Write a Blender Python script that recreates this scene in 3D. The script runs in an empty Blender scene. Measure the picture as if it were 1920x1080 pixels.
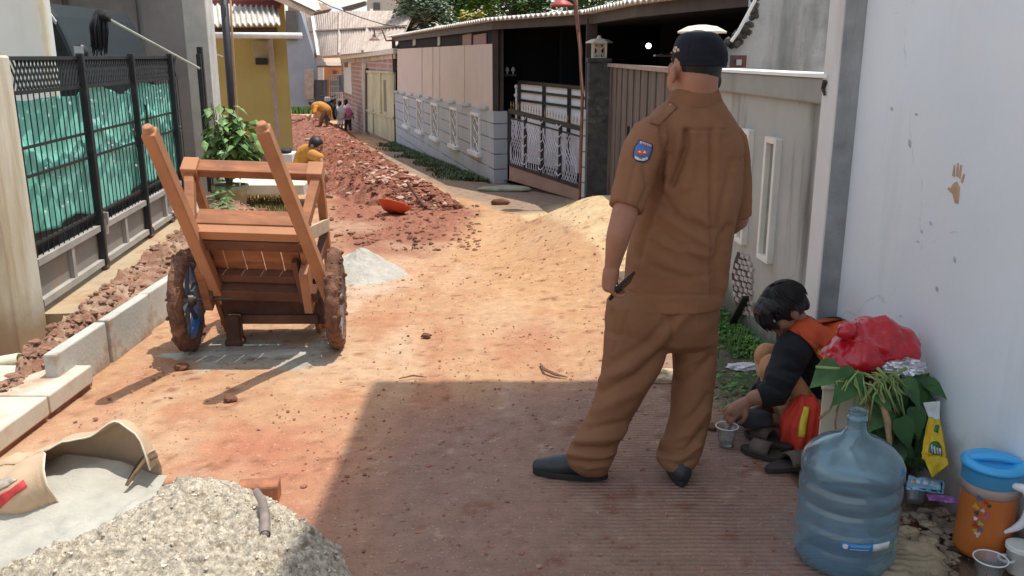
import bpy, bmesh, math, random
import numpy as np
from mathutils import Vector, Matrix, noise as mnoise
from mathutils.bvhtree import BVHTree
R = math.radians
random.seed(7)
rng = np.random.default_rng(11)
S = bpy.context.scene
C = S.collection

# ------------------------------------------------------------- camera, sky, sun, exposure
F = 1650.0; PITCH = R(14.8); CZ = 1.60
cam = bpy.data.cameras.new('camera'); cam_o = bpy.data.objects.new('camera', cam); C.objects.link(cam_o)
cam.sensor_width = 36; cam.lens = 36 * F / 1920; cam.clip_end = 900; cam.clip_start = .05
cam_o.location = (0, 0, CZ); cam_o.rotation_euler = (R(90) - PITCH, 0, 0)
S.camera = cam_o
SUNV = Vector((.245, .095, 1.0)).normalized()         # towards the sun
w = bpy.data.worlds.new('World'); S.world = w; w.use_nodes = True
nt = w.node_tree; bg = nt.nodes['Background']
sky = nt.nodes.new('ShaderNodeTexSky'); sky.sky_type = 'NISHITA'; sky.sun_disc = False
sky.sun_elevation = math.asin(SUNV.z); sky.sun_rotation = math.atan2(SUNV.x, SUNV.y)
sky.air_density = 1.3; sky.dust_density = 1.5; sky.ozone_density = 1.0
hs = nt.nodes.new('ShaderNodeHueSaturation'); hs.inputs['Saturation'].default_value = .55; hs.inputs['Value'].default_value = 1.0
nt.links.new(sky.outputs[0], hs.inputs['Color']); nt.links.new(hs.outputs[0], bg.inputs[0]); bg.inputs[1].default_value = .15
sl = bpy.data.lights.new('sun', 'SUN'); sl.energy = 3.0; sl.angle = R(.5); sl.color = (1, .94, .84)
so = bpy.data.objects.new('sun', sl); C.objects.link(so); so.rotation_euler = SUNV.to_track_quat('Z', 'Y').to_euler()
so.location = (3, 2, 20)
S.view_settings.view_transform = 'Standard'; S.view_settings.look = 'None'
S.view_settings.exposure = .62; S.view_settings.gamma = 1
S.render.resolution_x = 1024; S.render.resolution_y = 576

# ------------------------------------------------------------- helpers: picture measurements -> points
cp, sp = math.cos(PITCH), math.sin(PITCH)
def ray(px, py):
    a = (px - 960) / F; b = (540 - py) / F
    return Vector((a, cp + b * sp, -sp + b * cp))
def sstep(a, b, v):
    t = np.clip((v - a) / (b - a), 0, 1); return t * t * (3 - 2 * t)
def gz(x, y):
    """height of the ground"""
    x = np.asarray(x, float); y = np.asarray(y, float)
    z = -.045 * np.clip(y - 6, 0, 60) 
    z = z + .385 * sstep(-.25, .90, x - .02 * (y - 8)) * sstep(5.2, 8.2, y) * (1 - sstep(8.6, 9.6, y)) * (1 - sstep(1.5, 1.8, x))
    return z
def G(px, py):
    r = ray(px, py); t0, t = .5, None
    o = Vector((0, 0, CZ)); prev = o; s = .5
    while s < 200:
        p = o + r * s
        if p.z < float(gz(p.x, p.y)):
            a, b = s - .25 - .02 * s, s
            for _ in range(30):
                m = (a + b) / 2; q = o + r * m
                if q.z < float(gz(q.x, q.y)): b = m
                else: a = m
            return o + r * b
        s += .25
    return o + r * 200
def PY(px, py, Y):
    r = ray(px, py); return Vector((0, 0, CZ)) + r * (Y / r.y)
def PZ(px, py, z):
    r = ray(px, py); return Vector((0, 0, CZ)) + r * ((z - CZ) / r.z)
def PW(px, py, A, B):
    """ray meets the upright plane through A and B"""
    r = ray(px, py); d = Vector((B[0] - A[0], B[1] - A[1])); n = Vector((-d.y, d.x))
    t = (n.x * A[0] + n.y * A[1]) / (n.x * r.x + n.y * r.y)
    return Vector((0, 0, CZ)) + r * t
def proj(P):
    P = np.asarray(P, float); x = P[..., 0]; y = P[..., 1]; z = P[..., 2] - CZ
    d = y * cp - z * sp; u = y * sp + z * cp
    return 960 + F * x / d, 540 - F * u / d, d

# vectorised value noise
def _h(ix, iy, iz, seed):
    n = (ix * 374761393 + iy * 668265263 + iz * 2147483647 + seed * 974634777) & 0xffffffff
    n = ((n ^ (n >> 13)) * 1274126177) & 0xffffffff
    n = n ^ (n >> 16)
    return (n & 0xffff) / 32767.5 - 1
def vn(P, scale=1., seed=0, octv=3, gain=.5):
    P = np.asarray(P, float) * scale; out = 0; amp = 1; tot = 0
    for o in range(octv):
        i = np.floor(P).astype(np.int64); f = P - i; f = f * f * (3 - 2 * f)
        v = 0
        for dx in (0, 1):
            for dy in (0, 1):
                for dz in (0, 1):
                    wgt = (f[..., 0] if dx else 1 - f[..., 0]) * (f[..., 1] if dy else 1 - f[..., 1]) * (f[..., 2] if dz else 1 - f[..., 2])
                    v = v + wgt * _h(i[..., 0] + dx, i[..., 1] + dy, i[..., 2] + dz, seed + o)
        out = out + amp * v; tot += amp; amp *= gain; P = P * 2.03 + 17.3
    return out / tot

# ------------------------------------------------------------- materials
MATS = {}
def lin(c):
    return tuple((v / 255 / 12.92 if v <= 10 else ((v / 255 + .055) / 1.055) ** 2.4) for v in c)
def mat(name, col, rough=.8, var=.12, vs=6., bump=.25, bs=60., bd=.01, col2=None, c2s=3., c2lo=.5, c2hi=.6,
        streak=None, stretch=(1, 1, 1), metal=0, spec=.5, trans=0, alpha=1, ior=1.45, sss=0, attr=None, coat=0, emit=None, backmix=0):
    if name in MATS: return MATS[name]
    m = bpy.data.materials.new(name); m.use_nodes = True; t = m.node_tree; N = t.nodes; L = t.links
    b = N['Principled BSDF']
    tc = N.new('ShaderNodeTexCoord'); mp = N.new('ShaderNodeMapping'); mp.inputs['Scale'].default_value = stretch
    L.new(tc.outputs['Object'], mp.inputs[0])
    def nz(scale, detail=5, rg=.6, v=None):
        n = N.new('ShaderNodeTexNoise'); n.inputs['Scale'].default_value = scale; n.inputs['Detail'].default_value = detail
        n.inputs['Roughness'].default_value = rg; L.new(v or mp.outputs[0], n.inputs['Vector']); return n
    def mix(fac, a, c, mode='MIX'):
        x = N.new('ShaderNodeMix'); x.data_type = 'RGBA'; x.blend_type = mode
        if isinstance(fac, (int, float)): x.inputs[0].default_value = fac
        else: L.new(fac, x.inputs[0])
        for k, s in ((6, a), (7, c)):
            if isinstance(s, tuple): x.inputs[k].default_value = (*s[:3], 1)
            else: L.new(s, x.inputs[k])
        return x.outputs[2]
    def ramp(src, lo, hi):
        r = N.new('ShaderNodeMapRange'); r.inputs[1].default_value = lo; r.inputs[2].default_value = hi
        L.new(src, r.inputs[0]); return r.outputs[0]
    base = tuple(col)
    if attr:
        a = N.new('ShaderNodeAttribute'); a.attribute_name = attr; cur = a.outputs['Color']
    else: cur = base
    if var:
        n = nz(vs); hi = tuple(min(1, v * (1 + var)) for v in base); lo = tuple(v * (1 - var) for v in base)
        f = ramp(n.outputs['Fac'], .32, .68)
        if attr: cur = mix(f, mix(1., cur, (1 - var,) * 3, 'MULTIPLY'), cur)
        else: cur = mix(f, lo, hi)
    if col2 is not None:
        n = nz(c2s, 8, .68); cur = mix(ramp(n.outputs['Fac'], c2lo, c2hi), cur, tuple(col2))
    if streak is not None:
        sc, ss, lo_, hi_ = streak
        m2 = N.new('ShaderNodeMapping'); m2.inputs['Scale'].default_value = (ss, ss, ss * .12); L.new(tc.outputs['Object'], m2.inputs[0])
        n = nz(1., 6, .6, m2.outputs[0]); cur = mix(ramp(n.outputs['Fac'], lo_, hi_), cur, tuple(sc))
    if isinstance(cur, tuple): b.inputs['Base Color'].default_value = (*cur[:3], 1)
    else: L.new(cur, b.inputs['Base Color'])
    b.inputs['Roughness'].default_value = rough; b.inputs['Metallic'].default_value = metal
    b.inputs['IOR'].default_value = ior
    b.inputs['Specular IOR Level'].default_value = spec
    b.inputs['Transmission Weight'].default_value = trans; b.inputs['Alpha'].default_value = alpha
    b.inputs['Coat Weight'].default_value = coat
    if sss: b.inputs['Subsurface Weight'].default_value = sss; b.inputs['Subsurface Radius'].default_value = (.02, .008, .004)
    if emit: b.inputs['Emission Color'].default_value = (*emit[0], 1); b.inputs['Emission Strength'].default_value = emit[1]
    if bump:
        n = nz(bs, 6, .65); bp = N.new('ShaderNodeBump'); bp.inputs['Strength'].default_value = bump; bp.inputs['Distance'].default_value = bd
        L.new(n.outputs['Fac'], bp.inputs['Height']); L.new(bp.outputs[0], b.inputs['Normal'])
    MATS[name] = m; return m

def weather(m, dirt, zmax, amt=.9, crack=None, origin_z=0., nscale=5.):
    """dirt splashed and grown up the foot of a wall, and hairline cracks"""
    t = m.node_tree; N = t.nodes; L = t.links; b = N['Principled BSDF']; src = b.inputs['Base Color'].links[0].from_socket
    tc = N.new('ShaderNodeTexCoord'); s = N.new('ShaderNodeSeparateXYZ'); L.new(tc.outputs['Object'], s.inputs[0])
    n = N.new('ShaderNodeTexNoise'); n.inputs['Scale'].default_value = nscale; n.inputs['Detail'].default_value = 8; n.inputs['Roughness'].default_value = .7; L.new(tc.outputs['Object'], n.inputs['Vector'])
    r = N.new('ShaderNodeMapRange'); r.inputs[1].default_value = origin_z + zmax; r.inputs[2].default_value = origin_z; L.new(s.outputs[2], r.inputs[0])
    a = N.new('ShaderNodeMath'); a.operation = 'ADD'; L.new(r.outputs[0], a.inputs[0]); L.new(n.outputs['Fac'], a.inputs[1])
    r2 = N.new('ShaderNodeMapRange'); r2.inputs[1].default_value = .78; r2.inputs[2].default_value = 1.25; r2.inputs[4].default_value = amt; L.new(a.outputs[0], r2.inputs[0])
    x = N.new('ShaderNodeMix'); x.data_type = 'RGBA'; L.new(r2.outputs[0], x.inputs[0]); L.new(src, x.inputs[6]); x.inputs[7].default_value = (*dirt, 1); out = x.outputs[2]
    if crack:
        v = N.new('ShaderNodeTexVoronoi'); v.feature = 'DISTANCE_TO_EDGE'; v.inputs['Scale'].default_value = 1.3
        nd = N.new('ShaderNodeTexNoise'); nd.inputs['Scale'].default_value = 3; nd.inputs['Detail'].default_value = 6; L.new(tc.outputs['Object'], nd.inputs['Vector'])
        mx = N.new('ShaderNodeMix'); mx.data_type = 'RGBA'; mx.inputs[0].default_value = .22; L.new(tc.outputs['Object'], mx.inputs[6]); L.new(nd.outputs['Color'], mx.inputs[7]); L.new(mx.outputs[2], v.inputs['Vector'])
        c1 = N.new('ShaderNodeMapRange'); c1.inputs[1].default_value = .006; c1.inputs[2].default_value = 0; c1.inputs[4].default_value = .5; L.new(v.outputs['Distance'], c1.inputs[0])
        c2 = N.new('ShaderNodeMapRange'); c2.inputs[1].default_value = .50; c2.inputs[2].default_value = .58; L.new(n.outputs['Fac'], c2.inputs[0])
        c3 = N.new('ShaderNodeMath'); c3.operation = 'MULTIPLY'; L.new(c1.outputs[0], c3.inputs[0]); L.new(c2.outputs[0], c3.inputs[1])
        y = N.new('ShaderNodeMix'); y.data_type = 'RGBA'; L.new(c3.outputs[0], y.inputs[0]); L.new(out, y.inputs[6]); y.inputs[7].default_value = (*crack, 1); out = y.outputs[2]
    L.new(out, b.inputs['Base Color'])
def brickmat(name, c1, c2, mortar, ax=(0, 1), bw=.22, bh=.07, mort=.012, bump=.5, stain=None):
    """bricks in an upright wall: along the horizontal direction ax, and z"""
    m = bpy.data.materials.new(name); m.use_nodes = True; t = m.node_tree; N = t.nodes; L = t.links; b = N['Principled BSDF']
    tc = N.new('ShaderNodeTexCoord'); s = N.new('ShaderNodeSeparateXYZ'); L.new(tc.outputs['Object'], s.inputs[0])
    d = N.new('ShaderNodeVectorMath'); d.operation = 'DOT_PRODUCT'; L.new(tc.outputs['Object'], d.inputs[0]); d.inputs[1].default_value = (ax[0], ax[1], 0)
    cb = N.new('ShaderNodeCombineXYZ'); L.new(d.outputs['Value'], cb.inputs[0]); L.new(s.outputs[2], cb.inputs[1])
    n = N.new('ShaderNodeTexNoise'); n.inputs['Scale'].default_value = 2; L.new(tc.outputs['Object'], n.inputs[0])
    br = N.new('ShaderNodeTexBrick'); L.new(cb.outputs[0], br.inputs['Vector']); br.inputs['Scale'].default_value = 1
    br.inputs['Brick Width'].default_value = bw; br.inputs['Row Height'].default_value = bh; br.inputs['Mortar Size'].default_value = mort
    br.inputs['Color1'].default_value = (*c1, 1); br.inputs['Color2'].default_value = (*c2, 1); br.inputs['Mortar'].default_value = (*mortar, 1)
    x = N.new('ShaderNodeMix'); x.data_type = 'RGBA'; L.new(br.outputs[0], x.inputs[6]); x.inputs[7].default_value = (*(stain or mortar), 1)
    r = N.new('ShaderNodeMapRange'); r.inputs[1].default_value = .5; r.inputs[2].default_value = .75; L.new(n.outputs[0], r.inputs[0]); L.new(r.outputs[0], x.inputs[0])
    L.new(x.outputs[2], b.inputs['Base Color']); b.inputs['Roughness'].default_value = .9
    bp = N.new('ShaderNodeBump'); bp.inputs['Strength'].default_value = bump; bp.inputs['Distance'].default_value = .01; bp.invert = True
    L.new(br.outputs['Fac'], bp.inputs['Height']); L.new(bp.outputs[0], b.inputs['Normal'])
    return m

# ------------------------------------------------------------- scene objects
def tag(o, label=None, cat=None, group=None, kind=None):
    if label: o['label'] = label
    if cat: o['category'] = cat
    if group: o['group'] = group
    if kind: o['kind'] = kind
    return o
def thing(name, loc, label, cat, group=None):
    o = bpy.data.objects.new(name, None); C.objects.link(o); o.location = loc; o.empty_display_size = .1
    return tag(o, label, cat, group)
def wloc(p):
    v = Vector((0, 0, 0))
    while p is not None: v += p.location; p = p.parent
    return v
def kids(o): return [c for c in bpy.data.objects if c.parent == o]
def copy_tree(o, parent=None):
    c = o.copy(); C.objects.link(c); c.parent = parent
    for k in kids(o): copy_tree(k, c)
    return c

class MB:
    def __init__(s): s.v = []; s.f = []
    def add(s, vs, fs):
        n = len(s.v); s.v += [tuple(p) for p in vs]; s.f += [tuple(i + n for i in f) for f in fs]; return s
    def hexa(s, q):                    # 8 corners: 4 bottom, 4 top
        return s.add(q, [(0, 3, 2, 1), (4, 5, 6, 7), (0, 1, 5, 4), (1, 2, 6, 5), (2, 3, 7, 6), (3, 0, 4, 7)])
    def box(s, c, size, rz=0, M=None):
        c = Vector(c); h = [k / 2 for k in size]; rot = M or Matrix.Rotation(rz, 3, 'Z')
        return s.hexa([c + rot @ Vector((x * h[0], y * h[1], z * h[2])) for z in (-1, 1) for x, y in ((-1, -1), (1, -1), (1, 1), (-1, 1))])
    def bar(s, a, b, w_, h_=None, up=(0, 0, 1)):
        a = Vector(a); b = Vector(b); h_ = h_ or w_; d = (b - a).normalized(); u = Vector(up)
        x = d.cross(u)
        if x.length < 1e-3: x = d.cross(Vector((1, 0, 0)))
        x.normalize(); y = x.cross(d).normalized(); x *= w_ / 2; y *= h_ / 2
        return s.hexa([a - x - y, a + x - y, b + x - y, b - x - y, a - x + y, a + x + y, b + x + y, b - x + y])
    def wall(s, A, B, z0, z1, th, side=1, z0b=None, z1b=None):
        """upright slab from A to B; thickness th goes to side"""
        A = Vector(A[:2]); B = Vector(B[:2]); d = (B - A).normalized(); n = Vector((-d.y, d.x)) * side * th
        z0b = z0 if z0b is None else z0b; z1b = z1 if z1b is None else z1b
        q = [(A, z0), (B, z0b), (B + n, z0b), (A + n, z0), (A, z1), (B, z1b), (B + n, z1b), (A + n, z1)]
        s.hexa([(p.x, p.y, z) for p, z in q]); return s
    def tube(s, pts, r, n=8, cap=True, sq=None):
        pts = [Vector(p) for p in pts]; rs = r if hasattr(r, '__len__') else [r] * len(pts); base = len(s.v); pu = None
        for i, p in enumerate(pts):
            d = (pts[min(i + 1, len(pts) - 1)] - pts[max(i - 1, 0)])
            d = d.normalized() if d.length > 1e-9 else Vector((0, 0, 1))
            if pu is None: pu = d.orthogonal().normalized()
            u = (pu - d * pu.dot(d)).normalized(); v = d.cross(u); pu = u
            for k in range(n):
                a = 2 * math.pi * k / n; s.v.append(tuple(p + (u * math.cos(a) + v * math.sin(a)) * rs[i]))
        m = len(pts)
        for i in range(m - 1):
            for k in range(n):
                a = base + i * n + k; b = base + i * n + (k + 1) % n; s.f.append((a, b, b + n, a + n))
        if cap:
            s.f.append(tuple(base + k for k in range(n))[::-1]); s.f.append(tuple(base + (m - 1) * n + k for k in range(n)))
        return s
    def limb(s, pts, rs, n=14, sub=4, flat=None):
        """round ended tapered limb through the points (smooth)"""
        P = [Vector(p) for p in pts]; Q = []; Rr = []
        for i in range(len(P) - 1):
            p0 = P[max(i - 1, 0)]; p1 = P[i]; p2 = P[i + 1]; p3 = P[min(i + 2, len(P) - 1)]
            for k in range(sub):
                t = k / sub
                q = .5 * ((2 * p1) + (p2 - p0) * t + (2 * p0 - 5 * p1 + 4 * p2 - p3) * t * t + (3 * p1 - p0 - 3 * p2 + p3) * t ** 3)
                Q.append(q); tt = t * t * (3 - 2 * t); Rr.append(rs[i] * (1 - tt) + rs[i + 1] * tt)
        Q.append(P[-1]); Rr.append(rs[-1])
        d0 = (Q[0] - Q[1]).normalized(); d1 = (Q[-1] - Q[-2]).normalized()
        A = [Q[0] + d0 * Rr[0] * k for k in (.98, .8, .45)]; a = [Rr[0] * k for k in (.15, .6, .89)]
        B = [Q[-1] + d1 * Rr[-1] * k for k in (.45, .8, .98)]; b = [Rr[-1] * k for k in (.89, .6, .15)]
        return s.tube(A + Q + B, a + Rr + b, n)
    def loft(s, rings, n=28, pw=2.3):
        """rings: (centre, x half width, y half width [, rot])"""
        base = len(s.v)
        for r in rings:
            c = Vector(r[0]); rot = r[3] if len(r) > 3 else 0
            for k in range(n):
                a = 2 * math.pi * k / n; ca, sa = math.cos(a), math.sin(a)
                x = math.copysign(abs(ca) ** (2 / pw), ca) * r[1]; y = math.copysign(abs(sa) ** (2 / pw), sa) * r[2]
                s.v.append((c.x + x * math.cos(rot) - y * math.sin(rot), c.y + x * math.sin(rot) + y * math.cos(rot), c.z))
        m = len(rings)
        for i in range(m - 1):
            for k in range(n):
                a = base + i * n + k; b = base + i * n + (k + 1) % n; s.f.append((a, b, b + n, a + n))
        s.f.append(tuple(base + k for k in range(n))[::-1]); s.f.append(tuple(base + (m - 1) * n + k for k in range(n)))
        return s
    def ball(s, c, r, n=14, m=9, axes=None):
        c = Vector(c); r = r if hasattr(r, '__len__') else (r, r, r); base = len(s.v)
        A = axes or (Vector((1, 0, 0)), Vector((0, 1, 0)), Vector((0, 0, 1)))
        pt = lambda x, y, z: tuple(c + A[0] * x * r[0] + A[1] * y * r[1] + A[2] * z * r[2])
        s.v.append(pt(0, 0, -1))
        for i in range(1, m):
            th = math.pi * i / m
            for k in range(n):
                a = 2 * math.pi * k / n; s.v.append(pt(math.sin(th) * math.cos(a), math.sin(th) * math.sin(a), -math.cos(th)))
        s.v.append(pt(0, 0, 1)); top = len(s.v) - 1
        for k in range(n):
            s.f.append((base, base + 1 + (k + 1) % n, base + 1 + k)); s.f.append((top, top - n + k, top - n + (k + 1) % n))
        for i in range(m - 2):
            for k in range(n):
                a = base + 1 + i * n + k; b = base + 1 + i * n + (k + 1) % n; s.f.append((a, b, b + n, a + n))
        return s
    def lathe(s, c, prof, n=40, cap0=True, cap1=True, M=None):
        c = Vector(c); base = len(s.v)
        for r, z in prof:
            for k in range(n):
                a = 2 * math.pi * k / n; p = Vector((r * math.cos(a), r * math.sin(a), z))
                if M: p = M @ p
                s.v.append(tuple(c + p))
        for i in range(len(prof) - 1):
            for k in range(n):
                a = base + i * n + k; b = base + i * n + (k + 1) % n; s.f.append((a, b, b + n, a + n))
        if cap0: s.f.append(tuple(base + k for k in range(n))[::-1])
        if cap1: s.f.append(tuple(base + (len(prof) - 1) * n + k for k in range(n)))
        return s
    def prism(s, poly, d):
        n = len(poly); d = Vector(d); return s.add([Vector(p) for p in poly] + [Vector(p) + d for p in poly],
            [tuple(range(n))[::-1], tuple(range(n, 2 * n))] + [(i, (i + 1) % n, n + (i + 1) % n, n + i) for i in range(n)])
    def torus(s, c, Rr, r, axis='X', n=40, m=12, fn=None):
        base = len(s.v); c = Vector(c)
        for i in range(n):
            a = 2 * math.pi * i / n
            for k in range(m):
                b = 2 * math.pi * k / m; rr = r * (fn(a, b) if fn else 1)
                q = Rr + rr * math.cos(b); h = rr * math.sin(b)
                p = Vector((h, q * math.cos(a), q * math.sin(a))) if axis == 'X' else Vector((q * math.cos(a), q * math.sin(a), h))
                s.v.append(tuple(c + p))
        for i in range(n):
            for k in range(m):
                s.f.append((base + i * m + k, base + ((i + 1) % n) * m + k, base + ((i + 1) % n) * m + (k + 1) % m, base + i * m + (k + 1) % m))
        return s
    def mesh(s, name, smooth=False):
        me = bpy.data.meshes.new(name); me.from_pydata(s.v, [], s.f); me.update()
        bm = bmesh.new(); bm.from_mesh(me); bmesh.ops.recalc_face_normals(bm, faces=bm.faces); bm.to_mesh(me); bm.free()
        if smooth: me.polygons.foreach_set('use_smooth', [True] * len(me.polygons))
        return me
    def build(s, name, m, parent=None, smooth=False, bevel=0, origin=None, me=None):
        me = me or s.mesh(name, smooth)
        v = np.empty(len(me.vertices) * 3); me.vertices.foreach_get('co', v); v = v.reshape(-1, 3)
        if parent is not None: L0 = wloc(parent)
        elif origin is not None: L0 = Vector(origin)
        else: L0 = Vector(((v[:, 0].min() + v[:, 0].max()) / 2, (v[:, 1].min() + v[:, 1].max()) / 2, v[:, 2].min()))
        v -= np.array(L0); me.vertices.foreach_set('co', v.ravel()); me.update()
        o = bpy.data.objects.new(name, me); C.objects.link(o)
        if m: me.materials.append(m)
        if parent is not None: o.parent = parent
        else: o.location = L0
        if smooth and not me.polygons[0].use_smooth: me.polygons.foreach_set('use_smooth', [True] * len(me.polygons))
        if bevel:
            b = o.modifiers.new('bevel', 'BEVEL'); b.width = bevel; b.segments = 2; b.limit_method = 'ANGLE'
        return o

def fuse(mb, voxel=.008, smooth=4, fac=.5):
    """one continuous skin over everything in mb"""
    me = mb.mesh('t'); o = bpy.data.objects.new('t', me); C.objects.link(o)
    r = o.modifiers.new('r', 'REMESH'); r.mode = 'VOXEL'; r.voxel_size = voxel; r.use_smooth_shade = True
    if smooth:
        q = o.modifiers.new('s', 'SMOOTH'); q.iterations = smooth; q.factor = fac
    dg = bpy.context.evaluated_depsgraph_get(); dg.update()
    out = bpy.data.meshes.new_from_object(o.evaluated_get(dg)); bpy.data.objects.remove(o)
    out.polygons.foreach_set('use_smooth', [True] * len(out.polygons)); return out
def getv(me):
    v = np.empty(len(me.vertices) * 3); me.vertices.foreach_get('co', v); return v.reshape(-1, 3)
def getn(me):
    v = np.empty(len(me.vertices) * 3); me.vertices.foreach_get('normal', v); return v.reshape(-1, 3)
def setv(me, v): me.vertices.foreach_set('co', np.ascontiguousarray(v).ravel()); me.update()
def folds(me, lines, extra=0, seed=0, stretch=(8, 8, 14), fk=1.45):
    """raise and sink cloth along creases measured on the visible side (call before build: world coordinates)"""
    v = getv(me); n = getn(me); px, py, d = proj(v)
    view = v - np.array((0, 0, CZ)); view /= np.linalg.norm(view, axis=1)[:, None]
    facing = np.clip(-(view * n).sum(1) * 3, 0, 1)
    disp = np.zeros(len(v))
    for pts, amp, wd in lines:
        amp = amp * fk; wd = wd * .85
        best = np.full(len(v), 1e9)
        P = np.array(pts, float)
        for a, b in zip(P[:-1], P[1:]):
            ab = b - a; L2 = (ab ** 2).sum(); t = np.clip(((px - a[0]) * ab[0] + (py - a[1]) * ab[1]) / L2, 0, 1)
            dd = np.hypot(px - a[0] - t * ab[0], py - a[1] - t * ab[1]); best = np.minimum(best, dd)
        disp += amp * np.exp(-(best / wd) ** 2) * facing
    if extra: 
        q = vn(v * np.array(stretch), 1, seed, 3); disp += extra * q
        q2 = vn(v * np.array(stretch) * 2.7 + 5, 1, seed + 9, 2); disp += extra * .6 * (1 - 2 * np.abs(q2))
    setv(me, v + n * disp[:, None]); return me
def decal(target, poly, off, m, name, parent, rings=4, dens=6, smooth=True):
    """thin patch lying on a surface (target: list of (mesh in world coordinates))"""
    bv = BVHTree.FromPolygons([tuple(p) for p in target[0]], target[1])
    P = []
    for i in range(len(poly)):
        a = Vector(poly[i]); b = Vector(poly[(i + 1) % len(poly)]); k = max(1, int((b - a).length / dens))
        P += [a + (b - a) * j / k for j in range(k)]
    c = sum(P, Vector((0, 0))) / len(P); mb = MB(); o = Vector((0, 0, CZ)); n = len(P)
    def hit(q):
        r = ray(q.x, q.y).normalized(); h = bv.ray_cast(o, r)
        if h[0] is None: return None
        nn = h[1] if h[1].dot(r) < 0 else -h[1]
        return h[0] + nn * off
    pts = []
    for j in range(rings):
        s_ = 1 - j / rings
        for q in P: pts.append(hit(c + (q - c) * s_))
    pts.append(hit(c))
    good = [p for p in pts if p is not None]
    if not good: return None
    pts = [p if p is not None else good[0] for p in pts]
    fs = []
    for j in range(rings - 1):
        for i in range(n): fs.append((j * n + i, j * n + (i + 1) % n, (j + 1) * n + (i + 1) % n, (j + 1) * n + i))
    for i in range(n): fs.append(((rings - 1) * n + i, (rings - 1) * n + (i + 1) % n, rings * n))
    mb.add(pts, fs); ob = mb.build(name, m, parent, smooth=smooth)
    sd = ob.modifiers.new('t', 'SOLIDIFY'); sd.thickness = .0016; sd.offset = 0
    return ob
def tgt(me): return (getv(me).tolist(), [tuple(p.vertices) for p in me.polygons])
def blob(c, r, seed=0, amp=.25, sc=2.2, sub=3, squash=1.):
    bm = bmesh.new(); bmesh.ops.create_icosphere(bm, subdivisions=sub, radius=1)
    v = np.array([tuple(x.co) for x in bm.verts]); f = [tuple(x.index for x in fc.verts) for fc in bm.faces]; bm.free()
    k = 1 + amp * vn(v + seed * 3.7, sc, seed, 3); v = v * k[:, None]
    r = np.array(r if hasattr(r, '__len__') else (r, r, r * squash))
    return v * r + np.array(c), f
# ============================================================= GROUND
def polymask(px, py, poly, soft):
    P = np.array(poly, float); inside = np.zeros(px.shape, bool); best = np.full(px.shape, 1e9)
    for i in range(len(P)):
        a = P[i]; b = P[(i + 1) % len(P)]; ab = b - a
        t = np.clip(((px - a[0]) * ab[0] + (py - a[1]) * ab[1]) / (ab ** 2).sum(), 0, 1)
        best = np.minimum(best, np.hypot(px - a[0] - t * ab[0], py - a[1] - t * ab[1]))
        c = ((a[1] > py) != (b[1] > py)); xx = a[0] + (py - a[1]) * ab[0] / (ab[1] if abs(ab[1]) > 1e-9 else 1e-9)
        inside ^= c & (px < xx)
    sd = np.where(inside, best, -best); return np.clip(.5 + sd / (2 * soft), 0, 1)
def gpoly(*pp): return [tuple(G(*p)[:2]) for p in pp]
xs = np.concatenate([np.linspace(-60, -5.2, 24), np.arange(-5, 3.2, .03), np.linspace(3.4, 60, 24)])
ys = np.concatenate([np.linspace(-12, .8, 8), np.arange(1.0, 7, .026), np.arange(7, 14, .06), np.arange(14, 45, .25), np.linspace(46, 260, 30)])
X, Y = np.meshgrid(xs, ys); P3 = np.stack([X, Y, 0 * X], -1)
nA = vn(P3, 1.1, 1, 4); nB = vn(P3, 5, 2, 4); nC = vn(P3, 22, 3, 3)
wx = X + .10 * nB + .12 * nA; wy = Y + .12 * vn(P3, 4, 8, 4) + .15 * vn(P3, 1.3, 9, 2)
def zone(*pp, soft=.08): return polymask(wx, wy, gpoly(*pp), soft)
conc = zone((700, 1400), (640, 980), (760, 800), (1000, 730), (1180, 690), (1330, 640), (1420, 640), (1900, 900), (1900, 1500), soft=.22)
redd = zone((300, 900), (420, 800), (640, 790), (760, 860), (720, 960), (640, 1060), (420, 980), soft=.25)
clay = zone((610, 330), (720, 330), (900, 395), (860, 440), (790, 480), (640, 470), (620, 420), soft=.16)
ramp = zone((975, 402), (1080, 425), (1128, 490), (1160, 570), (1260, 600), (1400, 560), (1400, 350), (1140, 345), soft=.05)
pale = zone((350, 665), (400, 640), (600, 640), (640, 672), (560, 690), (400, 690), soft=.05)
pale2 = zone((620, 470), (700, 480), (780, 530), (700, 560), (640, 560), soft=.1)
grey = zone((690, 292), (760, 280), (880, 335), (960, 345), (1090, 372), (1000, 402), (960, 398), (860, 368), (770, 330), soft=.1)
moss = zone((1335, 590), (1440, 640), (1450, 760), (1400, 780), (1325, 760), (1300, 680), soft=.07)
dirt = zone((1380, 770), (1440, 760), (1560, 800), (1900, 900), (1990, 1000), (1990, 1400), (1800, 1090), (1700, 1000), (1560, 955), (1470, 900), soft=.02)
rub = zone((1690, 985), (1720, 970), (1790, 1040), (1850, 1130), (1700, 1130), (1660, 1040), soft=.03)
lane = zone((600, 240), (660, 240), (860, 350), (985, 400), (1140, 470), (1100, 600), (900, 560), (800, 400), (700, 320), soft=.3)
white = zone((545, 198), (600, 215), (600, 225), (545, 215), soft=.4)
col = np.ones(X.shape + (3,)) * np.array((.47, .275, .155))
def put(m, c, k=1.):
    global col
    m = (m * k)[..., None]; col = col * (1 - m) + np.array(c) * m
smear = vn(P3 * np.array((3.2, .7, 1)), 1.5, 90, 4); put(np.clip(nA * 1.6 + .1, 0, 1), (.54, .37, .235), .85)
put(np.clip(smear * 3 - .35, 0, 1), (.40, .185, .105), .7)
put(np.clip(-smear * 3 - .5, 0, 1), (.56, .41, .29), .6)
put(np.clip(nB * 2 - .2, 0, 1), (.42, .19, .10), .75)
put(lane, (.50, .29, .145), .7)
put(redd * np.clip(.75 + nB, 0, 1), (.42, .165, .10), .75)
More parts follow.
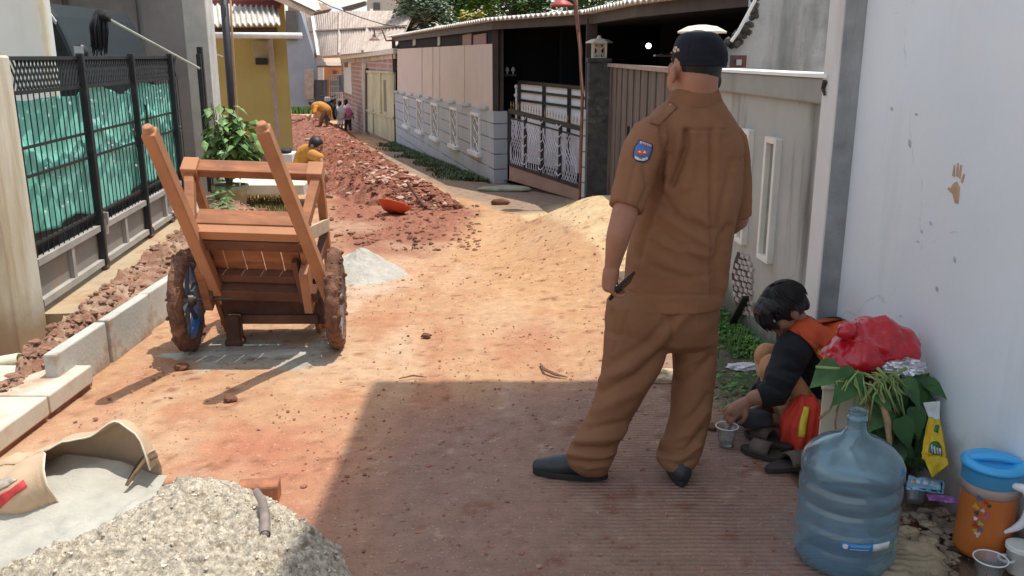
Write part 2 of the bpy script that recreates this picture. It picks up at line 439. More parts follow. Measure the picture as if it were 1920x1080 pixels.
put(clay, (.27, .10, .065), .92)
put(np.clip(clay * 2, 0, 1) * np.clip(nA * 3 - .4, 0, 1), (.42, .26, .17), .8)
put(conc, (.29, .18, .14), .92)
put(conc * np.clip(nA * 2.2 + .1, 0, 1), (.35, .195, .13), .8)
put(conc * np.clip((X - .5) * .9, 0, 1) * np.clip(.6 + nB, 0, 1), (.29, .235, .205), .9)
put(ramp, (.60, .45, .26), .95)
put(ramp * np.clip(nB * 3 - .4, 0, 1), (.56, .34, .18), .6)
put(pale, (.42, .42, .36), .9); put(pale2 * np.clip(.5 + nB, 0, 1), (.55, .5, .42), .8)
put(grey, (.27, .2, .15), .9)
put(moss, (.10, .105, .065), .95); put(moss * np.clip(nB * 3, 0, 1), (.05, .10, .03), .8)
put(dirt, (.22, .135, .09), .95); put(dirt * np.clip(nB * 3 - .2, 0, 1), (.36, .2, .12), .9)
put(rub, (.4, .34, .22), .8)
put(white, (.7, .62, .5), .8)
put(np.clip(nC * 3.0 - 1.25, 0, 1), (.25, .11, .06), .75)
put(np.clip(-nC * 3.0 - 1.3, 0, 1) * (1 - moss) * (1 - dirt), (.62, .47, .34), .5)
sp2 = np.clip(vn(P3, 13, 31, 2) * 5 - 2.4, 0, 1); put(sp2, (.22, .09, .05), .75)
# the concrete edge that breaks off towards the wall
Z = gz(X, Y)
near = np.clip(1 - (Y - 9) / 6, 0, 1)
Z = Z + near * (.012 * nA + .010 * nB + .004 * nC) * (1 - .75 * conc) * (1 - .7 * ramp) + near * clay * (.03 * nB + .015 * nC) - dirt * (.035 + .01 * nB) + rub * (.03 + .03 * nC)
Z = Z - .0 * moss + moss * .02 * nB
trk = np.abs(np.sin((X + .18 * nA + .1 * Y) * 2.2)); Z = Z - .012 * near * np.clip(1 - trk * 3, 0, 1) * (1 - conc)
V = np.stack([X, Y, Z], -1).reshape(-1, 3); ny, nx = X.shape
idx = np.arange(ny * nx).reshape(ny, nx)
Fq = np.stack([idx[:-1, :-1], idx[:-1, 1:], idx[1:, 1:], idx[1:, :-1]], -1).reshape(-1, 4)
me = bpy.data.meshes.new('ground'); me.from_pydata(V.tolist(), [], Fq.tolist()); me.update()
def vcol(me, name, c):
    a = me.color_attributes.new(name, 'FLOAT_COLOR', 'POINT'); c = np.concatenate([c.reshape(-1, 3), np.ones((len(c.reshape(-1, 3)), 1))], 1)
    a.data.foreach_set('color', c.astype(np.float32).ravel())
vcol(me, 'col', col)
gr = np.clip(conc * (1 - dirt) * (1 - moss) * np.clip((X + .3) * 1.2, .12, 1), 0, 1); vcol(me, 'groove', np.stack([gr] * 3, -1))
me.polygons.foreach_set('use_smooth', [True] * len(me.polygons))
gm = mat('mud', (.5, .3, .2), rough=.92, attr='col', var=.22, vs=12, bump=.6, bs=45, bd=.012, spec=.25)
t = gm.node_tree; N = t.nodes; L = t.links; b = N['Principled BSDF']
wv = N.new('ShaderNodeTexWave'); wv.wave_type = 'BANDS'; wv.bands_direction = 'Y'; wv.inputs['Scale'].default_value = 12; wv.inputs['Distortion'].default_value = 1.5
wv.inputs['Detail'].default_value = 2; wv.inputs['Detail Scale'].default_value = .6
tc = N.new('ShaderNodeTexCoord'); L.new(tc.outputs['Object'], wv.inputs[0])
bc = b.inputs['Base Color'].links[0].from_socket
for sc_, lo_, hi_, colr, dt in ((38, .60, .68, (.16, .07, .045, 1), 3), (85, .62, .70, (.62, .46, .32, 1), 2), (9, .60, .72, (.60, .43, .29, 1), 8), (16, .62, .70, (.24, .11, .07, 1), 8)):
    n_ = N.new('ShaderNodeTexNoise'); n_.inputs['Scale'].default_value = sc_; n_.inputs['Detail'].default_value = dt; n_.inputs['Roughness'].default_value = .7; L.new(tc.outputs['Object'], n_.inputs['Vector'])
    r_ = N.new('ShaderNodeMapRange'); r_.inputs[1].default_value = lo_; r_.inputs[2].default_value = hi_; r_.inputs[4].default_value = .5; L.new(n_.outputs['Fac'], r_.inputs[0])
    x_ = N.new('ShaderNodeMix'); x_.data_type = 'RGBA'; L.new(r_.outputs[0], x_.inputs[0]); L.new(bc, x_.inputs[6]); x_.inputs[7].default_value = colr; bc = x_.outputs[2]
L.new(bc, b.inputs['Base Color'])
ga = N.new('ShaderNodeAttribute'); ga.attribute_name = 'groove'
mu = N.new('ShaderNodeMath'); mu.operation = 'MULTIPLY'; L.new(wv.outputs['Fac'], mu.inputs[0]); L.new(ga.outputs['Fac'], mu.inputs[1])
b2 = N.new('ShaderNodeBump'); b2.inputs['Strength'].default_value = .5; b2.inputs['Distance'].default_value = .012
L.new(mu.outputs[0], b2.inputs['Height']); old = b.inputs['Normal'].links[0].from_socket; L.new(old, b2.inputs['Normal']); L.new(b2.outputs[0], b.inputs['Normal'])
me.materials.append(gm)
o = bpy.data.objects.new('ground', me); C.objects.link(o); tag(o, 'muddy orange lane with a brushed concrete part and a pale ramp', 'ground', kind='structure')

# loose clods and grit trodden into the lane
def scatter(name, m, spots, rfun, label, cat, kind='stuff', seed=0, parent=None, squash=.6, sub=1):
    bm = bmesh.new(); bmesh.ops.create_icosphere(bm, subdivisions=sub, radius=1)
    bv = np.array([tuple(x.co) for x in bm.verts]); bf = np.array([tuple(x.index for x in fc.verts) for fc in bm.faces]); bm.free()
    VV = []; FF = []; r_ = np.random.default_rng(seed)
    for i, (x, y, z) in enumerate(spots):
        s = rfun(r_); k = 1 + .35 * r_.uniform(-1, 1, (len(bv), 1)); sc = np.array((s * r_.uniform(.7, 1.5), s * r_.uniform(.7, 1.3), s * squash * r_.uniform(.6, 1.2)))
        a = r_.uniform(0, 6.28); q = bv * k * sc; q = np.stack([q[:, 0] * math.cos(a) - q[:, 1] * math.sin(a), q[:, 0] * math.sin(a) + q[:, 1] * math.cos(a), q[:, 2]], -1)
        VV.append(q + np.array((x, y, z))); FF.append(bf + i * len(bv))
    mb = MB(); mb.v = np.concatenate(VV).tolist(); mb.f = [tuple(q) for q in np.concatenate(FF).tolist()]
    ob = mb.build(name, m, parent, smooth=False, origin=(0, 0, 0)); 
    if parent is None: tag(ob, label, cat, kind=kind)
    return ob
soil = mat('red_soil', (.34, .135, .085), rough=.95, var=.35, vs=5, bump=.8, bs=35, bd=.02, col2=(.50, .30, .21), c2s=4, c2lo=.52, c2hi=.62)
soil_dk = mat('dark_soil', (.19, .085, .05), rough=.95, var=.4, vs=8, bump=.8, bs=40, bd=.02)
rock_pale = mat('pale_rubble', (.46, .30, .23), rough=.92, var=.25, vs=6, bump=.5, bs=40)
spots = []
for _ in range(3600):
    y = 2.2 + 8 * rng.random() ** 1.4; x = rng.uniform(-2.0, 1.6)
    spots.append((x, y, float(gz(x, y)) + .002))
scatter('grit', soil, spots, lambda r: .0035 + .007 * r.random() ** 4, 'scattered crumbs of red clay trodden into the lane', 'grit', seed=2)
spots = []
for _ in range(420):
    p = G(rng.uniform(600, 900), rng.uniform(385, 470)); spots.append((p.x, p.y, p.z + .004))
scatter('clods', soil_dk, spots, lambda r: .008 + .025 * r.random() ** 2, 'dark broken clods lying round the foot of the soil heap', 'clods', seed=3)
spots = []
for _ in range(260):
    p = G(rng.uniform(1640, 1800), rng.uniform(960, 1110)); spots.append((p.x, p.y, p.z + .005))
scatter('pebbles', mat('pebble', (.24, .19, .13), var=.35, vs=9, bs=50), spots, lambda r: .006 + .02 * r.random() ** 2, 'tan pebbles in the gap between concrete and wall', 'pebbles', seed=4)

# ============================================================= LEFT SIDE
GA = PZ(70, 575, .2); GB = PZ(352, 384, .2); gd = (GB - GA); gd.z = 0; glen = gd.length; gd.normalize(); gn = Vector((gd.y, -gd.x, 0))   # gn: towards the lane
def gp(px, py): return PW(px, py, GA, GB)
def onG(s, z, out=0): return GA + gd * s + gn * out + Vector((0, 0, z - GA.z))
cream = mat('cream_plaster', (.62, .59, .48), rough=.85, var=.08, vs=2, bump=.15, bs=50, streak=((.34, .25, .12), 3.2, .48, .66))
conc_pale = mat('pale_concrete', (.60, .56, .47), rough=.9, var=.14, vs=4, bump=.35, bs=60, col2=(.45, .36, .27), c2s=3, c2lo=.56, c2hi=.72)
conc_grey = mat('grey_concrete', (.42, .41, .38), rough=.9, var=.18, vs=4, bump=.35, bs=60, streak=((.16, .15, .13), 3, .55, .75))
black_iron = mat('black_iron', (.02, .022, .025), rough=.45, var=.3, vs=8, bump=.1)
grey_sheet = mat('grey_sheet_metal', (.25, .225, .2), rough=.6, var=.14, vs=3, bump=.12, bs=20, col2=(.3, .21, .14), c2s=2.5, c2lo=.56, c2hi=.75)
grey_frame = mat('grey_frame_metal', (.36, .34, .31), rough=.55, var=.14, vs=5, bump=.12)
# pillar at the near end of the gate
pb = PZ(38, 668, .03)
lp = MB().box((pb.x - .33, pb.y + .16, .80), (.66, .30, 1.60)).build('gate_pillar', cream, bevel=.012)
tag(lp, 'cream plastered pillar with brown water stains at the near end of the tarp-lined gate', 'pillar')
# concrete ledge under the gate
mb = MB(); a0 = onG(-.3, 0); b0 = onG(glen + .6, 0)
q = [onG(-.02, -.1, .22), onG(glen + .9, -.1, .24), onG(glen + .9, -.1, -.6), onG(-.02, -.1, -.6)]
mb.hexa([*q, *[p + Vector((0, 0, .26)) for p in q]])
led = mb.build('gate_ledge', mat('ledge_concrete', (.40, .31, .20), rough=.9, var=.2, vs=3, bump=.4, bs=40, col2=(.34, .22, .13), c2s=3, c2lo=.5, c2hi=.65), origin=onG(0, 0)); led['kind'] = 'structure'; led['label'] = 'tan concrete ledge running under the gate'; 
# the yard behind
yd = MB(); q = [onG(-.6, -.1, -.6), onG(glen + .5, -.1, -.6), (-9, 12, -.1), (-9, 4, -.1)]; yd.hexa([*q, *[Vector(p) + Vector((0, 0, .2)) for p in q]])
yd = yd.build('yard_floor', conc_grey); yd['kind'] = 'structure'

gate = thing('steel_gate', onG(glen / 2, .2), 'long black barred gate lined with green tarp above grey sheet panels', 'gate')
zt = 1.585
# frame of the lower sheet panels
z0, z1 = .20, .50
zp = gp(65, 490).z; z1 = max(.42, min(.62, zp))
posts = [gp(163, 300), gp(257, 300), gp(324, 250), gp(374, 200)]
sp_ = [(p - GA).dot(gd) for p in posts]
fr = MB(); 
for za in (z0 + .02, z1): fr.bar(onG(0, za, .02), onG(glen, za, .02), .045, .04)
fr.build('lower_frame', grey_frame, gate)
secs = [0] + sp_[:3] + [glen]
for a, b_ in zip(secs[:-1], secs[1:]):
    MB().bar(onG(a, (z0 + z1) / 2, .0), onG(b_, (z0 + z1) / 2, .0), .012, z1 - z0 - .05).build('sheet_panel', grey_sheet, gate)
    mid = (a + b_) / 2; MB().bar(onG(mid, z0, .02), onG(mid, z1, .02), .035).build('stile', grey_frame, gate)
for s_ in sp_:
    MB().bar(onG(s_, z0, .035), onG(s_, zt + .03, .035), .040, .045, up=gn).build('post', black_iron, gate, bevel=.004)
MB().bar(onG(sp_[3] + .08, z0, .035), onG(sp_[3] + .08, zt + .1, .035), .06, .05, up=gn).build('post', black_iron, gate)
ztt = 1.40
rl = MB()
for za in (zt, ztt, z1 + .1, (gp(144, 253).z), gp(144, 301).z): rl.bar(onG(0, za, .015), onG(glen, za, .015), .016 if za < ztt else .022)
rl.build('rail', black_iron, gate)
# thin upright bars (beyond 100, read as one part)
k = 0; bars = MB(); s_ = .05; 
while s_ < glen:
    bars.bar(onG(s_, z1, .02), onG(s_, ztt, .02), .0055); s_ += .082; k += 1
ob = bars.build('bars', black_iron, gate)
lat = MB(); s_ = -.12
while s_ < glen:
    for dsn in (1, -1):
        a, b_ = (s_, s_ + .13) if dsn > 0 else (s_ + .13, s_)
        if min(a, b_) > 0 and max(a, b_) < glen: lat.bar(onG(a, ztt, .012 + .004 * dsn), onG(b_, zt, .012 + .004 * dsn), .008)
    s_ += .052
lat.build('diamond_mesh', black_iron, gate)
# tarp: rippling sheet with sagging top edge and torn white spots
tarp_m = mat('green_tarp', (.26, .66, .55), rough=.85, var=.12, vs=5, bump=.35, bs=25, bd=.02, col2=(.17, .54, .43), c2s=2.2, c2lo=.45, c2hi=.62, stretch=(1, 1, .5))
NU, NV = 240, 44; vs_ = []; fs_ = []
ztb = z1 + .10
for j in range(NV + 1):
    for i in range(NU + 1):
        s_ = glen * i / NU; u = s_ * 2.2
        top = ztt - .015 - .05 * abs(math.sin(s_ * 2.3)) ** 2 - .02 * math.sin(s_ * 7)
        bot = ztb + .03 * math.sin(s_ * 3.1) + .02 * math.sin(s_ * 9)
        f_ = j / NV; z = bot + (top - bot) * f_
        sag = math.sin(u * 2.6 + f_ * 3) * .012 + .011 * math.sin(s_ * 26 + 2 * math.sin(f_ * 4)) + .02 * math.exp(-((f_ - (.72 - .25 * abs(math.sin(s_ * 2.3)))) / .06) ** 2)
        vs_.append(onG(s_, z, -.03 + sag))
for j in range(NV):
    for i in range(NU): a = j * (NU + 1) + i; fs_.append((a, a + 1, a + NU + 2, a + NU + 1))
tm = MB().add(vs_, fs_)
MB().hexa([onG(0, z1 - .05, -.06), onG(glen, z1 - .05, -.06), onG(glen, z1 - .05, -.07), onG(0, z1 - .05, -.07), onG(0, ztb + .08, -.06), onG(glen, ztb + .08, -.06), onG(glen, ztb + .08, -.07), onG(0, ztb + .08, -.07)]).build('dark_backing', black_iron, gate)  # dark band added to stop light showing behind the lower bars
tp = tm.build('tarp', tarp_m, gate, smooth=True); sd = tp.modifiers.new('t', 'SOLIDIFY'); sd.thickness = .003
pm = mat('torn_white', (.62, .72, .66), rough=.7, var=.1)
wt = MB()
for _ in range(70):
    s_ = rng.uniform(.05, glen - .1); z = rng.uniform(z1 + .2, ztt - .08); wd = rng.uniform(.006, .03); 
    c = onG(s_, z, .012); pts = [c + gd * (wd * rng.uniform(.5, 1.2) * math.cos(a)) + Vector((0, 0, .5 * wd * rng.uniform(.4, 1.3) * math.sin(a))) for a in np.linspace(0, 5.5, 7)]
    wt.prism(pts, -gn * .004)
wt.build('torn_fleck', pm, gate)['kind'] = 'stuff'
lk = MB(); c = onG(sp_[1] + .03, 1.15, .09)
lk.tube([c + Vector((0, 0, .07)), c + gd * .04 + Vector((0, 0, .07)), c + gd * .04 - Vector((0, 0, .07)), c - Vector((0, 0, .07))], .009).build('handle', black_iron, gate)
c = onG(sp_[1] + .05, .95, .07); MB().box(c, (.05, .03, .06)).torus(c + Vector((0, 0, .04)), .02, .005).build('padlock', black_iron, gate)
for s_ in (sp_[0] + .02, sp_[1] + .05, glen * .8):
    ax = Vector(gn); MB().torus(onG(s_, .2, .03), .035, .018, 'X').build('roller', mat('roller', (.09, .05, .04), rough=.7), gate)
c = onG(sp_[0] + .03, .52, .06); MB().box(c, (.05, .02, .08)).box(c - Vector((0, 0, .06)), (.02, .04, .1)).build('latch', grey_frame, gate)

# mop hanging over the gate
h0 = gp(362, 128) + gn * .06; h1 = PY(200, 34, h0.y - 1.7)
mop = thing('mop', h0, 'grey-black string mop with a pale pole leaning over the gate', 'mop')
MB().tube([h0, h1], .012, 10).build('handle', mat('mop_pole', (.45, .5, .42), rough=.5), mop)
mh = MB(); dirn = (h1 - h0).normalized(); hc = h1 + dirn * .03
mh.bar(h1 - dirn * .02, hc + dirn * .05, .05)
for k in range(90):
    a = rng.uniform(0, 6.28); r0 = rng.uniform(0, .05); L_ = rng.uniform(.22, .32)
    p = hc + Vector((-.02 + r0 * math.cos(a) - .02, r0 * math.sin(a), .06 * (1 - (r0 / .05) ** 2)))
    mh.tube([p, p + Vector((.022 * math.cos(a) - .02, .02 * math.sin(a), -L_ * .35)), p + Vector((.026 * math.cos(a + 1) - .04, .03 * math.sin(a), -L_))], [.006, .0075, .004], 5)
mh.build('mop_head', mat('mop_strings', (.022, .022, .026), rough=.95, var=.4, vs=30), mop, smooth=True)

# kerb blocks along the trench
kb = mat('kerb_concrete', (.46, .46, .42), rough=.88, var=.12, vs=3, bump=.3, bs=50, col2=(.34, .24, .17), c2s=5, c2lo=.50, c2hi=.68)
kl = ['nearest precast kerb block beside the lid slabs, half clear of soil', 'second precast kerb block from the lid slabs along the trench', 'third kerb block, just left of the muddy cart wheel', 'kerb block partly behind the left cart wheel', 'kerb block beyond the left cart wheel, under the gate posts', 'farthest kerb block of the trench, seen past the cart']
for i in range(6):
    y0 = 3.93 + i * .55
    k_ = MB().box((-2.185 + .01 * math.sin(i * 2.1), y0 + .268, .08), (.062, .530, .31 + .010 * math.sin(i * 1.7)), rz=.012 * math.sin(i * 3)).build('kerb_block', kb, bevel=.008)
    tag(k_, kl[i], 'kerb block', 'precast kerb blocks along the trench')
# backfilled soil between kerb and gate ledge
def heightfield(name, m, poly_fn, nu, nv, smooth=False):
    vs_ = [poly_fn(i / nu, j / nv) for j in range(nv + 1) for i in range(nu + 1)]
    fs_ = [(j * (nu + 1) + i, j * (nu + 1) + i + 1, (j + 1) * (nu + 1) + i + 1, (j + 1) * (nu + 1) + i) for j in range(nv) for i in range(nu)]
    return MB().add(vs_, fs_).build(name, m, smooth=smooth, origin=Vector(vs_[0]))
us = np.linspace(0, 1, 60); vs2 = np.linspace(0, 1, 260)
UU, VV_ = np.meshgrid(us, vs2); yy = 3.75 + VV_ * 4.6
gx = np.array([(onG(0, 0, .20) + gd * ((y - GA.y) / gd.y)).x for y in vs2 * 4.6 + 3.75])[:, None]
xx = -2.235 + (gx + .06 + 2.235) * UU
PP = np.stack([xx, yy, 0 * xx], -1)
zz = .10 + .10 * UU + .05 * np.sin(UU * 3.1) - .12 * np.exp(-((VV_ - .0) / .06) ** 2)
zz = zz + .055 * vn(PP, 5, 40, 3) + .05 * np.abs(vn(PP, 13, 41, 3)) + .018 * vn(PP, 40, 42, 2)
edge = np.clip((1 - UU) * 12, 0, 1); 
n_ = xx.shape; ii = np.arange(xx.size).reshape(n_)
mb = MB(); mb.v = np.stack([xx, yy, zz], -1).reshape(-1, 3).tolist(); mb.f = np.stack([ii[:-1, :-1], ii[:-1, 1:], ii[1:, 1:], ii[1:, :-1]], -1).reshape(-1, 4).tolist()
bf = mb.build('trench_soil', mat('trench_soil', (.25, .13, .085), rough=.95, var=.35, vs=9, bump=.8, bs=45, bd=.02, col2=(.42, .29, .20), c2s=3.2, c2lo=.50, c2hi=.64), smooth=True); tag(bf, 'rough backfilled soil between the kerb blocks and the gate', 'soil', kind='stuff')
spots = []
for _ in range(700):
    u, v_ = rng.random(), rng.random() ** 1.2; j = int(v_ * 259); i = int(u * 59); spots.append((xx[j, i], yy[j, i], zz[j, i] + .004))
scatter('trench_clods', mat('clod_mix', (.25, .135, .09), rough=.95, var=.5, vs=11, bump=.6, bs=50), spots, lambda r: .006 + .026 * r.random() ** 2.5, 'broken clods on the backfilled trench', 'clods', seed=9)
weather(cream, (.30, .20, .11), .55, .85, nscale=4); weather(kb, (.30, .17, .10), .16, .8)
# lid slabs, lower left
slab = mat('slab_concrete', (.56, .51, .42), rough=.85, var=.10, vs=3, bump=.2, bs=50, col2=(.42, .28, .19), c2s=3.2, c2lo=.50, c2hi=.70)
e0 = PZ(172, 684, .12); e1 = PZ(-40, 835, .12); ev = (e1 - e0).normalized(); en = Vector((-ev.y, ev.x, 0)); en = en if en.x < 0 else -en
jt = PZ(102, 742, .12); s1 = (jt - e0).dot(ev)
for a, b_, lb in ((0, s1 - .006, 'far pale concrete lid slab of the drain, against the end kerb block'), (s1 + .006, s1 + .62, 'near pale concrete lid slab of the drain at the left edge')):
    q = [e0 + ev * a, e0 + ev * b_, e0 + ev * b_ - Vector((1.3, 0, 0)), e0 + ev * a - Vector((1.3, 0, 0))]
    o_ = MB().hexa([*[p - Vector((0, 0, .09)) for p in q], *q]).build('drain_slab', slab, bevel=.008); tag(o_, lb, 'slab', 'drain lid slabs')
mb = MB(); q = [e0 + ev * -.02 + Vector((-.02, 0, 0)), e0 + ev * 1.3 + Vector((-.02, 0, 0)), e0 + ev * 1.3 - Vector((1.2, 0, 0)), e0 - Vector((1.2, 0, 0))]
mb.hexa([*[p - Vector((0, 0, .16)) for p in q], *[p - Vector((0, 0, .095)) for p in q]])
o_ = mb.build('drain_side', soil); o_['kind'] = 'structure'
p0 = PZ(38, 674, .13); pp = MB(); pp.lathe(p0, [(.034, -.5), (.034, 0), (.029, 0), (.029, -.3)], 20, False, True, M=Matrix.Rotation(R(80), 3, 'Y'))
tag(pp.build('drain_pipe', mat('pvc', (.74, .68, .5), rough=.4), smooth=False), 'short cream pipe end sticking out beside the stained pillar', 'pipe')

# white wall, car and grey house wall behind the gate
wl = PY(79, 60, 6.4); zt3 = 3.6
tag(MB().box((wl.x - 1.2, 6.4 + .08, 1.8), (2.4, .16, 3.6)).build('white_wall', mat('white_wall', (.70, .72, .67), rough=.85, var=.06, vs=2, bump=.1, streak=((.5, .5, .42), 2, .55, .8))), 'pale wall end rising behind the near end of the gate', 'wall')
tag(MB().tube([(wl.x + .03, 6.38, 0), (wl.x + .03, 6.38, 3.4)], .028, 12).build('downpipe', mat('pvc', (0, 0, 0))), 'thin cream downpipe on the edge of the pale wall', 'pipe')
hw = MB(); hx = PY(366, 60, 10.3).x; hw.box(((hx - 9) / 2, 10.3 + .1, 1.9), (abs(hx + 9), .2, 3.8))
house = thing('house', ((hx - 9) / 2, 10.4, 0), 'grey shaded house porch behind the gate, under an added unseen roof', 'house')
hw.build('wall', mat('grey_house_wall', (.36, .345, .33), rough=.9, var=.10, vs=1.5, bump=.2, bs=30, col2=(.25, .24, .235), c2s=1.2, c2lo=.5, c2hi=.7), house)
MB().box((-6.3, 8.6, 3.05), (4.6, 3.8, .1)).build('porch_roof', conc_grey, house)  # roof out of view, put in to shade the house wall
MB().box((-8.6, 8.4, 1.7), (.2, 4.2, 3.0)).build('wall', MATS['grey_house_wall'], house)
for px_, w_ in ((128, .03), (262, .012)):
    p = PY(px_, 60, 10.27); MB().tube([(p.x, 10.27, .1), (p.x, 10.27, 3.0)], w_, 8).build('conduit', mat('dark_pipe', (.12, .11, .1)), house)
cpr = [(30, 300), (24, 20), (60, 2), (86, 6), (104, 30), (122, 66), (138, 104), (150, 118), (156, 140), (158, 300)]
car = thing('parked_car', PY(100, 300, 8.2), 'dark parked car with a pale roof seen over the tarp-lined gate', 'car')
Y0 = 8.0; pr = [PY(a, b_, Y0) for a, b_ in cpr]; pr = [Vector((p.x, Y0, max(p.z, .35))) for p in pr]
cb = MB().prism(pr, (0, 1.65, 0)).build('body', mat('car_paint', (.02, .028, .03), rough=.5, var=.1), car, bevel=.04)
ws = [PY(a, b_, Y0) + Vector((0, -.004, 0)) for a, b_ in ((46, 26), (84, 22), (104, 54), (122, 92), (46, 96))]
MB().prism(ws, (0, -.008, 0)).build('side_window', mat('car_glass', (.02, .028, .026), rough=.35, var=0, bump=0), car)
tr = [PY(a, b_, Y0) + Vector((0, -.012, 0)) for a, b_ in ((70, 6), (86, 8), (108, 40), (107, 46), (84, 16), (70, 14))]
MB().prism(tr, (0, -.02, 0)).build('roof_trim', mat('car_silver', (.6, .63, .62), rough=.3), car)
mc = PY(153, 98, 7.75)
mi = MB().ball(mc, (.055, .05, .07)).build('wing_mirror', mat('car_black', (.03, .03, .035), rough=.3), car, smooth=True)
MB().box(mc + Vector((.004, -.052, .0)), (.075, .012, .10)).build('mirror_glass', mat('mirror', (.7, .75, .78), rough=.12, metal=.8, bump=0), mi)
for wx_ in (-.75, .75):
    wq = MB().torus(((pr[0].x + pr[-1].x) / 2 + wx_ * .6, Y0 + .1, .33), .25, .07, 'X'); ob = wq.build('wheel', mat('tyre', (.03, .03, .03), rough=.9), car, smooth=True)

# pale concrete pillar at the far end of the gate
fp = PZ(402, 385, .02)
pil = MB().box((fp.x - .11, 9.85, 1.22), (.25, .25, 2.6)).build('gate_pillar', mat('pillar_conc', (.56, .55, .5), rough=.9, var=.16, vs=4, bump=.4, bs=40, streak=((.3, .29, .26), 3, .5, .75)), bevel=.01)
tag(pil, 'tall pale concrete pillar between the gate and the yellow house', 'pillar')
# dirt bank and slab under the plant
bk = MB(); q = [PZ(395, 440, 0), PZ(600, 440, 0), PZ(560, 330, 0), PZ(400, 330, 0)]

# yellow house
yh = thing('yellow_house', PY(470, 300, 14.2), 'small yellow house with a corrugated porch roof and a white gutter pipe', 'house')
def yb(px0, px1, Y): return PY(px0, 200, Y).x, PY(px1, 200, Y).x
x0, x1 = yb(392, 545, 14.2)
yel = mat('yellow_plaster', (.50, .41, .15), rough=.85, var=.10, vs=2, bump=.15, col2=(.5, .38, .1), c2s=1.2, c2lo=.5, c2hi=.7)
def skew(xa, xb, ya, yb, z0_, z1_, k=-.32): return MB().hexa([(xa, ya, z0_), (xb, ya, z0_), (xb + k * (yb - ya), yb, z0_), (xa + k * (yb - ya), yb, z0_), (xa, ya, z1_), (xb, ya, z1_), (xb + k * (yb - ya), yb, z1_), (xa + k * (yb - ya), yb, z1_)])
skew(x0 - 1.2, x1, 14.2, 18.2, -.5, 2.7).build('wall', yel, yh)
skew(x0 - 1.2, x1 + .01, 14.14, 14.2, -.4, .09).build('plinth', mat('plinth_brown', (.28, .17, .13), rough=.9), yh)
# corrugated sheet
def corr(mb, A_, B_, Cc, Dd, n, amp, th=.02):
    """corrugated sheet: A->B across, A->D down the slope"""
    A_, B_, Cc, Dd = map(Vector, (A_, B_, Cc, Dd)); up = (B_ - A_).cross(Dd - A_).normalized(); up = up if up.z > 0 else -up
    k = n * 8; vs_ = []
    for i in range(k + 1):
        t_ = i / k; h = up * amp * math.sin(2 * math.pi * n * t_)
        vs_ += [A_.lerp(B_, t_) + h, Dd.lerp(Cc, t_) + h, A_.lerp(B_, t_) + h - up * th, Dd.lerp(Cc, t_) + h - up * th]
    fs_ = []
    for i in range(k):
        a = i * 4; b_ = a + 4; fs_ += [(a, b_, b_ + 1, a + 1), (a + 2, a + 3, b_ + 3, b_ + 2), (a + 1, b_ + 1, b_ + 3, a + 3), (a, a + 2, b_ + 2, b_)]
    return mb.add(vs_, fs_)
asb = mat('old_roof_sheet', (.55, .52, .47), rough=.9, var=.16, vs=4, bump=.3, bs=40, streak=((.34, .31, .28), 2, .52, .75))
corr(MB(), PY(385, 8, 13.9), PY(520, 12, 13.9), PY(526, 44, 13.0), PY(390, 48, 13.0), 13, .022).build('porch_roof', asb, yh)
MB().prism([PY(388, 0, 13.95), PY(532, 0, 13.95), PY(522, 16, 13.95), PY(390, 12, 13.95)], (0, .05, 0)).build('red_fascia', mat('red_fascia', (.25, .06, .06), rough=.6), yh)
MB().bar(PY(392, 56, 13.3), PY(520, 56, 13.3), .05, .07).build('roof_beam', mat('dark_wood', (.08, .05, .035), rough=.8), yh)
MB().tube([PY(400, 66, 12.9), PY(566, 67, 12.9)], .042, 14).build('gutter_pipe', mat('white_pvc', (.72, .74, .72), rough=.4), yh, smooth=True)
MB().prism([PY(500, -6, 13.6), PY(520, -14, 13.6), PY(592, 22, 13.0), PY(584, 30, 13.0)], (0, 1.2, .1)).build('eave_board', mat('eave_wood', (.26, .18, .13), rough=.85, var=.2), yh)
MB().prism([PY(440, -30, 13.6), PY(520, -14, 13.58), PY(591, 20, 13.0), PY(560, -60, 14.5)], (0, .4, .04)).build('upper_roof', asb, yh)
MB().bar(PY(505, 52, 13.9), PY(521, 262, 13.9), .06).build('post', mat('grey_post', (.42, .33, .27), rough=.85, var=.2), yh)
MB().bar(PY(497, 66, 13.9), PY(505, 52, 13.9), .05).build('bracket', MATS['dark_wood'], yh)
mx = MB().box(PY(492, 98, 14.1), (.26, .16, .34)).build('meter_box', mat('meter', (.42, .36, .2), rough=.5), yh, bevel=.01)
MB().box(PY(491, 115, 14.0), (.17, .1, .10)).build('meter_base', black_iron, yh)
tag(MB().tube([PY(417, -40, 12.6), PY(438, 240, 12.6), PY(440, 300, 12.6)], .053, 14).build('utility_pole', mat('pole_black', (.02, .02, .025), rough=.5), smooth=True), 'black steel utility pole in front of the yellow house', 'pole')
tag(MB().tube([PY(430, -40, 12.5), PY(436, 80, 12.5), PY(445, 225, 12.5), PY(449, 300, 12.5)], [.014, .016, .02, .022], 8).build('bamboo_pole', mat('bamboo', (.42, .26, .13), rough=.6, var=.2), smooth=True), 'thin brown bamboo pole beside the black utility pole', 'pole')
tag(MB().tube([PY(400, 100, 12.55), PY(418, 106, 12.55)], .01, 6).build('wire_stub', MATS['white_pvc']), 'short pale wire tied to the utility pole', 'wire')
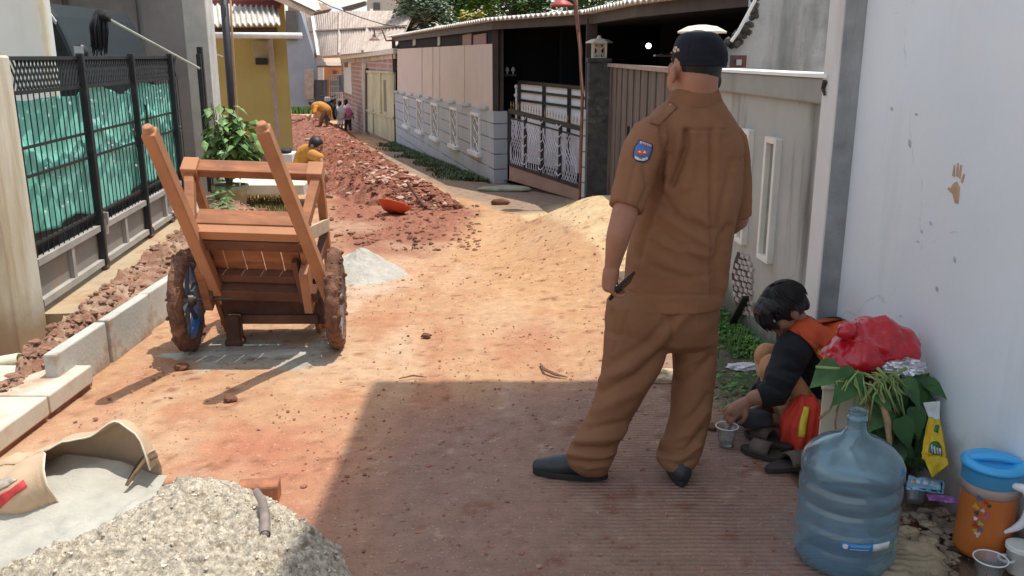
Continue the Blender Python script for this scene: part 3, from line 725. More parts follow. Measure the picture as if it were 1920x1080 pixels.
# ============================================================= RIGHT SIDE
WA = Vector((1.44, 4.02)); WB = Vector((1.44 - .0703 * 1.95, 5.97))
def wp(px, py, out=0):
    p = PW(px, py, WA, WB); return p + Vector((-1, -.07, 0)) * out
grey_plaster = mat('stained_plaster', (.38, .39, .36), rough=.9, var=.10, vs=2.5, bump=.25, bs=40, streak=((.13, .13, .115), 4.2, .54, .72), col2=(.40, .42, .36), c2s=1.6, c2lo=.5, c2hi=.7)
trim = mat('pale_trim', (.70, .69, .62), rough=.85, var=.08, vs=6, bump=.2, streak=((.38, .36, .28), 6, .55, .8))
fw = thing('boundary_wall', (1.42, 5, 0), 'low grey boundary wall with black mildew streaks, two framed slots and a grey coping with its sunlit top painted white', 'wall')
MB().wall(WA, WB, -.1, 1.40, .14, -1).build('wall', grey_plaster, fw)
off = Vector((-.035, -.003))
MB().wall(WA + off, WB + off, 1.385, 1.50, .21, -1).build('coping', mat('coping', (.30, .30, .27), rough=.85, var=.1, vs=4, bump=.3, streak=((.22, .21, .18), 5, .55, .8)), fw, bevel=.01)
MB().wall(WA + off * 1.3, WB + off * 1.3, 1.502, 1.518, .225, -1).build('coping_sunlit_top', mat('sunlit_white', (.80, .80, .76), rough=.8, var=.05), fw)  # sunlight on the coping top, painted as a white strip
for (xa, ya, xb, yb) in ((1399, 241, 1404, 461), (1443, 256, 1441, 489)):
    wd = .075
    t_ = wp(xa, ya); bt = wp(xb, yb); u = Vector((WB - WA)).normalized(); u = Vector((u.x, u.y, 0)); n0 = Vector((-1, -.07, 0)).normalized()
    c = Vector((t_.x, t_.y, 0)); z0_, z1_ = bt.z, t_.z; W_ = .17 if xa > 1420 else .13
    f_ = MB()
    A_ = c - u * .02; B_ = A_ - u * W_
    for q in (A_ - u * .015, B_ + u * .015): f_.bar(q + Vector((0, 0, z0_)) + n0 * .0, q + Vector((0, 0, z1_)) + n0 * .0, .03, .07, up=n0)
    for z in (z0_ + .012, z1_ - .012): f_.bar(A_ + Vector((0, 0, z)), B_ + Vector((0, 0, z)), .07, .03)
    fr_ = f_.build('slot_frame', trim, fw, bevel=.003)
    MB().bar((A_ + B_) / 2 + Vector((0, 0, z0_ + .02)) + n0 * .004, (A_ + B_) / 2 + Vector((0, 0, z1_ - .02)) + n0 * .004, W_ - .04, .006, up=n0).build('slot_panel', mat('slot_grey_green', (.24, .26, .22), rough=.9, var=.15, vs=8, streak=((.12, .13, .1), 6, .5, .7)), fr_)  # grey-green panel inside the frame, darker than the wall
# broken plaster with bricks showing
bk_m = mat('old_brick', (.42, .36, .33), rough=.95, var=.3, vs=14, bump=.6, bs=50)
bd_ = mat('brick_gap_dark', (.05, .045, .042), rough=1)
bmb = MB(); dkb = MB()
for j in range(11):
    py_ = 478 + j * 10.5
    for i in range(4):
        px_ = 1384 + i * 9 - (4 if j % 2 else 0) - abs(j - 5) * -.6
        if (i == 0 and j in (0, 1, 9, 10)) or (i == 3 and j in (0,)): continue
        p = wp(px_ + rng.uniform(-1.5, 1.5), py_ + i * 2, .004); bmb.box(p, (.02, .055, .022), rz=.07)
bmb.build('exposed_brick', bk_m, fw)['kind'] = 'stuff'
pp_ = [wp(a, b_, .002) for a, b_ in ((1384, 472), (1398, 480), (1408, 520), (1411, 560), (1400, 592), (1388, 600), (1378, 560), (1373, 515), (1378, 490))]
dkb.prism(pp_, (-.003, 0, 0)).build('broken_plaster', bd_, fw)  # near-black patch set behind the exposed bricks
tag(MB().bar(wp(1409, 556, .03), wp(1388, 606, .05), .05, .014).build('scrap_board', black_iron), 'short black scrap board leaning on the broken plaster patch', 'board')

# the tall house whose wall fills the right edge; its eaves shade the lane
th = thing('tall_house', (2.2, 1.5, 0), 'tall pale blue-grey rendered house wall with a muddy handprint, filling the right side', 'house')
pale_blue = mat('pale_blue_render', (.72, .79, .83), rough=.85, var=.05, vs=1.5, bump=.14, bs=28, streak=((.55, .59, .62), 3.0, .58, .92), col2=(.76, .81, .83), c2s=.9, c2lo=.45, c2hi=.7)
weather(pale_blue, (.26, .20, .16), .38, .85, (.30, .32, .34)); weather(grey_plaster, (.07, .075, .055), .42, .9, (.18, .18, .16))
TA = Vector((1.498, 3.90)); TB = Vector((1.498 + .129 * 7, -3.1))
MB().wall(TA, TB, -.15, 6.4, .3, 1).build('wall', pale_blue, th)
MB().hexa([(1.405, 3.905, -.1), (1.62, 3.89, -.1), (1.62, 4.07, -.1), (1.397, 4.065, -.1), (1.405, 3.905, 6.4), (1.62, 3.89, 6.4), (1.62, 4.07, 6.4), (1.397, 4.065, 6.4)]).build('pilaster', mat('pilaster_white', (.66, .67, .64), rough=.85, var=.05, vs=3, bump=.15, streak=((.5, .5, .46), 4, .6, .8)), th, bevel=.006)
MB().hexa([(1.412, 3.895, -.1), (1.50, 3.893, -.1), (1.50, 3.902, -.1), (1.412, 3.904, -.1), (1.412, 3.895, 6.4), (1.50, 3.893, 6.4), (1.50, 3.902, 6.4), (1.412, 3.904, 6.4)]).build('pilaster_shade_side', mat('pilaster_shade_grey', (.27, .29, .29), rough=.9, var=.2, vs=8, bump=.3, streak=((.44, .45, .44), 6, .55, .8)), th)  # shade of the camera-facing pilaster side, painted as a thin grey sheet
rs = MB(); rs.box((2.1, .80, 6.5), (2.38, 8.04, .2)); rs.build('roof_slab', conc_pale, th)
MB().hexa([(2.6, -3, -.1), (5, -3, -.1), (5, 3.9, -.1), (1.9, 3.9, -.1), (2.6, -3, 6.4), (5, -3, 6.4), (5, 3.9, 6.4), (1.9, 3.9, 6.4)]).build('rear_wall', pale_blue, th)
MB().tube([PW(1547, 152, (1.39, 4.0), (1.39, 5)), PW(1543, 166, (1.39, 4.0), (1.39, 5)), PW(1546, 178, (1.39, 4.0), (1.39, 5))], [.012, .009, .006], 8).build('bolt', mat('rust_dark', (.05, .045, .04)), th)
# handprint and scuffs pressed into the render
mud = mat('dried_mud', (.52, .35, .22), rough=.95, var=.2, vs=30)
wt_ = tgt(MB().wall(TA, TB, -.15, 6.4, .3, 1).mesh('t'))
hp = [(1783, 352), (1788, 344), (1795, 340), (1800, 352), (1799, 368), (1797, 382), (1791, 381), (1787, 366)]
for poly in (hp, [(1786, 330), (1789, 309), (1791, 309), (1791, 332)], [(1793, 330), (1795, 306), (1798, 306), (1797, 332)], [(1798, 332), (1801, 309), (1804, 310), (1801, 336)], [(1802, 340), (1807, 326), (1810, 327), (1805, 344)], [(1784, 362), (1777, 354), (1779, 351), (1788, 358)]):
    decal(wt_, poly, .0012, mud, 'muddy_handprint', th, 2, 4, False)
sc_m = mat('scuff', (.48, .51, .54), rough=.95, var=.3, vs=20)
for x_, y_, h_ in ((1706, 260, 18), (1728, 430, 8), (1721, 450, 6), (1745, 414, 10), (1757, 536, 12), (1672, 200, 8), (1718, 212, 5), (1790, 480, 14), (1688, 590, 4)):
    decal(wt_, [(x_, y_), (x_ + 3, y_ + h_ * .4), (x_ + 2, y_ + h_), (x_ - 2, y_ + h_ * .7), (x_ - 2, y_ + h_ * .2)], .001, sc_m, 'scuff', th, 2, 5, False)

# ------------------------------------------------------------- carport with gates
stone = mat('black_stone', (.075, .075, .078), rough=.8, var=.4, vs=9, bump=.7, bs=30, bd=.02, col2=(.22, .22, .21), c2s=4, c2lo=.56, c2hi=.74)
lant = mat('lantern_cream', (.66, .62, .5), rough=.8, var=.1, vs=10, bump=.2)
def gpillar(x, y, label, zb):
    t_ = thing('gate_pillar', (x, y, zb), label, 'pillar')
    MB().box((x, y, (zb + 1.52) / 2), (.265, .265, 1.52 - zb)).build('shaft', stone, t_, bevel=.01)
    MB().box((x, y, 1.545), (.30, .30, .05)).build('capital', stone, t_, bevel=.01)
    l_ = MB()
    for a, b_ in ((-1, -1), (1, -1), (1, 1), (-1, 1)): l_.bar((x + a * .075, y + b_ * .075, 1.57), (x + a * .075, y + b_ * .075, 1.745), .025)
    for a, b_, c_, d_ in ((-1, -1, 1, -1), (1, -1, 1, 1), (1, 1, -1, 1), (-1, 1, -1, -1)):
        p, q = Vector((x + a * .075, y + b_ * .075, 0)), Vector((x + c_ * .075, y + d_ * .075, 0))
        for z in (1.575, 1.74): l_.bar(p + Vector((0, 0, z)), q + Vector((0, 0, z)), .02)
        l_.bar(p + Vector((0, 0, 1.58)), q + Vector((0, 0, 1.73)), .012); l_.bar(p + Vector((0, 0, 1.73)), q + Vector((0, 0, 1.58)), .012)
    l_.box((x, y, 1.65), (.05, .05, .15)); l_.build('lantern', lant, t_)
    MB().lathe((x, y, 0), [(.165, 1.745), (.168, 1.757), (.10, 1.79), (.03, 1.80)] + ([(.028, 1.82), (.012, 1.835)] if y > 8 else []), 6).build('lantern_roof', lant, t_)
gpillar(1.06, 11.1, 'black stone gate pillar with a cream lantern, beside the lattice gate', -.35)
gpillar(1.287, 6.2, 'black stone gate pillar whose lantern roof shows above the cap of the standing person', -.05)
# brown sheet gate
bg_ = thing('sliding_gate', (1.2, 8.6, 0), 'dark brown weathered sheet gate with a pale rusty top rail', 'gate')
bw_ = mat('brown_sheet', (.15, .11, .09), rough=.7, var=.35, vs=3, bump=.3, bs=30, streak=((.07, .06, .055), 8, .5, .7), stretch=(6, 6, .6))
PA_ = Vector((1.18, 10.95)); PB_ = Vector((1.27, 6.34)); gdv = (PB_ - PA_); n_pl = 22
for i in range(n_pl):
    a = PA_ + gdv * (i / n_pl); b_ = PA_ + gdv * ((i + .93) / n_pl); 
    MB().wall(a + Vector((.012 * (i % 2), 0)), b_ + Vector((.012 * (i % 2), 0)), .0 if i > 6 else -.2, 1.47, .015, 1).build('plank', bw_, bg_)
MB().wall(PA_ - Vector((.03, 0)), PB_ - Vector((.03, 0)), 1.47, 1.51, .06, 1).build('top_rail', mat('rusty_pale', (.36, .27, .22), rough=.7, var=.3, vs=12), bg_)
MB().box((1.17, 9.0, .85), (.03, .08, .12)).build('lock', black_iron, bg_)

# carport: roof on posts, block wall with slots, pale panels
E0 = G(741, 269); E1 = Vector((-.285, 13.85, 0)); E2 = Vector((1.0, 11.35, 0)); E25 = Vector((1.27, 9.4, 0)); E3 = Vector((1.95, 7.15, 0))
cpt = thing('carport', (3, 15, -.4), 'dark open carport house with pinkish wall panels and a thin sheet roof', 'carport')
dkw = mat('carport_shade', (.012, .012, .016), rough=.95, var=.3, vs=2, bump=0)  # near-black colour carries the shade of the carport interior
brown_iron = mat('brown_iron', (.055, .038, .034), rough=.6, var=.25, vs=5)
def zE(p): return 2.12 + (.02 if p is E0 else 0)
bkd = Vector((1, .30, 0)).normalized()
front = [Vector((p.x, p.y, 2.13)) for p in (E0, E1, E2, E25, E3)]; back = [p + bkd * d_ + Vector((0, 0, .03 * d_)) for p, d_ in zip(front, (9, 8, 7.5, 7, 7))]
rm = MB()
for i in range(4):
    corr(rm, front[i] + Vector((-.12, -.05, 0)), front[i + 1] + Vector((-.12, -.05, 0)), back[i + 1], back[i], [70, 20, 14, 18][i], .018, .02)
rm.build('roof', mat('carport_roof', (.62, .60, .55), rough=.85, var=.14, vs=3, bump=.2), cpt)
fm = MB()
for i in range(4): fm.wall(front[i], front[i + 1], 1.98, 2.10, .06, 1)
fm.build('fascia', brown_iron, cpt)
cl = MB()
for i in range(4): cl.hexa([*[p - Vector((0, 0, .14)) for p in (front[i] + bkd * .1, front[i + 1] + bkd * .1, back[i + 1], back[i])], *[p - Vector((0, 0, .10)) for p in (front[i] + bkd * .1, front[i + 1] + bkd * .1, back[i + 1], back[i])]])
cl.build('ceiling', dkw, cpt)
rw = MB(); 
for i in range(4): rw.wall(back[i], back[i + 1], -1.2, 2.22, .1, 1)
rw.wall(front[0] + bkd * .2, back[0], -1.2, 2.1, .1, 1)
rw.wall(Vector((2.3, 7.2)), back[4], -.5, 2.04, .1, 1)
rw.wall(front[1] + bkd * 1.1, back[1], -1.2, 2.08, .1, 1); rw.wall(front[1] + bkd * 4.5, Vector((9.5, 13.0)), -1.2, 2.12, .1, 1)
rw.wall(Vector((-.25, 14.6)), Vector((1.8, 15.1)), -1.0, 2.06, .08, 1)  # unseen dividers, here and just above, added to block a bright gap
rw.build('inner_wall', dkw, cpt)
MB().wall(Vector((2.2, 13.6)), Vector((8.5, 12.0)), -.4, 2.08, .1, 1).build('inner_wall', mat('carport_shade_grey', (.02, .02, .022), rough=.9, var=.2), cpt)  # interior shade is in the dark colour of this wall as well
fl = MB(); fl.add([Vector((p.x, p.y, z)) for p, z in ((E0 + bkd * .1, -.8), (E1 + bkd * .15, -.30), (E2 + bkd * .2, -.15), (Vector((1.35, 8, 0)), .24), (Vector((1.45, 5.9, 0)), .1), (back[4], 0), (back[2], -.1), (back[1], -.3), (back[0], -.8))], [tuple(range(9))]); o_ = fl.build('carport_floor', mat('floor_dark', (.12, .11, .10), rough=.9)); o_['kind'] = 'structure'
for p, z in ((PY(928, 200, 13.95), .77), (Vector((-3.42, 26.0, 0)), -.9)):
    MB().box((p.x + .05, p.y, (z + 2.05) / 2), (.17 if z > 0 else .09, .12, 2.05 - z)).build('post', brown_iron, cpt)
MB().box((1.0, 11.5, 1.0), (.13, .12, 2.1)).build('post', brown_iron, cpt)
def bw(px, py, out=0):
    p = PW(px, py, E0, E1); d_ = (E1 - E0); d_.z = 0; d_.normalize(); return p + Vector((d_.y, -d_.x, 0)) * -out
du = (E1 - E0); du.z = 0; Lw = du.length; du.normalize(); dn = Vector((du.y, -du.x, 0))
if dn.x > 0: dn = -dn
blockm = brickmat('block_paint', (.40, .44, .47), (.43, .46, .49), (.13, .15, .17), ax=(du.x, du.y), bw=1.3, bh=.235, mort=.010, stain=(.46, .48, .50))
ztop = lambda p: .60 + .16 * (p - Vector((E0.x, E0.y, p.z))).length / Lw
wb_ = MB(); wb_.wall(E0, E1, -1.3, .58, -.22, 1 if True else -1, -.7, .765)
# thickness must go away from the lane
wb_ = MB(); A0 = Vector((E0.x, E0.y, 0)); B0 = Vector((E1.x, E1.y, 0)); bb = -dn * .22
wb_.hexa([A0 + Vector((0, 0, -1.4)), B0 + Vector((0, 0, -.7)), B0 + bb + Vector((0, 0, -.7)), A0 + bb + Vector((0, 0, -1.4)), A0 + Vector((0, 0, .57)), B0 + Vector((0, 0, .765)), B0 + bb + Vector((0, 0, .765)), A0 + bb + Vector((0, 0, .57))])
bwall = thing('block_wall', (A0 + B0) / 2 + Vector((0, 0, -.6)), 'light blue-grey block wall with five narrow framed slots below the pinkish panels', 'wall')
wb_.build('wall', blockm, bwall)
cpm = mat('block_cap', (.50, .52, .52), rough=.85, var=.12)
for i in range(9):
    s0 = i / 9; p = A0.lerp(B0, s0 + .03); q = A0.lerp(B0, s0 + .075); z = .57 + .195 * (s0 + .05)
    MB().hexa([p + dn * .03 + Vector((0, 0, z)), q + dn * .03 + Vector((0, 0, z + .01)), q + bb + Vector((0, 0, z + .01)), p + bb + Vector((0, 0, z)), p + dn * .03 + Vector((0, 0, z + .05)), q + dn * .03 + Vector((0, 0, z + .06)), q + bb + Vector((0, 0, z + .06)), p + bb + Vector((0, 0, z + .05))]).build('cap', cpm, bwall)
wf = mat('white_frame', (.74, .75, .72), rough=.7, var=.08)
slotd = mat('slot_grey', (.33, .33, .35), rough=.9, var=.3, vs=12)
for (xa, ya, xb, yb) in ((758, 182, 768, 240), (783, 187, 794, 250), (810, 194, 823, 263), (846, 202, 859, 278), (885, 212, 901, 291)):
    tl, br = bw(xa, ya), bw(xb, yb); z0_, z1_ = br.z, tl.z; a = Vector((tl.x, tl.y, 0)); b_ = Vector((br.x, br.y, 0))
    f_ = MB(); w_ = .045
    f_.bar(a + dn * .01 + Vector((0, 0, z0_)), a + dn * .01 + Vector((0, 0, z1_)), w_, w_, up=dn); f_.bar(b_ + dn * .01 + Vector((0, 0, z0_)), b_ + dn * .01 + Vector((0, 0, z1_)), w_, w_, up=dn)
    f_.bar(a + dn * .015 + Vector((0, 0, z1_)), b_ + dn * .015 + Vector((0, 0, z1_)), w_, w_); f_.bar(a - du * .08 + dn * .04 + Vector((0, 0, z0_)), b_ + du * .08 + dn * .04 + Vector((0, 0, z0_)), .08, .06)
    fo = f_.build('slot_frame', wf, bwall)
    g_ = MB(); m_ = (a + b_) / 2
    MB().bar(m_ + dn * .004 + Vector((0, 0, z0_)), m_ + dn * .004 + Vector((0, 0, z1_)), (b_ - a).length, .006, up=dn).build('slot_panel', slotd, fo)
    k = 8; pts1 = [m_ + dn * .015 + du * ((b_ - a).length * .30 * math.sin(i * 1.3)) + Vector((0, 0, z0_ + (z1_ - z0_) * i / k)) for i in range(k + 1)]
    g_.tube(pts1, .009, 5); g_.tube([m_ * 2 - p + Vector((0, 0, 2 * (p.z - m_.z))) + dn * .03 for p in pts1], .009, 5); g_.build('scroll_grille', wf, fo)
# panels
pinkp = mat('pinkish_panel', (.62, .52, .46), rough=.85, var=.05, vs=1.5, bump=.1, bs=15, streak=((.5, .4, .35), 3, .6, .9))
ds = [742.5, 789, 809, 822, 868, 921]
for a_, b_ in zip(ds[:-1], ds[1:]):
    P0 = [bw(a_ + .5, 92 - (a_ - 742) * .056), bw(b_ - .5, 92 - (b_ - 742) * .056), bw(b_ - .5, 176 + (b_ - 742) * .185), bw(a_ + .5, 176 + (a_ - 742) * .185)]
    P0 = [p - dn * .03 for p in P0]; MB().prism(P0, -dn * .03).build('wall_panel', pinkp, cpt)
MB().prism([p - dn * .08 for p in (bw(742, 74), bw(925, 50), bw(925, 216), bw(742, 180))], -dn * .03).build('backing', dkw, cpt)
for a_, b_ in ((862, 878), (882, 905), (770, 775), (816, 820)):
    MB().prism([p - dn * .05 for p in (bw(a_, 66), bw(b_, 62), bw(b_, 84), bw(a_, 86))], -dn * .02).build('transom_board', mat('pink_board', (.30, .19, .17), rough=.8) if b_ - a_ > 9 else grey_frame, cpt)
# bulb
tag(MB().ball(PY(1216, 86, 9.9), .03).build('light_bulb', mat('bulb', (.9, .9, .9), rough=.3, bump=0, emit=((1, 1, .95), 3.)), smooth=True), 'small bright bulb glowing in the dark carport', 'lamp')

# lattice gate (front) and white panel gate (behind)
FA = PY(956, 338, 13.35); FB = PY(1088, 377, 11.5); fd = FB - FA; fl_ = math.hypot(fd.x, fd.y); fd.z = 0; fd.normalize(); fn_ = Vector((fd.y, -fd.x, 0)); fn_ = fn_ if fn_.y < 0 else -fn_
def fg(px, py, out=0): return PW(px, py, FA, FB) + fn_ * out
lg = thing('lattice_gate', (FA + FB) / 2, 'low black gate with white wavy bars, gold spear tips and a brown kick panel', 'gate')
def fz(px, py): return fg(px, py).z
def fq(s, z, out=0): return Vector((FA.x, FA.y, 0)) + fd * (s * fl_) + fn_ * out + Vector((0, 0, z))
zt0, zt1 = fz(958, 208), fz(1086, 241); zm0, zm1 = fz(958, 308), fz(1086, 350); zb0, zb1 = fz(958, 338), fz(1086, 376)
def zz_(k, s): a, b_ = ((zt0, zt1), (zm0, zm1), (zb0, zb1))[k]; return a + (b_ - a) * s
fr_ = MB(); fr_.bar(fq(0, zt0), fq(1, zt1), .05, .06); fr_.bar(fq(0, zm0), fq(1, zm1), .04, .05)
for s in (0, .245, .49, .735, 1): fr_.bar(fq(s, zz_(1, s)), fq(s, zz_(0, s)), .05)
fr_.bar(fq(0, zt0 - .10), fq(1, zt1 - .10), .02); fr_.build('frame', black_iron, lg)
MB().hexa([fq(0, zb0, -.01), fq(1, zb1, -.01), fq(1, zb1, .01), fq(0, zb0, .01), fq(0, zm0, -.01), fq(1, zm1, -.01), fq(1, zm1, .01), fq(0, zm0, .01)]).build('kick_panel', mat('brown_kick', (.36, .22, .17), rough=.7, var=.15, vs=3, col2=(.2, .13, .1), c2s=3, c2lo=.6, c2hi=.8), lg)
wb2 = mat('white_bar', (.62, .60, .66), rough=.5, var=.1)
lb = MB()
for c_ in range(4):
    s0, s1_ = c_ * .245 + .02, c_ * .245 + .225
    for dsn in (0, 1):
        for k in range(6):
            pts = []
            for j in range(9):
                f_ = j / 8; base = (k + .5) / 6; wob = .5 + .5 * math.sin(f_ * 6.28 * 1.0 + dsn * 3.14 + c_); sx = base + (wob - .5) * .42; sx = min(1, max(0, sx))
                s = s0 + (s1_ - s0) * sx; za = zz_(1, s) + .02; zb_ = zz_(0, s) - .12; pts.append(fq(s, za + (zb_ - za) * f_, .012 * (1 if dsn else -1)))
            lb.tube(pts, .008, 4)
ob = lb.build('wavy_bars', wb2, lg)
for s in (.245, .49, .735):
    cr = MB()
    for j in range(6):
        z = zz_(1, s) + .1 + j * .13; cr.tube([fq(s - .03, z, .03), fq(s - .012, z - .03, .03), fq(s + .012, z - .03, .03), fq(s + .03, z, .03)], .009, 5)
    cr.build('scroll', wb2, lg)
gd_ = mat('gold_tip', (.40, .27, .10), rough=.4, var=.2)
for k in range(26):
    s = (k + .5) / 26; z = zz_(0, s); MB().tube([fq(s, z), fq(s, z + .07), fq(s, z + .085), fq(s, z + .15)], [.004, .004, .009, .0015], 5).build('spear_tip', gd_, lg)
PA2 = Vector((FA.x, FA.y, 0)) - fn_ * .40 - fd * .42; PB2 = Vector((FB.x, FB.y, 0)) - fn_ * .45 + fd * .35
pgt = thing('panel_gate', (PA2 + PB2) / 2, 'taller gate of white panels in black frames behind the lattice gate', 'gate')
def pq(px, py, out=0): return PW(px, py, PA2, PB2) + fn_ * out
ztl, ztr = pq(948, 152).z, pq(1098, 168).z
L2 = (PB2 - PA2); 
def p2(s, z, out=0): return PA2 + L2 * s + fn_ * out + Vector((0, 0, z))
def zt2(s): return ztl + (ztr - ztl) * s
for s0, s1_ in ((0, .27), (.27, .52), (.52, .78), (.78, 1)):
    MB().hexa([p2(s0, .0, -.01), p2(s1_, .0, -.01), p2(s1_, .0, .01), p2(s0, 0, .01), p2(s0, zt2(s0), -.01), p2(s1_, zt2(s1_), -.01), p2(s1_, zt2(s1_), .01), p2(s0, zt2(s0), .01)]).build('sheet', mat('white_sheet', (.80, .82, .84), rough=.6, var=.08, vs=2), pgt)
fr2 = MB()
for s in (0, .27, .52, .78, 1): fr2.bar(p2(s, -.2, .03), p2(s, zt2(s), .03), .05)
for dz_ in (0, .13, .27): fr2.bar(p2(0, zt2(0) - dz_, .03), p2(1, zt2(1) - dz_, .03), .035 if dz_ else .05)
fr2.build('frame', black_iron, pgt)
MB().bar(p2(-.02, .35, .05), p2(-.02, zt2(0) - .1, .05), .03).ball(p2(-.02, zt2(0) - .07, .05), .03).ball(p2(-.02, zt2(0) - .2, .05), .035).build('finial_post', wf, pgt)
hm = MB(); hm.bar(PY(930, 141, 14.3), PY(968, 141, 14.3), .03).build('shelf_bar', black_iron, pgt)
for px_ in (940, 951, 962):
    b_ = PY(px_, 140, 14.3); MB().tube([b_, b_ + Vector((0, 0, .04)), b_ + Vector((0, 0, .06)), b_ + Vector((0, 0, .09)), b_ + Vector((0, 0, .12))], [.012, .012, .032, .026, .008], 8).build('finial', wf, pgt)
wpz = MB(); q0 = fg(1088, 376); q1 = Vector((.955, 11.15, 0)); wpz.hexa([(q0.x, q0.y - .05, -.4), (q0.x + .13, q0.y - .15, -.4), (q0.x + .13, q0.y + .1, -.4), (q0.x, q0.y + .2, -.4), (q0.x, q0.y - .05, .93), (q0.x + .13, q0.y - .15, .93), (q0.x + .13, q0.y + .1, .93), (q0.x, q0.y + .2, .93)])
tag(wpz.build('wall_stub', brickmat('stub_block', (.60, .62, .60), (.64, .64, .62), (.2, .22, .22), ax=(1, 0), bw=2, bh=.2, mort=.01)), 'narrow whitish block pier between the lattice gate and the black pillar', 'pier')
# lamp pole by the pillar
lpq = thing('lamp_pole', PY(1087, 372, 10.6), 'thin rusty pole with a red metal lamp shade near the carport gate', 'lamp')
MB().tube([PY(1087, 375, 10.7), PY(1089, 300, 10.7), PY(1092, 180, 10.7), PY(1088, 90, 10.7), PY(1080, 20, 10.7), PY(1078, -60, 10.7)], [.016, .017, .02, .022, .024, .026], 8).build('pole', mat('rusty_pole', (.23, .11, .08), rough=.8, var=.3, vs=10), lpq, smooth=True)
MB().tube([PY(1094, 175, 10.65), PY(1090, 130, 10.65), PY(1086, 60, 10.65)], .009, 5).build('cord', mat('cord_tan', (.42, .28, .18)), lpq)
c = PY(1053, 12, 10.7); MB().lathe(c, [(.14, 0), (.135, .02), (.06, .07), (.025, .10), (.022, .16)], 20).build('lamp_shade', mat('red_shade', (.40, .07, .06), rough=.5), lpq, smooth=True)
MB().tube([c + Vector((0, 0, .14)), c + Vector((.08, 0, .2)), PY(1079, -10, 10.7)], .011, 6).build('arm', MATS['rusty_pole'], lpq)

# grey gable house behind the low wall
gh = thing('gable_house', PY(1450, 135, 6.8), 'grey rendered house gable with dark damp blotches behind the low boundary wall', 'house')
gpl = [PY(a, b_, 6.7) for a, b_ in ((1352, 260), (1352, 92), (1371, 82), (1398, 56), (1412, 24), (1418, -120), (1700, -120), (1700, 260))]
MB().prism(gpl, (.02, .22, 0)).build('wall', mat('gable_plaster', (.50, .53, .52), rough=.92, var=.12, vs=2, bump=.35, bs=30, col2=(.33, .35, .345), c2s=2.6, c2lo=.48, c2hi=.66, streak=((.17, .19, .19), 3, .50, .70)), gh)
rb = MB(); pth = [PY(a, b_, 6.66) for a, b_ in ((1350, 94), (1370, 84), (1385, 72), (1398, 58), (1408, 40), (1414, 10), (1416, -40))]
for i in range(60):
    t_ = rng.random() * (len(pth) - 1.01); k = int(t_); c = pth[k].lerp(pth[k + 1], t_ - k); v_, f_ = blob(c + Vector((rng.uniform(-.03, .03), rng.uniform(-.02, .03), rng.uniform(-.03, .03))), rng.uniform(.012, .035), i, .4, 2, 1); rb.add(v_, f_)
rb.build('broken_edge', mat('rough_mortar', (.07, .07, .065), rough=1, var=.6, vs=20, bump=.6), gh)['kind'] = 'stuff'
MB().tube([PY(1371, 78, 6.6), PY(1384, 60, 6.6), PY(1414, 4, 6.6), PY(1420, -10, 6.6)], .012, 6).build('cable', wf, gh)
MB().box(PY(1384, 115, 6.6), (.10, .08, .085)).build('meter_box', mat('box_brown', (.12, .06, .05), rough=.7), gh)
MB().box(PY(1385, 117, 6.55), (.035, .03, .04)).build('meter_glass', mat('box_glass', (.5, .5, .5), rough=.3), gh)

# ------------------------------------------------------------- far end of the lane
bh_ = thing('brick_house', (HA := G(648, 241)).lerp(G(742, 269), .5), 'old brick and plaster house with a wide asbestos roof beyond the carport', 'house')
HB = G(742, 269); HA = Vector((HA.x, HA.y, 0)); HB = Vector((HB.x, HB.y, 0)); hd = (HB - HA).normalized(); hn = Vector((hd.y, -hd.x, 0)); hn = hn if hn.x < 0 else -hn
def hp_(px, py, out=0): return PW(px, py, HA, HB) + hn * out
HA2 = HA - hd * 0.5
redb = brickmat('red_brick', (.40, .20, .17), (.32, .15, .12), (.45, .38, .33), ax=(hd.x, hd.y), bw=.42, bh=.16, mort=.025, stain=(.46, .36, .32))
MB().hexa([HA2 + Vector((0, 0, -2)), HB + Vector((0, 0, -1.6)), HB - hn * .2 + Vector((0, 0, -1.6)), HA2 - hn * .2 + Vector((0, 0, -2)), HA2 + Vector((0, 0, 1.7)), HB + Vector((0, 0, 1.78)), HB - hn * .2 + Vector((0, 0, 1.78)), HA2 - hn * .2 + Vector((0, 0, 1.7))]).build('wall', redb, bh_)
def patch(pts, m, nm, out=.02, th_=.05, par=None):
    return MB().prism([hp_(a, b_, out) for a, b_ in pts], -hn * th_).build(nm, m, par or bh_)
plast = mat('old_plaster', (.50, .47, .40), rough=.9, var=.18, vs=2, streak=((.28, .25, .2), 1.5, .5, .75))
patch([(640, 107), (742, 96), (742, 110), (640, 120)], plast, 'plaster_band', .03)
patch([(680, 118), (688, 118), (692, 250), (684, 248)], plast, 'plaster_pier', .04)
patch([(645, 118), (659, 118), (661, 178), (646, 172)], mat('white_plaster', (.66, .66, .60), rough=.9, var=.1), 'plaster_panel', .03)
patch([(648, 117), (654, 117), (654, 126), (648, 126)], mat('vent_red', (.25, .1, .08)), 'vent', .06)
w1 = patch([(633, 142), (645, 140), (646, 172), (634, 172)], mat('blue_door', (.05, .07, .11), rough=.5), 'window', .05)
ygm = mat('yellow_gate', (.50, .47, .30), rough=.7, var=.16, vs=1.5, streak=((.36, .33, .2), 2, .5, .7))
yg = patch([(691, 134), (742, 136), (742, 268), (692, 246)], ygm, 'gate_leaf', .05)
for pts in ([(691, 205), (742, 219), (742, 223), (691, 208)], [(691, 132), (742, 134), (742, 138), (691, 136)], [(715, 136), (718, 136), (719, 212), (716, 211)], [(703, 205), (704, 205), (704, 250), (703, 250)]):
    patch(pts, ygm, 'gate_rail', .09, .04, yg)
patch([(722, 150), (727, 150), (728, 210), (723, 208)], mat('gate_stain', (.2, .19, .13)), 'gate_stain', .055, .01, yg)
patch([(688, 128), (691, 128), (692, 248), (689, 248)], MATS['dark_wood'], 'gate_post', .08)
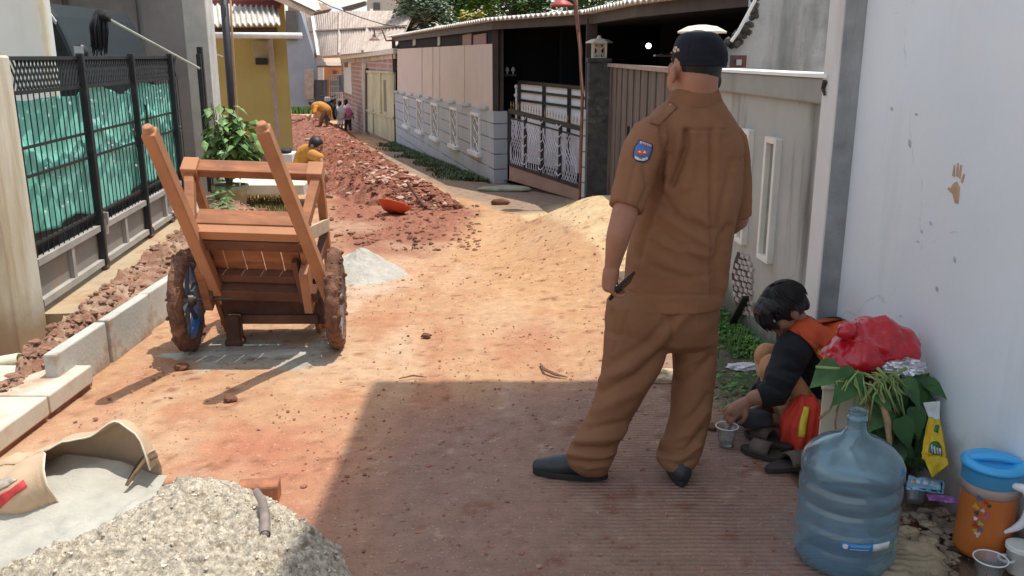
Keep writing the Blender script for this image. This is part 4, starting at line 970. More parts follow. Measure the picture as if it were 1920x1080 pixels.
asb2 = mat('asbestos_far', (.46, .38, .32), rough=.95, var=.12, vs=1.2, bump=.3, bs=10, streak=((.34, .27, .22), 1.5, .5, .72))
rq = [PY(583, 108, 41), PY(742, 92, 25.6), PY(775, 20, 31), PY(562, 21, 46)]
rr = MB(); corr(rr, rq[0], rq[1], rq[2], rq[3], 40, .03, .05).build('roof', asb2, bh_)
for t_ in (.16, .45, .72):
    MB().bar(rq[0].lerp(rq[1], t_) + Vector((0, 0, .06)), rq[3].lerp(rq[2], t_) + Vector((0, 0, .06)), .10 if t_ != .16 else .25, .03).build('roof_ridge', asb2 if t_ != .16 else mat('fascia_white', (.66, .63, .55), rough=.8), bh_)
MB().bar(rq[0].lerp(rq[3], .52) + Vector((0, 0, .05)), rq[1].lerp(rq[2], .52) + Vector((0, 0, .05)), .10, .05).build('roof_lap', asb2, bh_)
MB().bar(PY(640, 108, 36), rq[1] + Vector((0, -.1, -.05)), .12, .14).build('fascia', mat('fascia_white', (.66, .63, .55), rough=.8), bh_)
# orange house, awning, grille
oh = thing('orange_house', PY(618, 215, 43), 'orange painted house with a white grille under the brick house roof', 'house')
def ob_(x0, y0, x1, y1, Y, m, nm, par, d=.2): return MB().prism([PY(x0, y0, Y), PY(x1, y0, Y), PY(x1, y1, Y), PY(x0, y1, Y)], (0, d, 0)).build(nm, m, par)
om = mat('orange_plaster', (.62, .30, .13), rough=.9, var=.1, vs=1)
ob_(590, 104, 646, 226, 43, om, 'wall', oh, 3); ob_(602, 150, 613, 205, 42.9, mat('dark_door', (.09, .1, .11)), 'door', oh, .08)
ob_(624, 132, 631, 142, 42.9, mat('vent_red', (.25, .1, .08)), 'vent', oh, .05); ob_(620, 150, 640, 195, 42.92, mat('win_dark', (.14, .1, .1)), 'window', oh, .05)
MB().prism([PY(587, 110, 40.5), PY(640, 108, 40.5), PY(641, 123, 39.5), PY(590, 123, 39.5)], (0, .1, -.08)).build('awning', asb2, oh)
gr_ = MB()
for i in range(8): gr_.bar(PY(618 + i * 3.4, 140, 40), PY(618 + i * 3.4, 205, 40), .035)
for y_ in (140, 150, 162, 174, 186, 200): gr_.bar(PY(617, y_, 40), PY(643, y_, 40), .05)
gr_.build('grille', wf, oh)
ob_(596, 118, 606, 150, 42.5, MATS['white_plaster'], 'pier', oh)
bgw = thing('blue_grey_house', PY(568, 190, 39), 'blue-grey house side with a slanting roof edge beyond the yellow house', 'house')
MB().prism([PY(a, b_, 39) for a, b_ in ((535, 20), (564, 24), (590, 112), (592, 200), (535, 200))], (0, .5, 0)).build('wall', mat('blue_grey_wall', (.30, .34, .38), rough=.9, var=.12, vs=1), bgw)
ob_(535, 20, 556, 75, 38.8, mat('dark_eave', (.13, .12, .11)), 'eave', bgw); ob_(571, 130, 588, 185, 38.5, MATS['grey_post'], 'pier', bgw); ob_(590, 150, 603, 190, 38.6, MATS['dark_door'], 'gate', bgw)
bgb = thing('far_block', PY(720, 22, 70), 'plain greyish house block rising behind the asbestos roof', 'house')
ob_(688, -60, 790, 60, 70, mat('far_beige', (.48, .46, .40), rough=.9, var=.12, vs=.5, bump=0), 'wall', bgb, 6)
ob_(700, 5, 712, 18, 69.9, MATS['dark_door'], 'window', bgb, .1)
fr3 = thing('far_rooftops', PY(640, 30, 80), 'pale bluish metal rooftops at the far end of the lane', 'house')
MB().prism([PY(596, 12, 80), PY(680, 8, 80), PY(700, 40, 78), PY(596, 40, 78)], (0, 3, 0)).build('roof', mat('blue_roof', (.42, .47, .50), rough=.6, var=.2, vs=.6, bump=0), fr3)
MB().prism([PY(640, 14, 75), PY(684, 2, 75), PY(684, 9, 75), PY(646, 22, 75)], (0, 1, 0)).build('roof_edge', MATS['dark_eave'], fr3)
MB().prism([PY(592, 10, 74), PY(606, 6, 74), PY(622, 26, 73), PY(592, 30, 73)], (0, 1, 0)).build('red_roof', mat('far_red', (.4, .16, .14)), fr3)
MB().prism([PY(540, -10, 66), PY(590, -10, 66), PY(592, 26, 66), PY(540, 26, 66)], (0, 1, 0)).build('dark_wall', mat('far_dark', (.24, .2, .17), var=.3, vs=1), fr3)
# street lamp arm on the carport corner
sa = thing('street_lamp', PY(742, 76, 25.7), 'small hooded street lamp on a bent arm at the far carport corner', 'lamp')
MB().tube([PY(a, b_, 25.7) for a, b_ in ((742, 76), (724, 76), (716, 54), (702, 55), (702, 68))], .028, 6).build('arm', mat('rusty_pole', (0, 0, 0)), sa)
MB().lathe(PY(702, 76, 25.7), [(.15, 0), (.14, .03), (.05, .10), (.04, .16)], 14).build('lamp_shade', mat('rust_shade', (.24, .13, .1), rough=.7), sa)
tag(MB().tube([PY(a, b_, 24) for a, b_ in ((560, -20), (620, 12), (680, 34), (720, 46), (760, 52))], .012, 5).build('overhead_wire', black_iron), 'thin black overhead wire crossing above the asbestos roof', 'wire')
# end-of-lane ground cover
def leaves(mb, centers, size, rg, droop=.3, n_per=1, ar=.5, up=.2):
    for c in centers:
        c = Vector(c); a = rg.uniform(0, 6.28); s = size * rg.uniform(.6, 1.4); d_ = Vector((math.cos(a), math.sin(a), rg.uniform(-droop, up))).normalized(); n_ = Vector((rg.uniform(-.6, .6), rg.uniform(-.6, .6), 1)).normalized()
        x_ = d_.cross(n_).normalized() * s * ar; mid = c + d_ * s * .5; e = c + d_ * s - Vector((0, 0, s * droop * .5)); k = n_ * s * .06
        i = len(mb.v); mb.v += [tuple(c), tuple(mid + x_ - k), tuple(e), tuple(mid - x_ - k), tuple(mid + k)]
        mb.f += [(i, i + 1, i + 4), (i + 1, i + 2, i + 4), (i + 2, i + 3, i + 4), (i + 3, i, i + 4)]
leafm = lambda nm, c, **k: mat(nm, c, rough=.55, var=.35, vs=k.pop('vs', 3), bump=0, **k)
tg = [leafm('tree_green', (.075, .17, .06), col2=(.15, .26, .08), c2s=1.1, c2lo=.48, c2hi=.6), leafm('tree_green_bright', (.11, .26, .04), col2=(.2, .34, .07), c2s=1.3, c2lo=.48, c2hi=.62), leafm('tree_yellow', (.34, .30, .06)), leafm('tree_grey_green', (.15, .22, .14), col2=(.3, .34, .22), c2s=1.6, c2lo=.5, c2hi=.62)]
barkm = mat('bark', (.16, .11, .08), rough=.95, var=.3, bump=.6)
def tree(px, py, Yd, rad, m, label, n, sz, seed, flat=.8):
    c = PY(px, py, Yd); rg = np.random.default_rng(seed); g0 = float(gz(c.x, c.y)); t_ = thing('leafy_tree', (c.x, c.y, g0), label, 'tree', 'trees behind the carport')
    tr_ = MB(); tr_.tube([(c.x, c.y, g0 - .1), (c.x + .1, c.y, g0 + 1.5), (c.x, c.y + .1, c.z)], [.16, .12, .07], 8)
    for i in range(6):
        a = i * 1.05 + seed; tr_.tube([(c.x, c.y + .05, c.z - rad * .6), (c.x + math.cos(a) * rad * .5, c.y + math.sin(a) * rad * .5, c.z - rad * .1), (c.x + math.cos(a) * rad * .8, c.y + math.sin(a) * rad * .8, c.z + rad * .2)], [.06, .035, .015], 6)
    tr_.build('trunk', barkm, t_)
    cl_ = []
    for i in range(46):
        d_ = rg.normal(size=3); d_ /= np.linalg.norm(d_); r_ = rad * rg.uniform(.35, 1.0) ; cl_.append((np.array(c) + d_ * np.array((1, 1, flat)) * r_, rad * rg.uniform(.14, .30)))
    mb = MB(); cs = []
    for i in range(n):
        cc, cr_ = cl_[rg.integers(len(cl_))]; cs.append(cc + rg.normal(size=3) * cr_ * .55)
    leaves(mb, cs, sz, rg, ar=.32); mb.build('crown', m, t_)
tree(790, 6, 31, 1.25, tg[3], 'pale grey-green leafy tree left of the others above the panels', 3600, .17, 1)
tree(868, -6, 33, 1.45, tg[1], 'bright green leafy tree between the pale one and the dark ones', 3600, .20, 2)
tree(975, -4, 34, 1.75, tg[0], 'broad dark green tree above the middle of the carport roof', 4600, .20, 3)
tree(1100, -20, 33, 1.6, tg[0], 'dark green tree above the red lamp shade', 4000, .20, 4)
tree(885, 36, 29, .40, tg[2], 'small yellowing shrub top just over the carport roof', 700, .14, 5)
tree(760, 44, 32, .55, tg[3], 'thin low tree at the left end of the carport roof', 700, .16, 6)
def blades(name, m, spots, h, label, cat, seed, wd=.006, lean=.5, kind='stuff'):
    rg = np.random.default_rng(seed); mb = MB()
    for x, y, z in spots:
        hh = h * rg.uniform(.5, 1.3); a = rg.uniform(0, 6.28); l_ = lean * rg.uniform(.2, 1) * hh; ca, sa_ = math.cos(a), math.sin(a); wx_, wy_ = -sa_ * wd, ca * wd; i = len(mb.v)
        mb.v += [(x - wx_, y - wy_, z), (x + wx_, y + wy_, z), (x + ca * l_ * .4 + wx_, y + sa_ * l_ * .4 + wy_, z + hh * .6), (x + ca * l_ * .4 - wx_, y + sa_ * l_ * .4 - wy_, z + hh * .6), (x + ca * l_, y + sa_ * l_, z + hh)]
        mb.f += [(i, i + 1, i + 2, i + 3), (i + 3, i + 2, i + 4)]
    o = mb.build(name, m, origin=(spots[0][0], spots[0][1], 0)); tag(o, label, cat, kind=kind); return o
gs = []
for _ in range(2500):
    p = G(rng.uniform(548, 592), rng.uniform(196, 214)); gs.append((p.x, p.y, p.z))
blades('grass', leafm('grass_far', (.10, .22, .05)), gs, .7, 'bright green grass at the far end of the lane beside the blue-grey wall', 'grass', 3, .05)
gs = []
for _ in range(12000):
    s = rng.random(); d_ = abs(rng.normal(0, .28)); p = A0.lerp(B0, s) + dn * (.05 + d_); 
    if vn(np.array([[p.x, p.y, 0]]), 1.3, 5, 2)[0] + (.35 - d_) < -.15: continue
    gs.append((p.x, p.y, float(gz(p.x, p.y))))
blades('grass', leafm('grass_dark', (.06, .095, .03), vs=5), gs, .065, 'ragged dark grass along the foot of the block wall', 'grass', 4, .010, 1.2)
# ============================================================= SOIL HEAP AND WHAT LIES ON IT
path = [G(*p) for p in ((556, 224), (584, 240), (618, 282), (655, 318), (700, 350), (752, 374), (800, 386), (862, 394))]
hwid = [1.6, 1.45, 1.15, 1.0, .85, .72, .5, .2]; hgt = [.28, .38, .44, .42, .36, .32, .18, .02]
def along(t_):
    k = min(int(t_), len(path) - 2); f_ = t_ - k; f2 = f_ * f_ * (3 - 2 * f_); return path[k].lerp(path[k + 1], f_), hwid[k] * (1 - f2) + hwid[k + 1] * f2, hgt[k] * (1 - f2) + hgt[k + 1] * f2
NS, NUu = 340, 64; pts = []
for j in range(NS + 1):
    t_ = j / NS * (len(path) - 1.001); c, hw_, hh = along(t_); c2, _, _ = along(min(t_ + .05, len(path) - 1.001)); c1, _, _ = along(max(t_ - .05, 0)); d_ = (c2 - c1); d_.z = 0; d_.normalize(); nn = Vector((d_.y, -d_.x, 0))
    for i in range(NUu + 1):
        u = i / NUu * 2 - 1; p = c + nn * (u * hw_); pts.append((p.x, p.y, u, hh))
pts = np.array(pts); gx_ = gz(pts[:, 0], pts[:, 1]); Pn = np.stack([pts[:, 0], pts[:, 1], 0 * gx_], -1)
prof = np.clip(1 - np.abs(pts[:, 2]) ** 1.5, 0, 1); n1 = vn(Pn, 1.6, 60, 2); n2 = vn(Pn, 5, 61, 3); n3 = vn(Pn, 14, 62, 3)
zz = gx_ - .03 + prof * pts[:, 3] * (1 + .35 * n1) + (prof ** .4) * (.10 * np.abs(n2) + .06 * n3 - .02) 
mb = MB(); mb.v = np.stack([pts[:, 0], pts[:, 1], zz], -1).tolist(); W1 = NUu + 1
mb.f = [(j * W1 + i, j * W1 + i + 1, (j + 1) * W1 + i + 1, (j + 1) * W1 + i) for j in range(NS) for i in range(NUu)]
heapm = mat('heap_soil', (.23, .085, .052), rough=.97, var=.45, vs=4, bump=.9, bs=25, bd=.03, col2=(.38, .19, .13), c2s=3.2, c2lo=.54, c2hi=.64)
hp_o = mb.build('soil_heap', heapm, smooth=False); tag(hp_o, 'long ridge of dug-out red soil running down the middle of the lane', 'soil heap')
def on_heap(t_, u):
    j = int(t_ / (len(path) - 1.001) * NS); i = int((u + 1) / 2 * NUu); k = j * W1 + i; return pts[k, 0], pts[k, 1], zz[k]
spots = [on_heap(rng.uniform(0, 6.9), np.clip(rng.normal(0, .45), -.98, .98)) for _ in range(3600)]
scatter('heap_clods', mat('clod_red', (.20, .075, .045), rough=.97, var=.5, vs=3, bump=.6, bs=40, col2=(.30, .14, .09), c2s=5), spots, lambda r: .010 + .045 * r.random() ** 3, 'chunky red clods covering the soil heap', 'clods', seed=21, squash=.7)
spots = [on_heap(rng.uniform(1, 6.7), np.clip(rng.normal(0, .4), -.98, .98)) for _ in range(300)] + [on_heap(rng.normal(4.6, .35), rng.uniform(-.5, .4)) for _ in range(160)]
scatter('heap_rubble', rock_pale, spots, lambda r: .015 + .045 * r.random() ** 2, 'pale broken rubble mixed into the soil heap', 'rubble', seed=22, squash=.6)
bq = on_heap(5.75, -.6); bpos = G(736, 402)
bs_ = MB(); tilt = Matrix.Rotation(R(28), 3, 'Y') @ Matrix.Rotation(R(-30), 3, 'X')
bs_.lathe(bpos + Vector((0, 0, .035)), [(.0, .010), (.10, .010), (.17, .075), (.19, .09), (.20, .088), (.195, .075), (.11, .0), (.0, 0)], 32, False, False, M=Matrix.Rotation(R(14), 3, 'Y') @ Matrix.Rotation(R(-24), 3, 'X'))
tag(bs_.build('basin', mat('orange_plastic', (.62, .10, .035), rough=.4, bump=0), smooth=True), 'shallow orange plastic basin tipped against the foot of the soil heap', 'basin')
tag(MB().tube([PY(764, 342, 10.9), PY(779, 365, 10.7), PY(797, 388, 10.5)], [.022, .02, .02], 7).build('digging_stick', mat('stick_dark', (.11, .05, .035), rough=.9)), 'short dark stick lying on the near end of the soil heap', 'stick')

# fragments at the roadside by the gate
for (px_, py_, sx, sy, lb) in ((945, 358, .38, .16, 'flat mossy concrete chunk below the lattice gate'), (938, 384, .12, .05, 'short dark brick piece in the gutter left of the ramp')):
    p = G(px_, py_); v_, f_ = blob((p.x, p.y, p.z + .03), (sx, sy, .05), px_, .2, 2, 3); tag(MB().add(v_, f_).build('concrete_chunk' if sx > .2 else 'brick_piece', mat('mossy_conc', (.36, .36, .27), rough=.95, var=.25, bump=.5) if sx > .2 else soil_dk, smooth=True), lb, 'rubble')
gut = MB(); a = G(1000, 398); b_ = G(1092, 374)
# ============================================================= HANDCART
wood = mat('cart_wood', (.33, .135, .06), rough=.75, var=.3, vs=3.5, bump=.35, bs=26, bd=.006, stretch=(1, 5, 1), col2=(.20, .08, .045), c2s=4, c2lo=.5, c2hi=.68)
wood_l = mat('cart_wood_light', (.43, .20, .10), rough=.75, var=.25, vs=3, bump=.3, bs=24, bd=.005, col2=(.33, .16, .09), c2s=3, c2lo=.5, c2hi=.7)
wood_p = mat('cart_wood_pale', (.52, .40, .29), rough=.8, var=.2, vs=5, bump=.3)
wood_d = mat('cart_wood_dark', (.14, .06, .035), rough=.85, var=.3, vs=5, bump=.35, col2=(.42, .36, .3), c2s=4, c2lo=.62, c2hi=.78)
OX = -1.395; AO = Vector((OX, 4.72, .30)); U_ = Vector((.05, -.60, .80)).normalized(); W_ = Vector((0, .80, .60)); W_ = (W_ - U_ * W_.dot(U_)).normalized(); X_ = Vector((1, .05, 0)); X_ = (X_ - U_ * X_.dot(U_) - W_ * X_.dot(W_)).normalized()
def Cq(x, u, w_): return AO + X_ * x + U_ * u + W_ * w_
cart = thing('handcart', (OX, 4.72, 0), 'wooden two-wheeled handcart with mud-caked tyres, tipped nose down in the lane', 'handcart')
# handles
hl0, hl1 = PY(275, 236, 4.03), PY(378, 478, 4.52); hr0, hr1 = PY(489, 230, 4.03), PY(592, 492, 4.52)
for a, b_ in ((hl0, hl1), (hr0, hr1)):
    dv = (b_ - a).normalized(); e = b_ + dv * .30
    h_ = MB(); h_.bar(a + dv * .03, e, .062, .07, up=(0, -1, .2)); h_.tube([a, a + dv * .05], [.022, .034], 10); h_.build('handle', wood_l, cart, bevel=.009)
xl, xr = -.265, .245
# floor: planks running along the cart
n_ = 5
for i in range(n_):
    xa = xl + (xr - xl) * i / n_; xb = xa + (xr - xl) / n_ - .008
    MB().hexa([Cq(xa, -.04, .075), Cq(xb, -.04, .075), Cq(xb, .42, .075), Cq(xa, .42, .075), Cq(xa, -.04, .095), Cq(xb, -.04, .095), Cq(xb, .42, .095), Cq(xa, .42, .095)]).build('floor_plank', wood, cart, bevel=.002)
def cbar(x0, x1, u, w_, hu, hw_, nm, m, sk=0): return MB().hexa([Cq(x0, u - hu, w_ - hw_), Cq(x1, u - hu + sk, w_ - hw_), Cq(x1, u + hu + sk, w_ - hw_), Cq(x0, u + hu, w_ - hw_), Cq(x0, u - hu, w_ + hw_), Cq(x1, u - hu + sk, w_ + hw_), Cq(x1, u + hu + sk, w_ + hw_), Cq(x0, u + hu, w_ + hw_)]).build(nm, m, cart, bevel=.003)
cbar(xl - .02, xr + .02, .475, .055, .03, .03, 'cross_rail', wood_l)
cbar(xl - .03, xr + .03, .40, .045, .035, .022, 'cross_rail', wood_d)
cbar(xl - .01, xr + .02, .13, .045, .028, .024, 'cross_rail', wood_d)
cbar(xl - .07, xr + .07, .035, .012, .04, .035, 'axle_beam', wood_d)
cbar(xl + .0, xr + .0, .50, .13, .012, .05, 'end_board', wood)
# side boards running by the floor
for sx in (-1, 1):
    xa = xl - .03 if sx < 0 else xr + .005; xb = xa + .025
    MB().hexa([Cq(xa, -.42, .05), Cq(xb, -.42, .05), Cq(xb, .46, .05), Cq(xa, .46, .05), Cq(xa, -.42, .14), Cq(xb, -.42, .14), Cq(xb, .46, .14), Cq(xa, .46, .14)]).build('side_board', wood, cart, bevel=.002)
# flaring upright sides: top rail, posts, diagonals
for sx in (-1, 1):
    x0_ = (xl - .035) if sx < 0 else (xr + .035); x1_ = x0_ + (-.085 if sx < 0 else .03)
    T1, T2 = Cq(x1_, .50, .50), Cq(x1_ - sx * .03, -.42, .46)
    B1, B2 = Cq(x0_, .46, .10), Cq(x0_, -.40, .10)
    MB().bar(T1 + U_ * .02, T2, .045, .05, up=W_).build('top_rail', wood_l if sx > 0 else wood, cart, bevel=.004)
    MB().bar(B1, T1 - W_ * .02, .05, .06, up=U_).build('post', wood, cart, bevel=.004)
    MB().bar(B2, T2 - W_ * .02, .05, .05, up=U_).build('post', wood, cart, bevel=.004)
    MB().bar(B1.lerp(B2, .5), T1.lerp(T2, .5), .045, .045, up=U_).build('post', wood_d, cart, bevel=.004)
    MB().bar(B1 + U_ * -.03 + X_ * sx * .02, T1.lerp(T2, .45) + X_ * sx * .02, .018, .075, up=U_).build('brace', wood_p, cart, bevel=.002)
    MB().bar(B1.lerp(B2, .55) + X_ * sx * .02, T1.lerp(T2, .9) + X_ * sx * .02, .018, .07, up=U_).build('brace', wood_l, cart, bevel=.002)
    MB().box(Cq(x1_ - sx * .012, .505, .475), (.085, .09, .10), M=Matrix((X_, U_, W_)).transposed()).build('corner_block', wood_l, cart, bevel=.006)
L0_, R0_ = Cq(xl - .12, .50, .49), Cq(xr + .065, .50, .49)
MB().bar(L0_, R0_, .055, .085, up=W_).build('end_rail', wood, cart, bevel=.005)
L1_, R1_ = Cq(xl - .08, -.42, .46), Cq(xr + .08, -.42, .46)
MB().bar(L1_, R1_, .03, .04, up=W_).build('nose_rail', wood_d, cart, bevel=.004)
# hangers, nose box, axle, foot
for sx in (-1, 1):
    x0_ = (xl - .02) if sx < 0 else (xr + .02)
    MB().bar(Cq(x0_, .24, .02), Cq(x0_ + sx * .0, -.06, -.02), .045, .09, up=W_).build('hanger', wood_l if sx > 0 else wood, cart, bevel=.003)
    MB().bar(Cq(x0_ - sx * .05, .27, .05), Cq(x0_ - sx * .02, .02, -.03), .03, .05, up=W_).build('hanger', wood_d, cart, bevel=.003)
MB().hexa([Vector((OX + a, b_, c_)) for a, b_, c_ in ((-.26, 4.86, .10), (.31, 4.86, .10), (.31, 5.10, .10), (-.26, 5.10, .10), (-.26, 4.82, .29), (.31, 4.82, .29), (.31, 5.10, .31), (-.26, 5.10, .31))]).build('nose_board', mat('nose_dark', (.10, .045, .03), rough=.9, var=.3), cart, bevel=.004)
MB().bar((OX - .22, 4.84, .14), (OX + .28, 4.84, .14), .035, .05).build('nose_beam', wood_d, cart, bevel=.003)
MB().box((OX - .19, 4.8, .09), (.08, .08, .17)).box((OX - .19, 4.8, .018), (.10, .10, .036)).build('foot', MATS['nose_dark'], cart, bevel=.012)
MB().tube([(OX - .42, 4.68, .30), (OX + .42, 4.76, .30)], .014, 10).build('axle', mat('axle_steel', (.12, .10, .09), rough=.5, metal=.6), cart)
# wheels
mudm = mat('caked_mud', (.19, .09, .055), rough=.95, var=.45, vs=14, bump=1., bs=70, bd=.02, col2=(.33, .18, .115), c2s=8, c2lo=.52, c2hi=.66)
def wheel(c, rz, rimm, seed, spokem):
    wd = 12
    def fn(a, b_): return 1 + .06 * math.sin(a * 23 + seed + math.sin(a * 5)) * (math.cos(b_) > -.2) + .24 * float(vn(np.array([[math.cos(a) * 3, math.sin(a) * 3, b_]]), 2.4, seed, 2)[0])
    c = Vector(c); M_ = Matrix.Rotation(rz, 3, 'Z')
    def rot(mb): mb.v = [tuple(c + M_ @ Vector(v)) for v in mb.v]; return mb
    root = rot(MB().torus((0, 0, 0), .243, .040, 'X', 96, 16, fn)).build('wheel', mudm, cart, smooth=True)
    prof = [(.208, -.026), (.216, -.03), (.206, -.012), (.206, .012), (.216, .03), (.208, .026), (.196, .012), (.196, -.012)]
    mb = MB(); n = 56
    for r_, h_ in prof:
        for k in range(n): a = 6.28318 * k / n; mb.v.append((h_, r_ * math.cos(a), r_ * math.sin(a)))
    m_ = len(prof)
    for i in range(m_):
        for k in range(n): mb.f.append((i * n + k, i * n + (k + 1) % n, ((i + 1) % m_) * n + (k + 1) % n, ((i + 1) % m_) * n + k))
    rot(mb).build('rim', rimm, root, smooth=True)
    sp = MB()
    for k in range(6):
        a = k * math.pi / 3 + .3 + seed; d_ = Vector((0, math.cos(a), math.sin(a))); sp.bar(d_ * .03, d_ * .20, .014, .026, up=(1, 0, 0))
    rot(sp).build('spokes', spokem, root, bevel=.003)
    rot(MB().tube([(-.05, 0, 0), (-.035, 0, 0), (.035, 0, 0), (.05, 0, 0)], [.02, .036, .036, .02], 16)).build('hub', MATS['axle_steel'], root, smooth=True)
    cl = MB()
    rg = np.random.default_rng(seed)
    for i in range(46):
        a = rg.uniform(0, 6.28); b_ = rg.uniform(-1.5, 1.5); q = .240 + .044 * math.cos(b_); v_, f_ = blob((.044 * math.sin(b_), q * math.cos(a), q * math.sin(a)), rg.uniform(.006, .017), i, .4, 2, 1); cl.add(v_, f_)
    rot(cl).build('mud_lumps', mudm, root)['kind'] = 'stuff'
spk = mat('spoke_grey', (.30, .31, .33), rough=.45, metal=.3, var=.2)
wheel((-1.80, 4.70, .285), R(6), mat('blue_rim', (.02, .08, .24), rough=.4, var=.3, vs=12, col2=(.2, .13, .09), c2s=8, c2lo=.5, c2hi=.6), 1, mat('spoke_dark', (.05, .06, .08), rough=.5))
wheel((-.985, 4.74, .285), R(7), mat('grey_rim', (.16, .15, .15), rough=.5, var=.3, vs=12), 2, spk)
# spilled cement film and mortar heap behind the cart
cem = mat('cement_powder', (.42, .405, .35), rough=.95, var=.14, vs=9, bump=.5, bs=70)
def mound(name, px, py, rx, ry, h, m, label, cat, seed, nse=.25, fine=.02, n=70, skew_=0, pw=1.4, rot=0):
    c = G(px, py); V_ = []; ang = np.linspace(0, 2 * np.pi, n, endpoint=False); rr_ = np.linspace(0, 1, 34); 
    A_, B_ = np.meshgrid(ang, rr_); bx = np.cos(A_) * rx; by = np.sin(A_) * ry
    k = 1 + nse * vn(np.stack([np.cos(A_) * 1.7, np.sin(A_) * 1.7, 0 * A_ + seed], -1), 1.3, seed, 3); x = bx * B_ * k; y = by * B_ * k
    x, y = x * math.cos(rot) - y * math.sin(rot), x * math.sin(rot) + y * math.cos(rot)
    x += c.x; y += c.y
    P_ = np.stack([x, y, 0 * x], -1); hh = h * np.clip(1 - B_ ** pw, 0, 1) * (1 + .3 * vn(P_, 4, seed, 2)) + (fine * vn(P_, 28, seed + 1, 3) + fine * 1.3 * vn(P_, 9, seed + 3, 2)) * (1 - B_ ** 6)
    z = gz(x, y) + hh - .012
    mb = MB(); mb.v = np.stack([x, y, z], -1).reshape(-1, 3).tolist()
    mb.f = [(i * n + k_, i * n + (k_ + 1) % n, (i + 1) * n + (k_ + 1) % n, (i + 1) * n + k_) for i in range(33) for k_ in range(n)]
    o = mb.build(name, m, smooth=True); 
    if label: tag(o, label, cat)
    return o
mound('mortar_pile', 676, 515, .34, .42, .20, mat('mortar_grey', (.44, .42, .37), rough=.95, var=.2, vs=7, bump=.8, bs=50, bd=.02), 'grey mortar pile slumped behind the right cart wheel', 'mortar pile', 5, .3, .012)
mound('spilled_cement', 500, 662, .62, .10, .022, cem, 'thin film of spilled grey cement on the mud below the cart', 'cement', 7, .5, .004)

# ============================================================= SAND HEAP, CEMENT SACK (front left)
sandm = mat('coarse_sand', (.55, .49, .39), rough=.97, var=.5, vs=42, bump=1., bs=120, bd=.012, col2=(.30, .22, .14), c2s=20, c2lo=.55, c2hi=.66)
def pile():
    fp_ = np.array([tuple(G(*p)[:2]) for p in ((318, 922), (380, 915), (455, 925), (560, 968), (640, 1024), (668, 1080), (676, 1300), (-200, 1400), (-90, 1120), (70, 1082), (165, 1025), (255, 965))])
    n = 270; xs_ = np.linspace(fp_[:, 0].min() - .1, fp_[:, 0].max() + .1, n); ys_ = np.linspace(1.35, fp_[:, 1].max() + .1, n); wx_, wy_ = np.meshgrid(xs_, ys_); P_ = np.stack([wx_, wy_, 0 * wx_], -1)
    qx = wx_ + .035 * vn(P_, 6, 75, 3); qy = wy_ + .035 * vn(P_, 6, 76, 3); sd = (polymask(qx, qy, fp_, .5) - .5)
    h = .205 * (1 - np.exp(-np.clip(sd, 0, 1) / .13)) - .05 * (sd <= 0) + .04 * np.clip(sd * 8, 0, 1) * vn(P_, 2.2, 70, 2)
    f_ = np.clip(h * 20 + .2, 0, 1)
    h = h + f_ * (.018 * vn(P_, 7, 72, 2) + .022 * np.abs(vn(P_, 18, 73, 2)) + .017 * vn(P_, 45, 74, 2) + .007 * rng.uniform(-1, 1, wx_.shape))
    z = h - .004; ii = np.arange(n * n).reshape(n, n)
    keep = (z[:-1, :-1] > -.03)
    fs = np.stack([ii[:-1, :-1], ii[:-1, 1:], ii[1:, 1:], ii[1:, :-1]], -1)[keep]
    mb = MB(); mb.v = np.stack([wx_, wy_, z], -1).reshape(-1, 3).tolist(); mb.f = [tuple(a) for a in fs.tolist()]
    me = mb.mesh('sand_heap', True); bm = bmesh.new(); bm.from_mesh(me); bmesh.ops.delete(bm, geom=[v for v in bm.verts if not v.link_faces], context='VERTS'); bm.to_mesh(me); bm.free()
    o = mb.build('sand_heap', sandm, me=me, smooth=True); tag(o, 'heap of coarse pale sand in front of the cement sack', 'sand heap'); return o, (wx_, wy_, z)
so_, sg = pile()
spots = []
for _ in range(2200):
    i, j = rng.integers(0, 270, 2)
    if sg[2][i, j] > .0: spots.append((sg[0][i, j] + rng.uniform(-.004, .004), sg[1][i, j] + rng.uniform(-.004, .004), sg[2][i, j] + .001))
scatter('sand_grains', mat('sand_grain', (.56, .51, .42), rough=.95, var=.5, vs=30, bump=.3), spots, lambda r: .0028 + .0045 * r.random() ** 2, 'coarse crumbs of sand over the heap', 'sand', seed=33, squash=.8)
# powder spilling out of the sack
mound('cement_spill', 165, 985, .66, .40, .06, cem, 'pale grey cement powder spilling from the sack mouth', 'cement', 12, .35, .014, rot=.30)
